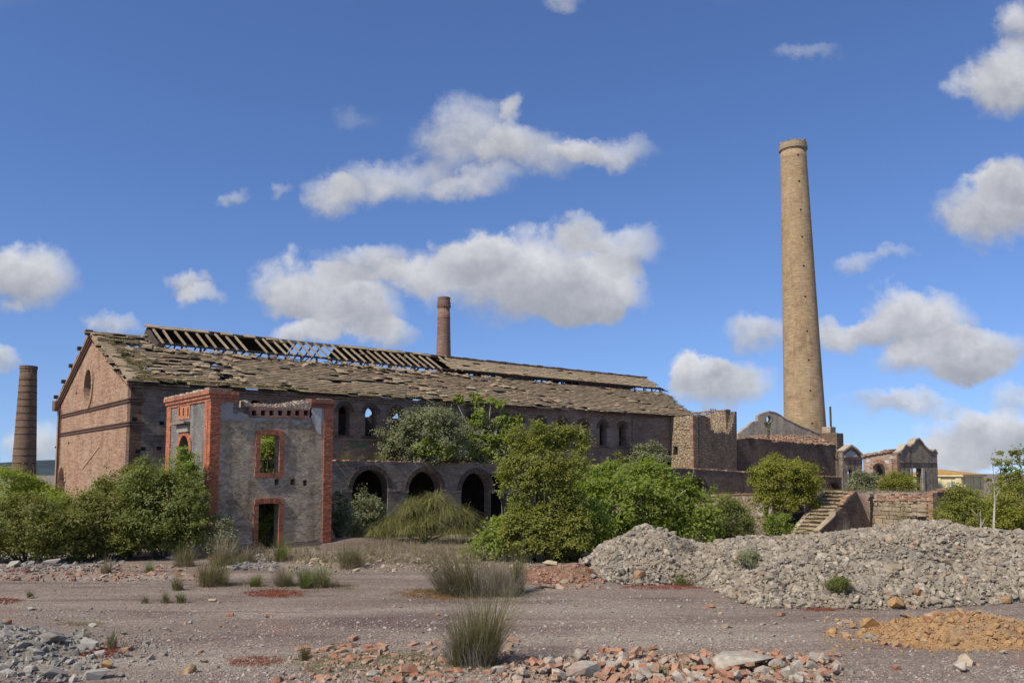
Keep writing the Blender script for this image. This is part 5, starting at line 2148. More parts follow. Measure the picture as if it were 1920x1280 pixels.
def rot_mats(n, tilt=.6, rng=RNG):
    e = np.stack([rng.normal(0, tilt, n), rng.normal(0, tilt, n), rng.uniform(0, 6.283, n)], 1)
    cx, sx = np.cos(e[:, 0]), np.sin(e[:, 0])
    cy, sy = np.cos(e[:, 1]), np.sin(e[:, 1])
    cz, sz = np.cos(e[:, 2]), np.sin(e[:, 2])
    o, z = np.ones(n), np.zeros(n)
    Rx = np.stack([o, z, z, z, cx, -sx, z, sx, cx], 1).reshape(n, 3, 3)
    Ry = np.stack([cy, z, sy, z, o, z, -sy, z, cy], 1).reshape(n, 3, 3)
    Rz = np.stack([cz, -sz, z, sz, cz, z, z, z, o], 1).reshape(n, 3, 3)
    return Rx @ Ry @ Rz if False else Rz @ Ry @ Rx


def joined(name, key, P, size, mat, label=None, tilt=.6, parent=None):
    """many small rocks as ONE object"""
    arr = ROCKS[key + '_a']
    n = len(P)
    which = RNG.integers(0, len(arr), n)
    R = rot_mats(n, tilt)
    Vs, Qs, b = [], [], 0
    for k, (V, Q) in enumerate(arr):
        idx = np.where(which == k)[0]
        if not len(idx):
            continue
        W_ = np.einsum('nij,vj->nvi', R[idx], V) * size[idx][:, None, None] + P[idx][:, None, :]
        Vs.append(W_.reshape(-1, 3))
        Qs.append((Q[None] + (np.arange(len(idx)) * len(V))[:, None, None]).reshape(-1, 3) + b)
        b += len(idx) * len(V)
    me = np_mesh(name, np.concatenate(Vs), np.concatenate(Qs))
    o = link(name, me, parent, mat)
    return tag(o, label, kind='stuff')


def single(name, key, p, size, label, cat, group, tilt=.5, squash=(1, 1, 1), rz=None):
    me = random.choice(ROCKS[key])
    o = bpy.data.objects.new(name, me)
    COL.objects.link(o)
    o.location = p
    o.rotation_euler = (random.gauss(0, tilt), random.gauss(0, tilt), random.uniform(0, 6.28) if rz is None else rz)
    o.scale = (size * squash[0], size * squash[1], size * squash[2])
    return tag(o, label, cat, group)


# the big rubble heap
CR = [(1070, 1078, 1080, 27.5), (1100, 1060, 1090, 28), (1130, 1030, 1100, 30), (1165, 1003, 1101, 31), (1205, 986, 1099, 31.5), (1240, 991, 1097, 31), (1280, 1008, 1096, 30.5), (1330, 1019, 1104, 30), (1375, 1010, 1125, 29.5), (1420, 1006, 1139, 29),
      (1500, 1003, 1140, 29), (1570, 1000, 1141, 29), (1640, 986, 1144, 29), (1700, 978, 1141, 29), (1760, 978, 1139, 29), (1850, 992, 1134, 29), (1920, 1000, 1128, 29), (2100, 1006, 1122, 30), (2250, 1030, 1110, 30), (2380, 1080, 1095, 29.5)]
_ca, _ct, _cy, _cz = [], [], [], []
for x, yc, yt, Yc in CR:
    p = at(x, yc, Yc)
    q = ong(x, yt)
    _ca.append(p.x / p.y)
    _ct.append(q.y)
    _cy.append(Yc)
    _cz.append(p.z)


def heap(X, Y):
    X = np.asarray(X, float)
    Y = np.asarray(Y, float)
    a = X / np.maximum(Y, 1)
    yt, yc, zc = np.interp(a, _ca, _ct), np.interp(a, _ca, _cy), np.interp(a, _ca, _cz)
    u = np.clip((Y - yt) / np.maximum(yc - yt, .5), -.2, 1)
    front = zc * np.where(u > 0, np.sin(np.clip(u, 0, 1) * math.pi / 2) ** .85, u)
    back = zc * (1 - sstep(Y, yc + .4, yc + 4.5))
    h = np.where(Y < yc, front, back) * .93
    lump = .28 * (vnoise(X * .8, Y * .8, 31) - .5) + .12 * (vnoise(X * 2.1, Y * 2.1, 32) - .5)
    dent = -.45 * np.exp(-(((X - 13.2) / .9) ** 2) - ((Y - 25.6) / 1.0) ** 2)
    m = sstep(a, _ca[0] - .004, _ca[1])
    return (h + (lump + dent) * np.clip(h, 0, 1)) * m - (1 - m) * .2


def build_heap():
    xs = np.linspace(1.4, 33, 240)
    ys = np.linspace(20.5, 36, 120)
    X, Y = np.meshgrid(xs, ys)
    Z = np.maximum(heap(X, Y), -.15) + np.minimum(g(X, Y), .2) - .03
    V = np.stack([X.ravel(), Y.ravel(), Z.ravel()], 1)
    i = np.arange(len(xs) * len(ys)).reshape(len(ys), len(xs))
    Q = np.stack([i[:-1, :-1].ravel(), i[:-1, 1:].ravel(), i[1:, 1:].ravel(), i[1:, :-1].ravel()], 1)
    keep = (Z.ravel()[Q] > -.12).any(1)
    tag(link('rubble_heap', np_mesh('rubble_heap', V, Q[keep], True), None, M['heapsoil']), 'long heap of grey rubble and soil across the right side of the yard', kind='stuff')
    # stones
    n = 54000
    a = RNG.uniform(_ca[0], .87, n)
    yt, yc = np.interp(a, _ca, _ct), np.interp(a, _ca, _cy)
    u = RNG.uniform(-.06, 1.12, n)
    Yp = yt + u * (yc - yt)
    Xp = a * Yp
    z = heap(Xp, Yp)
    size = np.clip(RNG.lognormal(math.log(.044), .62, n), .018, .23)
    dent = np.exp(-(((Xp - 13.2) / .8) ** 2) - ((Yp - 25.6) / .9) ** 2)
    patch = vnoise(Xp * .55, Yp * .55, 44)
    ok = (z > .0) & ((RNG.random(n) > dent * .85)) & (RNG.random(n) < np.where(patch > .66, .4, .95))
    size = np.where((u > .85) & (size > .2), .16, size)
    Xp, Yp, z, size, a = Xp[ok], Yp[ok], z[ok], size[ok], a[ok]
    z = z + np.minimum(g(Xp, Yp), .2) + size * .12
    P = np.stack([Xp, Yp, z], 1)
    order = np.argsort(-size / Yp * (np.abs(a) < .6))
    big = order[:300]
    rest = order[300:]
    for k in big:
        zone = 'left hump' if P[k][0] < 5.2 else ('middle stretch' if P[k][0] < 9.5 else 'right stretch')
        uu = (P[k][1] - np.interp(a[k], _ca, _ct)) / (np.interp(a[k], _ca, _cy) - np.interp(a[k], _ca, _ct))
        hgt_ = 'at the foot' if uu < .2 else ('on the lower slope' if uu < .5 else ('on the upper slope' if uu < .8 else 'along the crest'))
        zl = f'angular grey stone {hgt_} of the rubble heap, {zone}'
        single('stone', 'stone', P[k], size[k], zl, 'stone', f'rubble heap stones {hgt_}, {zone}', .5, (1, random.uniform(.7, 1), random.uniform(.7, 1)))
    mixk = rest[RNG.random(len(rest)) < .016]
    rest = rest[~np.isin(rest, mixk)]
    joined('heap_oddments', 'tan_rock', P[mixk], size[mixk] * 1.15, M['oddment'], 'brick and ochre bits mixed into the big rubble heap')
    joined('heap_stones', 'stone', P[rest], size[rest], M['stone'], 'smaller grey stones covering the big rubble heap')


build_heap()


def on_heap(x, y):
    d = ray(x, y)
    t = 12.0
    while t < 60:
        p = Vector((0, 0, HC)) + Vector(d) * t
        if p.z < max(gz(p.x, p.y), float(heap(p.x, p.y))):
            break
        t += .06
    return p


for x, y, sz, key, lab in ((1680, 1158 - 22, .26, 'ochre_rock', 'flat ochre stone at the foot of the big rubble heap'), (1725, 1115, .22, 'ochre_rock', 'ochre sandstone lump low on the big rubble heap'), (1675, 1068, .30, 'tan_rock', 'large olive-tan block half way up the big rubble heap'),
                           (1585, 1084, .12, 'debris', 'single red brick low on the big rubble heap'), (1752, 1029, .14, 'debris', 'red brick high on the big rubble heap'), (1198, 1082, .28, 'ochre_rock', 'rusty ochre boulder at the left foot of the big rubble heap'),
                           (1884, 1128, .22, 'ochre_rock', 'rust red boulder at the right foot of the big rubble heap')):
    p = on_heap(x, y)
    if key != 'debris':
        single('boulder', key, p + Vector((0, 0, sz * .3)), sz, lab, 'stone', None, .3)


def mound(name, label, cx, cy, rx, ry, h, mat, seed, n=70):
    """low mound on the ground; cx.. in metres"""
    def top(X, Y):
        e = np.hypot((X - cx) / rx, (Y - cy) / ry) + .35 * (vnoise(X * 1.1, Y * 1.1, seed) - .5)
        return float(h * sstep(-e, -1.0, -.15) * (.7 + .6 * vnoise(X * 1.6, Y * 1.6, seed + 1)))
    u, v = np.meshgrid(np.linspace(-1, 1, n), np.linspace(-1, 1, n))
    X, Y = cx + u * rx * 1.25, cy + v * ry * 1.25
    r = np.hypot(u, v) * 1.25
    e = r + .35 * (vnoise(X * 1.1, Y * 1.1, seed) - .5)
    Z = h * sstep(-e, -1.0, -.15) * (.7 + .6 * vnoise(X * 1.6, Y * 1.6, seed + 1)) - .06 * sstep(e, .85, 1.05) + g(X, Y) + .03 * (vnoise(X * 5, Y * 5, seed + 2) - .5)
    V = np.stack([X.ravel(), Y.ravel(), Z.ravel()], 1)
    i = np.arange(n * n).reshape(n, n)
    Q = np.stack([i[:-1, :-1].ravel(), i[:-1, 1:].ravel(), i[1:, 1:].ravel(), i[1:, :-1].ravel()], 1)
    return tag(link(name, np_mesh(name, V, Q, True), None, mat), label, kind='stuff'), lambda X, Y: top(X, Y)


def spread_px(x0, x1, y0, y1, n, seed=0):
    """n ground points inside a pixel window"""
    r = np.random.default_rng(seed)
    out = []
    for k in range(n):
        p = ong(r.uniform(x0, x1), r.uniform(y0, y1))
        out.append((p.x, p.y, 0))
    out = np.array(out)
    out[:, 2] = g(out[:, 0], out[:, 1])
    return out


def build_small_heaps():
    mound('red_earth_mound', 'low mound of reddish earth at the right foot of the bright green bush', 1.75, 28.1, 2.3, 2.2, .03, M['redearth'], 81)
    # ochre heap, right
    c = ong(1790, 1192)
    om, oh = mound('ochre_heap', 'low heap of ochre earth and clods right of the brick debris', c.x, c.y, 2.6, 1.5, .42, M['ochresoil'], 51)
    pts = spread_px(1540, 1960, 1146, 1222, 5200, 5)
    keep = []
    for X, Y, z in pts:
        h = oh(X, Y)
        if h > .03 or random.random() < .5 * math.exp(-((X - c.x) / 2.9) ** 2 - ((Y - c.y) / 1.7) ** 2):
            keep.append((X, Y, z + h + .01))
    P = np.array(keep)
    size = np.clip(RNG.lognormal(math.log(.024), .55, len(P)), .011, .085)
    joined('ochre_clods', 'ochre_rock', P, size, M['ochre'], 'small ochre clods strewn over the ochre heap')
    for k in range(46):
        x, y = random.gauss(1760, 90), random.uniform(1158, 1215)
        p = ong(min(max(x, 1560), 1915), y)
        h = oh(p.x, p.y)
        single('ochre_rock', 'ochre_rock', (p.x, p.y, gz(p.x, p.y) + h + .03), random.uniform(.07, .13), 'rough ochre clod on the ochre heap', 'rock', 'clods of the ochre heap', .5)
    for x, y, sz, key, lab in ((1711, 1163, .24, 'grey_rock', 'rounded grey boulder on the crest of the ochre heap'), (1753, 1160, .22, 'ochre_rock', 'flat orange rock on the crest beside the grey boulder'), (1632, 1182, .26, 'ochre_rock', 'biggest orange boulder at the left end of the ochre heap'),
                               (1586, 1197, .15, 'ochre_rock', 'dull ochre rock lying apart left of the ochre heap'), (1637, 1200, .15, 'grey_rock', 'brown-grey brick-shaped stone under the biggest orange boulder'),
                               (1813, 1245, .2, 'tan_rock', 'long pale ochre stone on the bare ground in front of the ochre heap'), (1800, 1258, .17, 'mortar_block', 'flat pinkish stone in front of the ochre heap'), (1881, 1223, .10, 'stone', 'pale round stone right of the ochre heap'),
                               (1805, 1190, .16, 'ochre_rock', 'dark-sided ochre rock in the middle of the ochre heap'), (1828, 1196, .12, 'ochre_rock', 'bright orange cube-like rock right in the ochre heap'), (1728, 1207, .13, 'ochre_rock', 'upright ochre rock at the front of the ochre heap'), (1362, 1176, .11, 'tan_rock', 'brown rock alone on the purple gravel')):
        p = ong(x, y)
        h = oh(p.x, p.y) if x > 1590 and y < 1215 else 0
        single('boulder', key, (p.x, p.y, gz(p.x, p.y) + h + sz * .35), sz, lab, 'rock', None, .25, (1.25, .8, .8))
    # grey stone pile at the bottom left
    c = ong(30, 1228)
    gm, gh = mound('grey_stone_pile', 'low pile of blue-grey stones at the bottom left corner', c.x - .9, c.y + .1, 2.3, 2.2, .34, M['heapsoil'], 61)
    pts = spread_px(-60, 330, 1155, 1300, 3600, 6)
    keep = []
    for X, Y, z in pts:
        h = gh(X, Y)
        if h > .02 or random.random() < .6 * math.exp(-((X - c.x) / 2.2) ** 2 - ((Y - c.y) / 1.9) ** 2):
            keep.append((X, Y, z + h + .01))
    P = np.array(keep)
    size = np.clip(RNG.lognormal(math.log(.036), .55, len(P)), .014, .11)
    joined('pile_stones', 'grey_rock', P, size, M['darkstone'], 'small blue-grey stones of the pile at the bottom left')
    for k in range(70):
        x, y = abs(random.gauss(0, 95)), random.uniform(1170, 1285)
        if y < 1160 + x * .28:
            y = 1160 + x * .28 + random.uniform(0, 50)
        p = ong(x, y)
        h = gh(p.x, p.y)
        single('grey_rock', 'grey_rock', (p.x, p.y, gz(p.x, p.y) + h + .04), random.uniform(.05, .13), 'blue-grey rock in the bottom left stone pile, ' + ('top part' if y < 1205 else 'middle part' if y < 1245 else 'bottom edge'), 'rock', 'bottom left pile rocks, ' + ('top part' if y < 1205 else 'middle part' if y < 1245 else 'bottom edge'), .4, (1, .85, .75))
    for x, y, sz, key, lab in ((12, 1190, .17, 'ochre_rock', 'brown cube-like rock on the left stone pile'), (196, 1252, .16, 'ochre_rock', 'rusty orange block at the right edge of the left stone pile'), (354, 1262, .15, 'ochre_rock', 'pointed rust brown rock on open gravel'),
                               (165, 1216, .24, 'grey_rock', 'biggest pale grey boulder among red plants'), (98, 1222, .22, 'grey_rock', 'dark grey boulder left of the pale boulder'), (100, 1270, .19, 'grey_rock', 'flat dark rock at the bottom left edge'), (180, 1272, .2, 'grey_rock', 'dark olive rock at the bottom edge left'),
                               (8, 1172, .15, 'ochre_rock', 'topmost tan rock on the left stone pile'), (14, 1223, .19, 'grey_rock', 'smooth grey boulder at the left picture edge'), (145, 1205, .15, 'grey_rock', 'brown-shadowed boulder behind the pale boulder')):
        p = ong(x, y)
        h = gh(p.x, p.y)
        single('boulder', key, (p.x, p.y, gz(p.x, p.y) + h + sz * .3), sz, lab, 'rock', None, .25, (1.15, .9, .85))
    # row of dark stones under the left bushes, and tan stones on the bank by the tower
    for (x0, x1, y0, y1, n, key, mat, nm, lab) in ((-20, 230, 1042, 1072, 420, 'grey_rock', 'darkstone', 'bank_stones', 'dark stones at the foot of the left bushes'),
                                                  (420, 520, 1040, 1068, 260, 'grey_rock', 'darkstone', 'bank_stones', 'grey stones on the bank before the small tower'),
                                                  (540, 1000, 1040, 1072, 520, 'tan_rock', 'blockstone', 'bank_stones', 'pale tan stones along the bank right of the tower'),
                                                  (0, 420, 1060, 1090, 480, 'tan_rock', 'redearthstone', 'brick_crumbs', 'brownish brick crumbs in a band before the left bushes'),
                                                  (1000, 1145, 1062, 1104, 300, 'tan_rock', 'redearthstone', 'brick_crumbs', 'stony crumbs on the red mound')):
        pts = gpix_many(RNG.uniform(x0, x1, n), RNG.uniform(y0, y1, n))
        size = np.clip(RNG.lognormal(math.log(.055), .5, n), .025, .16)
        joined(nm, key, pts + np.array([0, 0, .01]), size, M[mat], lab)
    for x, y, sz, key, lab in ((1032, 1060, .26, 'tan_rock', 'brown boulder at the right foot of the bright green bush'), (668, 1070, .17, 'tan_rock', 'pale ochre stone before the grass at the bank'), (590, 1052, .2, 'tan_rock', 'ochre stone among dry grass by the tower'),
                               (322, 1049, .2, 'grey_rock', 'dark grey stone left of the grass tufts'), (20, 1063, .28, 'grey_rock', 'dark boulder under the left bushes'), (95, 1060, .3, 'grey_rock', 'broad dark slab under the left bushes'), (400, 1126, .11, 'tan_rock', 'pale tan stone on the gravel right of small grass tufts'),
                               (310, 1180, .09, 'stone', 'white stone on the middle gravel'), (1113, 1083, .13, 'grey_rock', 'grey pointed stone on the red mound'), (1025, 1103, .2, 'stone', 'flat grey stone at the foot of the red mound'), (1060, 1092, .15, 'tan_rock', 'brown stone on the red mound'),
                               (10, 1132, .1, 'tan_rock', 'small brown stone by the red plants at the left edge'), (60, 1143, .1, 'grey_rock', 'small dark stone on the left gravel')):
        p = gpix(x, y)
        single('boulder', key, p + Vector((0, 0, sz * .3)), sz, lab, 'rock', None, .25, (1.25, .85, .75))
    # pebbles over the whole yard
    n = 30000
    yy_ = np.concatenate([RNG.uniform(1060, 1290, n // 2), RNG.uniform(1120, 1300, n - n // 2)])
    xx_ = RNG.uniform(-80, 2000, n)
    P = []
    for x, y in zip(xx_, yy_):
        d = ray(x, y)
        t = -HC / d[2]
        P.append((d[0] * t, d[1] * t))
    P = np.array(P)
    dn = vnoise(P[:, 0] * .25, P[:, 1] * .6, 71)
    ok = RNG.random(n) < .25 + .75 * sstep(dn, .35, .7)
    P = P[ok]
    P3 = np.stack([P[:, 0], P[:, 1], g(P[:, 0], P[:, 1]) + .004], 1)
    size = np.clip(RNG.lognormal(math.log(.0185), .55, len(P)), .008, .085)
    joined('pebbles', 'pebble', P3, size, M['pebble'], 'loose mixed pebbles scattered over the gravel yard', .4)
    # single loose stones one can pick out
    for k in range(70):
        x, y = random.uniform(20, 1900), random.uniform(1120, 1270)
        if (x < 320 and y > 1165) or (x > 560 and y > 1195) or (x > 1380 and y < 1150):
            continue
        p = ong(x, y)
        key = random.choice(('stone', 'pebble', 'tan_rock', 'ochre_rock', 'grey_rock'))
        single('loose_stone', key, (p.x, p.y, gz(p.x, p.y) + .02), random.uniform(.045, .08), 'loose stone lying alone on the open gravel', 'stone', 'loose stones on the gravel', .3, (1, 1, .8))


build_small_heaps()


# ------------------------------------------------------------------ broken bricks in the foreground
def brick_mesh(k):
    r = random.Random(100 + k)
    L = r.choice((.25, .25, .25, .16, .12, .19))
    a, b, c = L / 2, .06, .034
    pts = []
    for sx in (-1, 1):
        for sy in (-1, 1):
            for sz in (-1, 1):
                chip = r.random() < .25
                for m in ((.93, 1, 1), (1, .88, 1), (1, 1, .82)):
                    f = .75 if chip else 1
                    pts.append((sx * a * m[0] * (f if m[0] < 1 else 1) + r.uniform(-.004, .004), sy * b * m[1] * (f if m[1] < 1 else 1) + r.uniform(-.003, .003), sz * c * m[2] + r.uniform(-.002, .002)))
    if L < .2:
        pts = [(x - max(0, x - a * .6) * r.uniform(0, .8) * (y > 0), y, z) for x, y, z in pts]
    return hull_mesh('brick', pts, M['debrisbrick'])


BRICKS = [brick_mesh(k) for k in range(12)]
NB = [0]


def put_brick(x, y, lift=0.0, tilt=.35, label=None, group=None, sc=1.0, rot=None, mesh=None):
    p = ong(x, y)
    o = bpy.data.objects.new('brick', mesh or random.choice(BRICKS))
    COL.objects.link(o)
    o.location = (p.x, p.y, gz(p.x, p.y) + lift + .02)
    o.rotation_euler = rot or (random.gauss(0, tilt), random.gauss(0, tilt), random.uniform(0, 6.28))
    o.scale = (sc, sc, sc)
    return tag(o, label, 'brick', group)


def build_debris():
    # dense pile along the bottom, centre right
    for k in range(130):
        x = random.triangular(940, 1590, 1300)
        ytop = 1222 + 10 * math.sin(x * .02) + (8 if x > 1480 else 0)
        y = ytop + 70 * random.random() ** .8
        lift = random.uniform(0, .14) if y > ytop + 14 else .01
        zl = ('left' if x < 1130 else 'middle' if x < 1380 else 'right') + ' part' + (', upper edge' if y < ytop + 18 else ', lower rows')
        put_brick(x, y, lift, .38, f'broken red brick in the debris strip, {zl}', f'debris strip bricks, {zl}', random.uniform(.75, 1.1))
    for k in range(62):
        x = random.uniform(950, 1575)
        y = random.uniform(1236, 1285)
        p = ong(x, y)
        single('mortar_block', 'mortar_block', (p.x, p.y, gz(p.x, p.y) + random.uniform(.02, .13)), random.uniform(.07, .15), 'grey mortar lump among the broken bricks, ' + ('left' if x < 1130 else 'middle' if x < 1380 else 'right') + ' part of the strip', 'mortar lump', 'mortar lumps, ' + ('left' if x < 1130 else 'middle' if x < 1380 else 'right') + ' part of the debris strip', .4)
    # sparse flat fragments left of it
    for k in range(58):
        x = random.gauss(730, 100)
        x = min(max(x, 480), 955)
        y = random.uniform(1203, 1285)
        zl = 'far left of' if x < 680 else ('left of' if x < 790 else 'close by')
        put_brick(x, y, -.015, .16, f'brick fragment half sunk in mossy ground {zl} the rush tuft', f'half-sunk brick fragments {zl} the tuft', random.uniform(.9, 1.25))
    # scattered single bricks
    for x, y, lab in ((662, 1199, 'lone brick just above the half-sunk fragments'), (503, 1153, 'small lone brick on the middle gravel left of the big tuft'), (1132, 1219, 'upright brick at the top of the debris strip'), (1095, 1226, 'brick pair end at the upper left of the debris strip'),
                      (1324, 1228, 'single brick resting on top of the debris strip'), (430, 1153, 'small red brick on gravel far left of centre'), (240, 1218, 'tiny red brick beside the left stone pile'), (1465, 1154, 'lone brick on the purple gravel before the rubble heap'),
                      (963, 1200, 'brick just right of the rush tuft'), (1590, 1168, 'pink brick left of the ochre heap'), (1330, 1138, 'tiny orange brick on the gravel before the heap'), (1680, 1257, 'brick fragments right of the debris strip')):
        put_brick(x, y, .02, .2, lab)
    # some larger, well seen pieces
    for x, y, sz, sq, lab, rz in ((1090, 1268, .36, (1.05, .6, .62), 'large grey masonry block with brick inside, at the bottom edge', .5), (1148, 1258, .22, (1, .8, .85), 'square grey masonry block right of the large one', .2), (1208, 1262, .26, (1, .8, .6), 'whitish mortar slab lying on bricks in the debris strip', .1),
                              (1322, 1246, .22, (1.1, .8, .6), 'pale slanted slab leaning on a red brick', .4), (1395, 1252, .44, (1.35, .8, .42), 'broad flat slab of grey masonry in the debris strip', -.1), (1500, 1258, .2, (1, .8, .7), 'grey cube of masonry at the right end of the debris', .6),
                              (1430, 1262, .16, (1, .9, .8), 'small mortar cube right of the broad slab', 0), (935, 1262, .13, (1, .8, .8), 'small grey lump at the foot of the rush tuft', .3), (700, 1268, .12, (1.2, .7, .8), 'dark stone among the half-sunk bricks', .9)):
        p = ong(x, y)
        single('masonry_block', 'mortar_block', (p.x, p.y, gz(p.x, p.y) + sz * .32), sz, lab, 'masonry block', None, .14, sq, rz)
    big = (0.5, .25, .9)
    put_brick(765, 1268, .1, 0, 'ochre brick standing on end between half-sunk fragments', None, 1.15, (1.2, .2, .5), BRICKS[0])
    for k, (x, y, r) in enumerate(((1002, 1256, (.6, .3, .8)), (1018, 1262, (.9, -.2, 1.9)), (1030, 1268, (.3, .7, 2.6)))):
        put_brick(x, y, .12, 0, ['leftmost of three big upended bricks right of the rush tuft', 'middle of three big upended bricks right of the rush tuft', 'rightmost of three big upended bricks right of the rush tuft'][k], None, 1.3, r, BRICKS[1])
    # rubble underlay of crumbs
    pts = np.concatenate([spread_px(935, 1585, 1228, 1295, 2600, 8), spread_px(480, 960, 1215, 1295, 500, 9)])
    ex = (F * pts[:, 0] / pts[:, 1] + 960)
    pts = pts[RNG.random(len(pts)) < sstep(-ex, -1600, -1500) * sstep(ex, 470, 620) + .05]
    size = np.clip(RNG.lognormal(math.log(.03), .5, len(pts)), .012, .08)
    pts[:, 2] += RNG.uniform(0, .05, len(pts))
    joined('brick_crumbs', 'tan_rock', pts, size, M['crumb'], 'brick and mortar crumbs between the broken bricks')


M['crumb'] = piece_mat('brick_and_mortar_crumb', [(.36, .18, .115), (.33, .28, .22), (.29, .15, .10), (.38, .33, .265), (.27, .21, .155), (.36, .22, .145)], 12, .4)
build_debris()


# ------------------------------------------------------------------ plants
LEAF_K = 1.7


def leaves_mesh(name, C, Nrm, L, Wd, rng, fold=.25):
    """C centres, Nrm facing, L lengths, Wd widths: one folded leaf of four corners each"""
    n = len(C)
    ref = rng.normal(0, 1, (n, 3))
    T = np.cross(Nrm, ref)
    T /= np.linalg.norm(T, axis=1)[:, None] + 1e-9
    B = np.cross(Nrm, T)
    l, w = L[:, None] / 2, Wd[:, None] / 2
    V = np.stack([C - T * l, C + B * w + Nrm * (w * fold) + T * l * .1, C + T * l, C - B * w + Nrm * (w * fold) + T * l * .1], 1).reshape(-1, 3)
    Q = np.arange(n * 4).reshape(n, 4)
    return np_mesh(name, V, Q)


def bush(name, label, cat, base, blobs, nleaf, leaf, mat, seed, clump=.3, per=26, hollow=.55, stems=True, bark='bark', up=.35, group=None, aspect=.56, trunkr=.035, skirt=True):
    """blobs: (x, y, z, rx, ry, rz) relative to base"""
    rng = np.random.default_rng(seed)
    t = empty(name, base, 0, label, cat, group)
    if skirt and len(blobs) > 2:
        hx = max(abs(b[0]) + b[3] for b in blobs)
        hz = max(b[2] + b[5] for b in blobs)
        blobs = list(blobs) + [(hx * u, -.1, hz * .17, hx * .46, max(hx * .36, .4), hz * .24) for u in (-.52, 0, .52)]
    ns = 3 if skirt and len(blobs) > 5 else 0
    main = list(blobs)
    for b in main[:len(main) - ns]:
        for k in range(7):
            v = rng.normal(0, 1, 3)
            v[2] = abs(v[2]) * .9 - .25
            v /= np.linalg.norm(v)
            q = rng.uniform(.24, .42)
            blobs = [(b[0] + v[0] * b[3] * .88, b[1] + v[1] * b[4] * .88, b[2] + v[2] * b[5] * .88, b[3] * q, b[4] * q, b[5] * q)] + list(blobs)
    vol = np.array([(b[3] * b[4] + b[4] * b[5] + b[3] * b[5]) * (2.6 if skirt and len(blobs) > 5 and i_ >= len(blobs) - 3 else 1) for i_, b in enumerate(blobs)])
    ncl = max(4, int(nleaf * 1.15 / per))
    pick = rng.choice(len(blobs), ncl, p=vol / vol.sum())
    Bb = np.array(blobs)[pick]
    d = rng.normal(0, 1, (ncl, 3))
    d[:, 2] = np.where(d[:, 2] < -.4, -d[:, 2], d[:, 2])
    d /= np.linalg.norm(d, axis=1)[:, None]
    r = (hollow + (1 - hollow) * rng.random(ncl) ** .6) * rng.uniform(.9, 1.1, ncl) * (1 + .3 * rng.random(ncl) ** 8)
    cc = Bb[:, :3] + d * r[:, None] * Bb[:, 3:]
    keep = cc[:, 2] > -.05
    cc, d = cc[keep], d[keep]
    cs = clump * rng.uniform(.45, 1.2, len(cc))
    nleaf = int(nleaf * LEAF_K)
    idx = rng.integers(0, len(cc), nleaf)
    off = rng.normal(0, 1, (nleaf, 3)) * np.array([1, 1, .75]) * cs[idx][:, None] * .55
    C = cc[idx] + off
    Nr = d[idx] * .75 + rng.normal(0, .42, (nleaf, 3)) + np.array([-.12, -.12, up])
    Nr /= np.linalg.norm(Nr, axis=1)[:, None] + 1e-9
    ok = C[:, 2] > .0
    C, Nr = C[ok], Nr[ok]
    L = leaf * rng.uniform(.65, 1.3, len(C))
    link('crown', leaves_mesh('crown', C, Nr, L, L * aspect, rng), t, M[mat])
    if stems:
        q = G()
        rs = random.Random(seed)
        ch = rs.sample(range(len(cc)), min(len(cc), 14 if not bark == 'palebark' else 24))
        for k in ch:
            e = Vector(cc[k])
            s0 = Vector((e.x * .15 + rs.uniform(-.1, .1), e.y * .15 + rs.uniform(-.1, .1), -.05))
            if len(blobs) and e.length < .2:
                continue
            m1 = s0.lerp(e, .4) + Vector((rs.uniform(-.15, .15), rs.uniform(-.15, .15), e.z * .12))
            m2 = s0.lerp(e, .75) + Vector((rs.uniform(-.1, .1), rs.uniform(-.1, .1), e.z * .06))
            q.tube([s0, m1, m2, e], [trunkr, trunkr * .65, trunkr * .4, trunkr * .15], 5)
        for k in rs.sample(range(len(cc)), min(len(cc), 12)):
            e = Vector(cc[k])
            dv = Vector(d[k]) + Vector((rs.uniform(-.4, .4), rs.uniform(-.4, .4), rs.uniform(.1, .7)))
            tip = e + dv.normalized() * clump * rs.uniform(.9, 1.9)
            q.tube([e * .8, e, e.lerp(tip, .6) + Vector((rs.uniform(-.05, .05), 0, .03)), tip], [trunkr * .3, trunkr * .25, trunkr * .18, trunkr * .08], 4)
        q.build('branches', M[bark], t, True)
    return t


def pxbush(name, label, cat, x0, x1, yt, yb, Y, nleaf, leaf, mat, seed, shape=None, z=None, depth=.8, **kw):
    """bush that covers a pixel window at depth Y; shape: list of (u, v, ru, rv) in the window, v up"""
    b0 = at((x0 + x1) / 2, yb, Y)
    zz = gz(b0.x, Y) if z is None else z
    wd = (x1 - x0) * Y / F
    ht = at((x0 + x1) / 2, yt, Y).z - zz
    shape = shape or [(.5, .42, .5, .5), (.28, .35, .3, .36), (.72, .4, .3, .38), (.45, .7, .3, .3), (.65, .62, .28, .3)]
    rs = random.Random(seed)
    blobs = [((u - .5) * wd, rs.uniform(-.2, .2) * wd * depth, v * ht, ru * wd, max(ru * wd * depth, .3), rv * ht) for u, v, ru, rv in shape]
    return bush(name, label, cat, (b0.x, Y, zz), blobs, nleaf, leaf, mat, seed, **kw)


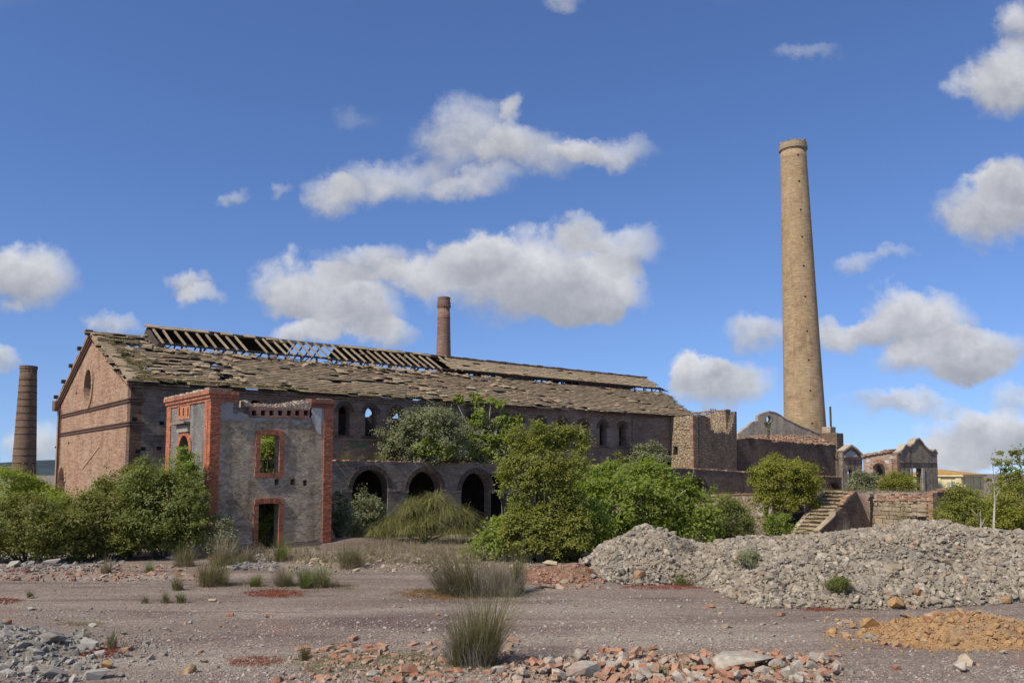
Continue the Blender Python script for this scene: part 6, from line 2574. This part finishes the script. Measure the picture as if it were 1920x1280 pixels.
def build_bushes():
    B = pxbush
    # left group
    B('fig_bush', 'bright green fig bush at the left picture edge below the banded chimney', 'bush', -60, 112, 884, 1010, 46, 7000, .17, 'fig', 1, clump=.42)
    B('fig_bush', 'bright green fig bush in front of the arched gable doorway', 'bush', 52, 142, 906, 1030, 43, 3000, .16, 'fig', 2, clump=.4, shape=[(.5, .4, .5, .45), (.3, .62, .3, .3), (.75, .5, .3, .36)])
    B('fig_bush', 'light green leafy bush before the red gable, right of the fig at the doorway', 'bush', 118, 262, 906, 1030, 40.5, 4200, .15, 'midgreen', 3, clump=.38)
    B('mastic_bush', 'dark olive bush filling the left edge under the fig', 'bush', -50, 140, 925, 1062, 34, 11000, .115, 'mastic', 4, clump=.3, shape=[(.4, .42, .5, .55), (.75, .42, .3, .45), (.2, .5, .3, .45), (.55, .7, .25, .27)])
    B('mastic_bush', 'dark rounded bush in the middle of the left thicket', 'bush', 95, 265, 918, 1064, 35, 11000, .115, 'mastic', 5, clump=.3, shape=[(.5, .42, .5, .5), (.25, .55, .26, .36), (.72, .6, .3, .36), (.45, .78, .22, .22)])
    B('mastic_bush', 'tall dark bush before the gable corner with a pointed top', 'bush', 165, 300, 862, 1060, 36.5, 11000, .12, 'mastic', 6, clump=.32, shape=[(.45, .4, .5, .42), (.3, .7, .2, .27), (.7, .62, .3, .34), (.18, .5, .2, .3)])
    B('mastic_bush', 'large dark green bush hiding the foot of the small tower', 'bush', 225, 392, 862, 1060, 35.8, 14000, .12, 'midgreen', 7, clump=.32, shape=[(.5, .38, .5, .4), (.3, .72, .27, .26), (.62, .62, .27, .34), (.82, .4, .2, .36)])
    B('creeping_fig', 'light green climbing shrub at the left window of the small tower', 'shrub', 298, 374, 838, 1000, 37.6, 4200, .14, 'fig', 8, clump=.3, shape=[(.35, .5, .36, .4), (.62, .75, .25, .26), (.72, .5, .26, .36), (.5, .9, .14, .12)])
    B('corner_shrub', 'small grey-green shrub at the front corner of the small tower', 'shrub', 388, 440, 962, 1042, 35.6, 2200, .10, 'greybush', 9, clump=.22)
    tz = tow
    _x, _z = towF.hit(506, 850, 4.0)
    p = towF.o + towF.a * _x + towF.n * 4.0
    bush('inner_fig', 'bright green tree growing inside the small tower, seen through its window', 'tree', (p.x, p.y, 0), [(0, 0, 4.6, 1.7, 1.5, 1.4), (.2, -.2, 3.0, 1.5, 1.3, 1.3), (-.3, .2, 5.6, 1.2, 1.2, .8), (.4, .1, 5.0, 1.2, 1.2, .9)], 9000, .15, 'fig', 10, clump=.36, trunkr=.08)
    _x, _z = towF.hit(503, 985, 1.6)
    p = towF.o + towF.a * _x + towF.n * 1.6
    bush('inner_shrub', 'leafy shrub in the doorway of the small tower', 'shrub', (p.x, p.y, 0), [(0, 0, .6, .7, .6, .6), (.2, .2, 1.0, .4, .4, .4)], 800, .15, 'fig', 11, clump=.25)
    B('arcade_shrub', 'grey-green shrub against the right quoin of the small tower', 'shrub', 612, 656, 918, 1010, 45, 2600, .12, 'greybush', 12, clump=.26)
    B('arcade_shrub', 'dark shrub before the first arch of the arcade', 'shrub', 645, 722, 922, 1002, 48.4, 4200, .12, 'greybush', 13, clump=.3)
    # terrace plants
    z = 4.1
    pt = arcF.o + arcF.a * 13.2 + arcF.n * 1.0
    B('terrace_bush', 'round grey-green bush on the terrace between the windows', 'bush', 712, 872, 760, 882, 54.4, 14000, .15, 'greybush', 14, z=3.85, clump=.4, depth=.5, shape=[(.5, .42, .48, .48), (.62, .68, .3, .32), (.3, .3, .3, .3), (.82, .4, .2, .4), (.12, .12, .14, .16)])
    B('terrace_bush', 'brighter leafy spray growing out of the round terrace bush', 'bush', 775, 850, 800, 866, 53.6, 900, .19, 'fig', 15, z=4.1, clump=.3, depth=.4)
    B('terrace_olive', 'grey olive-leaved shrub below the fig tree on the terrace', 'shrub', 838, 972, 782, 874, 57.6, 8000, .12, 'greybush', 16, z=4.05, clump=.42, depth=.5)
    B('terrace_fig_tree', 'sparse bright fig tree leaning over the terrace with pale bare branches', 'tree', 848, 968, 742, 872, 57.0, 2600, .24, 'fig', 17, z=4.1, clump=.35, depth=.4, bark='palebark', hollow=.75, trunkr=.07, shape=[(.25, .88, .2, .14), (.55, .78, .3, .2), (.85, .55, .2, .22), (.8, .25, .2, .12), (.45, .6, .2, .15)])
    B('terrace_shrub', 'pale grey shrub before the half round opening at the right end of the hall', 'shrub', 1183, 1250, 826, 880, 68.5, 3000, .15, 'greybush', 18, z=3.75, clump=.35, depth=.5)
    B('terrace_shrub', 'small yellowish sprig on the terrace left of the pale grey shrub', 'shrub', 1150, 1174, 850, 880, 66, 260, .18, 'yellowbush', 19, z=3.9, clump=.25)
    # broom and central group
    B('yellow_shrub', 'tall upright olive-yellow shrub with spiky tops in front of the arcade', 'shrub', 940, 1106, 790, 1058, 34.2, 29000, .105, 'yellowbush', 20, clump=.24, per=20, depth=.7, up=.6,
      shape=[(.5, .34, .40, .36), (.45, .62, .38, .26), (.16, .84, .09, .14), (.3, .80, .09, .14), (.45, .84, .11, .15), (.6, .80, .1, .17), (.74, .86, .10, .14), (.9, .78, .09, .18), (.1, .6, .12, .14), (.85, .62, .14, .16), (.02, .5, .05, .06)])
    B('fig_thicket', 'broad bright green fig thicket right of the olive-yellow shrub', 'bush', 1070, 1335, 866, 1045, 41, 21000, .17, 'fig', 21, clump=.4, depth=.6, bark='palebark', trunkr=.07,
      shape=[(.42, .45, .42, .45), (.25, .6, .25, .36), (.55, .68, .28, .3), (.75, .45, .24, .36), (.92, .25, .12, .26), (.4, .82, .22, .17)])
    B('fig_thicket', 'light green bush with pale twigs at the left foot of the rubble heap', 'bush', 893, 1145, 938, 1072, 35.6, 15000, .15, 'fig', 22, clump=.34, depth=.6, bark='palebark',
      shape=[(.5, .38, .42, .42), (.25, .25, .28, .3), (.75, .5, .24, .42), (.55, .68, .2, .26), (.9, .4, .12, .3), (.1, .15, .14, .18)])
    B('fig_sapling', 'leggy fig sapling with bare stems beside the last arch', 'sapling', 925, 975, 890, 990, 40.5, 420, .2, 'fig', 23, clump=.25, bark='palebark', hollow=.8, shape=[(.5, .95, .12, .05), (.2, .72, .2, .06), (.7, .66, .25, .08), (.3, .45, .3, .12), (.6, .3, .4, .16)])
    # right group
    B('round_bush', 'dense round yellow-green bush left of the stone staircase', 'bush', 1414, 1534, 856, 965, 51, 15000, .13, 'roundbush', 24, clump=.34, z=at(1474, 962, 51).z, shape=[(.5, .5, .47, .44), (.35, .62, .3, .34), (.68, .58, .3, .34), (.42, .9, .12, .13), (.2, .35, .18, .3), (.8, .35, .2, .3)])
    B('wall_shrub', 'olive shrub between the fig thicket and the retaining wall', 'shrub', 1322, 1412, 928, 1024, 43, 6000, .10, 'midgreen', 25, clump=.32)
    B('wall_shrub', 'light green shrub below the round bush, left of the steps', 'shrub', 1430, 1486, 958, 1018, 43, 1500, .12, 'fig', 26, clump=.3, z=.3)
    B('ruin_shrub', 'grey-green shrub left of the arched window ruin', 'shrub', 1590, 1648, 882, 925, 60, 3600, .12, 'greybush', 27, clump=.3)
    B('ruin_shrub', 'dark yellow-green shrub under the arched window ruin', 'shrub', 1648, 1718, 886, 925, 58, 4500, .11, 'roundbush', 28, clump=.3)
    B('thicket', 'yellowish thicket with reddish tips right of the block wall', 'bush', 1750, 1862, 908, 1012, 38.5, 11000, .10, 'yellowbush', 29, clump=.28, hollow=.4, shape=[(.5, .45, .46, .45), (.2, .4, .2, .3), (.8, .5, .25, .4), (.36, .85, .1, .16), (.6, .75, .2, .2)])
    B('thicket', 'olive thicket with pale stems at the right picture edge', 'bush', 1832, 1985, 900, 1010, 37, 12000, .10, 'roundbush', 30, clump=.3, hollow=.4)
    B('ailanthus_sapling', 'thin open sapling with drooping leaf sprays against the sky at the right edge', 'sapling', 1846, 1950, 836, 990, 40, 2300, .19, 'yellowbush', 31, clump=.22, per=14, hollow=.75, bark='bark', aspect=.4, trunkr=.06,
      shape=[(.12, .62, .12, .08), (.28, .8, .14, .08), (.5, .92, .2, .08), (.7, .78, .2, .14), (.45, .68, .2, .1), (.25, .5, .16, .08), (.85, .9, .15, .1), (.7, .55, .2, .1)])
    # bare pale trunks in the thicket
    for k, (px, yt, yb, lab) in enumerate(((1866, 868, 1003, 'tall pale bare trunk standing in the right thicket'), (1838, 940, 1000, 'short pale bare stem in the right thicket'))):
        a, b = at(px, yt, 36), at(px, yb, 36)
        t = empty('bare_trunk', (b.x, 36, 0), 0, lab, 'trunk')
        c = G()
        c.tube([(0, 0, 0), (-.06, 0, a.z * .3), (.05, 0, a.z * .6), (.03, 0, a.z)], [.055, .045, .035, .016], 7)
        c.build('trunk', M['palebark'], t, True)
        for j in range(3):
            c = G()
            z0 = a.z * random.uniform(.5, .9)
            c.tube([(.03, 0, z0), (random.uniform(-.4, .4), 0, z0 + random.uniform(.2, .5))], [.025, .008], 5)
            c.build('branch', M['palebark'], t, True)
    # small plant with a bare spray in front of the gable hole
    f1 = at(1441, 815, 80)
    bush('wall_plant', 'thin leafy sprig growing before the round hole of the cement gable', 'plant', (f1.x, 80, f1.z - .3), [(0, 0, 1.2, .4, .3, .5), (.1, 0, .5, .2, .2, .4)], 110, .2, 'greybush', 33, clump=.2, trunkr=.04)
    # heap plants
    for x, y, w, h, mat, lab, sd in ((1405, 1068, 44, 40, 'greybush', 'grey wiry shrub on the rubble heap near its middle', 41), (1573, 1112, 40, 32, 'midgreen', 'small dark green shrub low on the rubble heap', 42), (1278, 1042, 52, 34, 'dry', 'dry grey twiggy plant high on the left part of the heap', 43)):
        p = on_heap(x, y)
        Y = p.y
        bush('heap_shrub', lab, 'shrub', (p.x, p.y, p.z - .05), [(0, 0, h * Y / F * .5, w * Y / F * .5, w * Y / F * .4, h * Y / F * .5)], 1300 if mat != 'dry' else 500, .07, 'greystraw' if mat == 'dry' else mat, sd, clump=.14, aspect=.3, trunkr=.015)


build_bushes()


def blades(n, h, rad, spread, mat_seed, droop=.5, w=.013, seg=4, lean=(0, 0), curl=.3):
    rng = np.random.default_rng(mat_seed)
    ang = rng.uniform(0, 6.283, n)
    r0 = rad * np.sqrt(rng.random(n))
    bx, by = r0 * np.cos(ang), r0 * np.sin(ang)
    kc = rng.integers(0, 4, n)
    kx, ky, kh = rng.normal(0, rad * .55, 4), rng.normal(0, rad * .4, 4), rng.uniform(.62, 1.05, 4)
    lx, ly = rng.normal(0, .16, 4), rng.normal(0, .12, 4)
    bx, by = bx * .6 + kx[kc], by * .6 + ky[kc]
    out = spread * 1.25 * rng.random(n) ** .75
    a2 = ang + rng.normal(0, .8, n)
    H = kh[kc] * h * (.28 + .8 * rng.random(n) ** 1.3) * (1 - .25 * np.clip(out / max(spread, 1e-6) / 2.5, 0, 1))
    dx, dy = np.cos(a2) * out + lean[0] + lx[kc], np.sin(a2) * out + lean[1] + ly[kc]
    cu = rng.normal(0, curl, (n, 2))
    px, py = -np.sin(a2), np.cos(a2)
    V = np.empty((n, (seg + 1) * 2, 3))
    for k in range(seg + 1):
        t = k / seg
        x = bx + dx * H * (t * .6 + .4 * t * t) + cu[:, 0] * H * t * t * .25
        y = by + dy * H * (t * .6 + .4 * t * t) + cu[:, 1] * H * t * t * .25
        z = H * (t - droop * np.clip(out, 0, 1.4) * t ** 2.4 * .55)
        ww = w * (1 - .85 * t) * (.7 + .6 * ((ang * 7.7) % 1)) / 2
        V[:, 2 * k] = np.stack([x + px * ww, y + py * ww, z], 1)
        V[:, 2 * k + 1] = np.stack([x - px * ww, y - py * ww, z], 1)
    m = (seg + 1) * 2
    q = np.array([[2 * k, 2 * k + 1, 2 * k + 3, 2 * k + 2] for k in range(seg)])
    Q = (q[None] + (np.arange(n) * m)[:, None, None]).reshape(-1, 4)
    return V.reshape(-1, 3), Q


def tussock(label, cx, yb, w, h, n, seed, green='rush', dry='straw', dryn=.4, lean=(0, 0), spread=.45, Y=None, z=None, name='grass_tussock', bw=None):
    p = gpix(cx, yb) if Y is None else at(cx, yb, Y)
    if z is not None:
        p = Vector((p.x, p.y, z))
    k = p.y / F
    t = empty(name, p, 0, label, 'grass')
    H, R_ = h * k * 1.22, w * k / 2 * 1.25
    bw = bw or max(.010, .35 * k)
    V, Q = blades(n, H * 1.05, R_ * .34, min(R_ / H, 1.2) * 1.0, seed, .6, bw, 4, lean)
    link('green_blades', np_mesh('green_blades', V, Q), t, M[green])
    if dryn:
        V, Q = blades(int(n * dryn), H * .72, R_ * .5, min(R_ / H, 1.2) * 1.5, seed + 500, 1.1, bw, 4, lean, .7)
        link('dry_blades', np_mesh('dry_blades', V, Q), t, M[dry])
    return t


def build_grass():
    T = tussock
    T('biggest rush tuft in the foreground centre with pale dry blades at its foot', 890, 1248, 150, 158, 1300, 1, 'rush', 'greystraw', .55)
    T('large dark rush clump leaning left in front of the bright green bush', 862, 1112, 225, 118, 1150, 2, 'brownrush', 'greystraw', .4, (-.32, 0), name='grass_tussock')
    T('pale dry rush clump right of the large dark clump', 940, 1114, 100, 92, 900, 3, 'straw', 'greystraw', .8)
    T('green-topped rush tuft right of the pale dry clump', 968, 1112, 50, 95, 350, 4, 'rush', 'straw', .4, (.1, 0))
    T('dark rush tuft with reddish foot left of the small tower door', 392, 1098, 82, 72, 800, 5, 'rush', 'straw', .6)
    T('dry grass clump at the foot of the dark left bush', 342, 1062, 66, 54, 600, 6, 'rush', 'straw', .9)
    T('pale grass clump behind the dark rush tuft', 420, 1060, 60, 62, 500, 7, 'straw', 'rush', .5)
    T('bright green rush tuft on the gravel right of the tower', 592, 1100, 78, 56, 800, 8, 'rushgreen', 'straw', .6)
    T('olive dry tuft left of the bright green rush tuft', 535, 1098, 66, 52, 550, 9, 'straw', 'rush', .6)
    T('tall rush tuft with straw spikes right of the small tower', 662, 1064, 84, 62, 700, 10, 'rush', 'straw', .9)
    T('green grass tuft in front of the tower door', 522, 1052, 52, 52, 420, 11, 'rushgreen', 'straw', .8)
    T('yellow dry grass by the tower left of its door', 462, 1054, 60, 42, 450, 12, 'straw', 'rushgreen', .5)
    T('small green tuft among the grey bank stones', 478, 1099, 34, 34, 260, 13, 'rushgreen', 'rush', .4)
    T('upper tuft of the small cluster on the left gravel', 333, 1106, 28, 34, 220, 14, 'rush', 'straw', .6)
    T('lower right tuft of the small cluster on the left gravel', 340, 1130, 22, 26, 200, 15, 'rushgreen', 'straw', .5)
    T('lower left tuft of the small cluster on the left gravel', 313, 1130, 22, 22, 180, 16, 'rush', 'straw', .5)
    T('faint sparse tuft left of the small cluster', 273, 1130, 28, 20, 120, 17, 'rush', 'straw', .6)
    T('tiny tuft on the far left gravel', 58, 1120, 20, 18, 140, 18, 'rushgreen', 'straw', .5)
    T('pale upright tuft at the foot of the left bushes', 198, 1074, 30, 36, 240, 19, 'straw', 'rush', .6)
    T('green tuft at the foot of the left bushes near their right end', 282, 1073, 26, 26, 200, 20, 'rushgreen', 'rush', .5)
    T('thin green tuft beside the left stone pile', 208, 1216, 26, 42, 160, 21, 'rush', 'straw', .5)
    T('sparse tuft at the right of the pale boulder', 235, 1218, 30, 26, 60, 22, 'straw', 'rush', .6)
    T('thin wispy tuft above the left stone pile', 156, 1198, 30, 30, 60, 23, 'straw', 'rush', .6)
    T('small tuft on the brick-strewn ground left of the big rush tuft', 572, 1238, 28, 36, 220, 24, 'rush', 'straw', .5)
    T('tall wispy stalks left of the half-sunk bricks', 627, 1222, 14, 40, 24, 25, 'straw', 'straw', .4)
    T('little tuft in the brick strip right of the big slab', 1290, 1262, 32, 30, 140, 26, 'rushgreen', 'straw', .5)
    T('little leafy tuft in the brick strip before the tall block', 1240, 1268, 34, 26, 120, 27, 'rushgreen', 'straw', .5)
    T('small tuft by the right end of the brick strip', 1455, 1264, 22, 24, 90, 28, 'rushgreen', 'straw', .5)
    for x, y, w, h, lab, sd in ((1275, 1096, 46, 30, 'left of two green tufts at the foot of the heap', 30), (1311, 1096, 36, 26, 'right of two green tufts at the foot of the heap', 31), (1362, 1108, 20, 22, 'tiny tuft at the foot of the heap right of the pair', 32)):
        T(lab, x, y, w, h, 300, sd, 'rushgreen', 'straw', .6)
    # on walls and terraces
    f = arcF
    for x, y, w, h, lab, sd, gr in ((650, 858, 30, 26, 'reddish-green grass clump on the terrace edge under the first window', 40, 'rush'), (677, 859, 18, 18, 'small grass clump on the terrace edge below the green scrawl', 41, 'rush'), (712, 861, 30, 24, 'yellowish grass clump on the terrace left of the round bush', 42, 'rushgreen')):
        lx, lz = f.hit(x, y, .5)
        p = f.o + f.a * lx + f.n * .5
        T(lab, x, y, w, h, 260, sd, gr, 'straw', .5, Y=p.y, z=4.15)
    p = at(1693, 985, 45.6)
    T('tall thin reeds standing before the stone block wall', 1692, 985, 46, 68, 420, 43, 'rush', 'straw', .4, spread=.2, Y=45.3, z=.15, name='reed_clump')
    T('bare grey dead plant at the foot of the stair wall', 1588, 1000, 26, 42, 120, 44, 'greystraw', 'greystraw', .4, Y=43.2, z=.2, name='dead_plant')
    # weeping broom
    p = gpix(800, 1030)
    bx = at(795, 1030, 44)
    t = empty('weeping_broom', (bx.x, 44, gz(bx.x, 44)), 0, 'weeping broom bush with hanging thread-like green stems before the arcade', 'bush')
    k = 44 / F
    rng = np.random.default_rng(77)
    crowns = [(-.2, .0, 70), (-40, 0, 62), (30, 0, 86), (62, 0, 66), (-75, -.5, 40), (5, -.8, 75), (85, 0, 44), (-20, .6, 92)]
    n = 10500
    lob = np.array([(-2.3, -.2, .45, .6, .6, .45), (-1.3, .1, .95, .6, .6, .5), (-.55, -.2, 1.65, .6, .6, .6), (.55, .1, 1.95, .7, .6, .6), (1.3, -.3, 1.45, .6, .6, .55), (2.05, 0, 1.15, .55, .5, .5), (.3, -.7, 1.0, .8, .5, .5), (-.6, -.8, .6, .9, .5, .45), (1.6, -.6, .55, .8, .5, .4), (2.7, 0, .5, .4, .4, .35), (-1.9, .2, .75, .5, .5, .5)])
    lk = lob[rng.integers(0, len(lob), n)]
    d = rng.normal(0, 1, (n, 3))
    d[:, 2] = np.abs(d[:, 2]) * .9 - .15
    d /= np.linalg.norm(d, axis=1)[:, None]
    P0 = lk[:, :3] + d * lk[:, 3:] * rng.uniform(.3, 1.1, n)[:, None]
    tuftn = vnoise(P0[:, 0] * 3.1 + P0[:, 2] * 2.0, P0[:, 1] * 3.1 - P0[:, 2], 5)
    out = d * np.array([1, 1, .35]) + np.stack([.25 * np.sin(tuftn * 25), .25 * np.cos(tuftn * 25), np.full(n, .45)], 1) + rng.normal(0, .28, (n, 3))
    L = rng.uniform(.3, 1.0, n)
    px_ = np.stack([-d[:, 1], d[:, 0], np.zeros(n)], 1) + 1e-4
    px_ /= np.linalg.norm(px_, axis=1)[:, None]
    seg = 4
    V = np.empty((n, (seg + 1) * 2, 3))
    for k_ in range(seg + 1):
        u = k_ / seg
        C = P0 + L[:, None] * (out * (u * .9) + np.array([.10, 0, -1.0]) * (u * u * .8))
        C[:, 2] = np.maximum(C[:, 2], .03)
        ww = .017 * (1 - .6 * u)
        V[:, 2 * k_] = C + px_ * ww / 2
        V[:, 2 * k_ + 1] = C - px_ * ww / 2
    q = np.array([[2 * k_, 2 * k_ + 1, 2 * k_ + 3, 2 * k_ + 2] for k_ in range(seg)])
    Q = (q[None] + (np.arange(n) * (seg + 1) * 2)[:, None, None]).reshape(-1, 4)
    link('hanging_stems', np_mesh('hanging_stems', V.reshape(-1, 3), Q), t, M['broom'])
    c = G()
    for ci, (dx, dy, hh) in enumerate(crowns):
        c.tube([(0, 0, 0), (dx * k * .6, dy * .6, hh * k * .4), (dx * k, dy, hh * k * .7)], [.06, .04, .015], 5)
    c.build('branches', M['bark'], t, True)

    # ground cover one could not count
    def patch(name, label, pts, h, n_per, mat, seed, spread=.5, w=.012):
        Vs, Qs, b = [], [], 0
        for i, (X, Y, Z) in enumerate(pts):
            V, Q = blades(n_per, h, .14, spread, seed * 1000 + i, .5, w, 2)
            Vs.append(V + np.array([X, Y, Z]))
            Qs.append(Q + b)
            b += len(V)
        return tag(link(name, np_mesh(name, np.concatenate(Vs), np.concatenate(Qs)), None, M[mat]), label, kind='stuff')

    def ell(cx, cy, rx, ry, n, seed):
        r = np.random.default_rng(seed)
        a, q = r.uniform(0, 6.283, n), np.sqrt(r.random(n)) * r.uniform(.7, 1.15, n)
        return list(gpix_many(cx + rx * q * np.cos(a), cy + ry * q * np.sin(a)))
    patch('red_ground_plants', 'red creeping plants on the gravel right of the left tufts', ell(515, 1112, 58, 8, 260, 1), .06, 14, 'redmoss', 1)
    patch('rust_ground_plants', 'rust and olive moss round the large dark rush clump', ell(840, 1113, 100, 11, 520, 2), .07, 14, 'rustmoss', 2)
    patch('red_ground_plants', 'red plants over the mound by the bright green bush', ell(1035, 1078, 66, 20, 620, 3) + ell(1120, 1072, 46, 12, 260, 33), .06, 12, 'redmoss', 3)
    patch('red_ground_plants', 'red plants at the left picture edge', ell(12, 1126, 26, 5, 90, 4), .06, 14, 'redmoss', 4)
    patch('red_ground_plants', 'red plants round the pale boulder of the left pile', ell(190, 1222, 48, 13, 260, 5), .05, 14, 'redmoss', 5)
    patch('red_ground_plants', 'red plants at the foot of the rubble heap', ell(1250, 1100, 95, 5, 200, 6) + ell(1335, 1090, 22, 8, 80, 66) + ell(1540, 1140, 42, 6, 110, 67), .07, 12, 'redmoss', 6)
    patch('yellow_moss', 'yellow-green moss streak on the left gravel', ell(150, 1168, 45, 4, 110, 7), .03, 14, 'palemoss', 7)
    patch('pale_moss', 'pale green moss between the half-sunk bricks', ell(720, 1245, 170, 26, 900, 8), .045, 14, 'palemoss', 8)
    patch('red_ground_plants', 'reddish plants left of the half-sunk bricks', ell(480, 1240, 55, 10, 200, 9), .03, 14, 'redmoss', 9)
    patch('yellow_moss', 'yellow grass streak behind the red plants', ell(640, 1100, 40, 6, 60, 10) + ell(450, 1093, 40, 4, 60, 11), .07, 14, 'palemoss', 10)
    pts = []
    for cx, cy, n in ((890, 1250, 90), (860, 1114, 110), (940, 1116, 60), (392, 1100, 60), (592, 1102, 60), (535, 1100, 50), (662, 1066, 50), (478, 1100, 30), (335, 1125, 40), (570, 1240, 30), (210, 1218, 30)):
        pts += list(gpix_many(RNG.normal(cx, 55, n), np.clip(RNG.normal(cy, 7, n), 1050, 1279)))
    pts += list(gpix_many(RNG.uniform(0, 1100, 260), RNG.uniform(1062, 1100, 260)))
    patch('dry_weeds', 'sparse dry weeds and fallen blades round the rush tufts', pts, .11, 9, 'straw', 18, 1.2, .012)
    # dry grass bands
    pts = list(gpix_many(RNG.uniform(540, 900, 520), RNG.uniform(1028, 1058, 520))) + list(gpix_many(RNG.uniform(390, 560, 160), RNG.uniform(1030, 1052, 160)))
    pts += list(gpix_many(RNG.uniform(690, 850, 260), RNG.uniform(1012, 1040, 260)))
    patch('dry_grass', 'dry grass along the bank before tower and arcade', pts, .34, 16, 'straw', 12, .45, .016)
    pts = []
    for k in range(560):
        X = random.uniform(8, 17)
        Y = random.uniform(38, 57)
        if abs(X / Y - .27) < .075:
            pts.append((X, Y, gz(X, Y)))
    patch('dry_grass', 'dry yellow grass behind the rubble heap and under the wall shrubs', pts, .5, 16, 'straw', 13, .4, .02)
    pts = []
    for k in range(520):
        X, Y = random.uniform(11, 30), random.uniform(50.5, 72)
        pts.append((X, Y, gz(X, Y)))
    patch('terrace_grass', 'grass on the upper terrace before the ruins', pts, .38, 14, 'rush', 14, .4, .03)
    pts = []
    for k in range(420):
        lx = random.uniform(0, 33)
        if lx < 24 and random.random() < .6:
            lx = random.uniform(24, 33)
        ly = random.uniform(.2, 1.6)
        p = arcF.o + arcF.a * lx + arcF.n * ly
        pts.append((p.x, p.y, 4.02 - .0085 * lx))
    patch('terrace_grass', 'dry grass along the arcade terrace under the hall windows', pts, .34, 14, 'straw', 15, .5, .03)
    # mossy growth on the hall roof: along the left part of the eave and up the left slope
    pts = []
    for k in range(330):
        if k < 210:
            x, qd = abs(random.gauss(0, 9)), random.uniform(-.05, .3)
        else:
            qd = random.uniform(.2, 9)
            x = abs(random.gauss(0, .8)) + .2
        if x > 28:
            continue
        p, _ = slope_pt(x, qd, .12)
        w_ = hallF.o + hallF.a * p.x + hallF.n * p.y
        pts.append((w_.x, w_.y, p.z))
    patch('roof_moss', 'green and yellow moss and grass along the hall eave', pts, .16, 18, 'roofmoss', 16, .7, .03)


M['roofmoss'] = leaf_mat('roof_moss', [(.16, .15, .05), (.11, .12, .04), (.20, .17, .07), (.13, .14, .05)], .2, .1, (1.2, 1.2, .6))
build_grass()
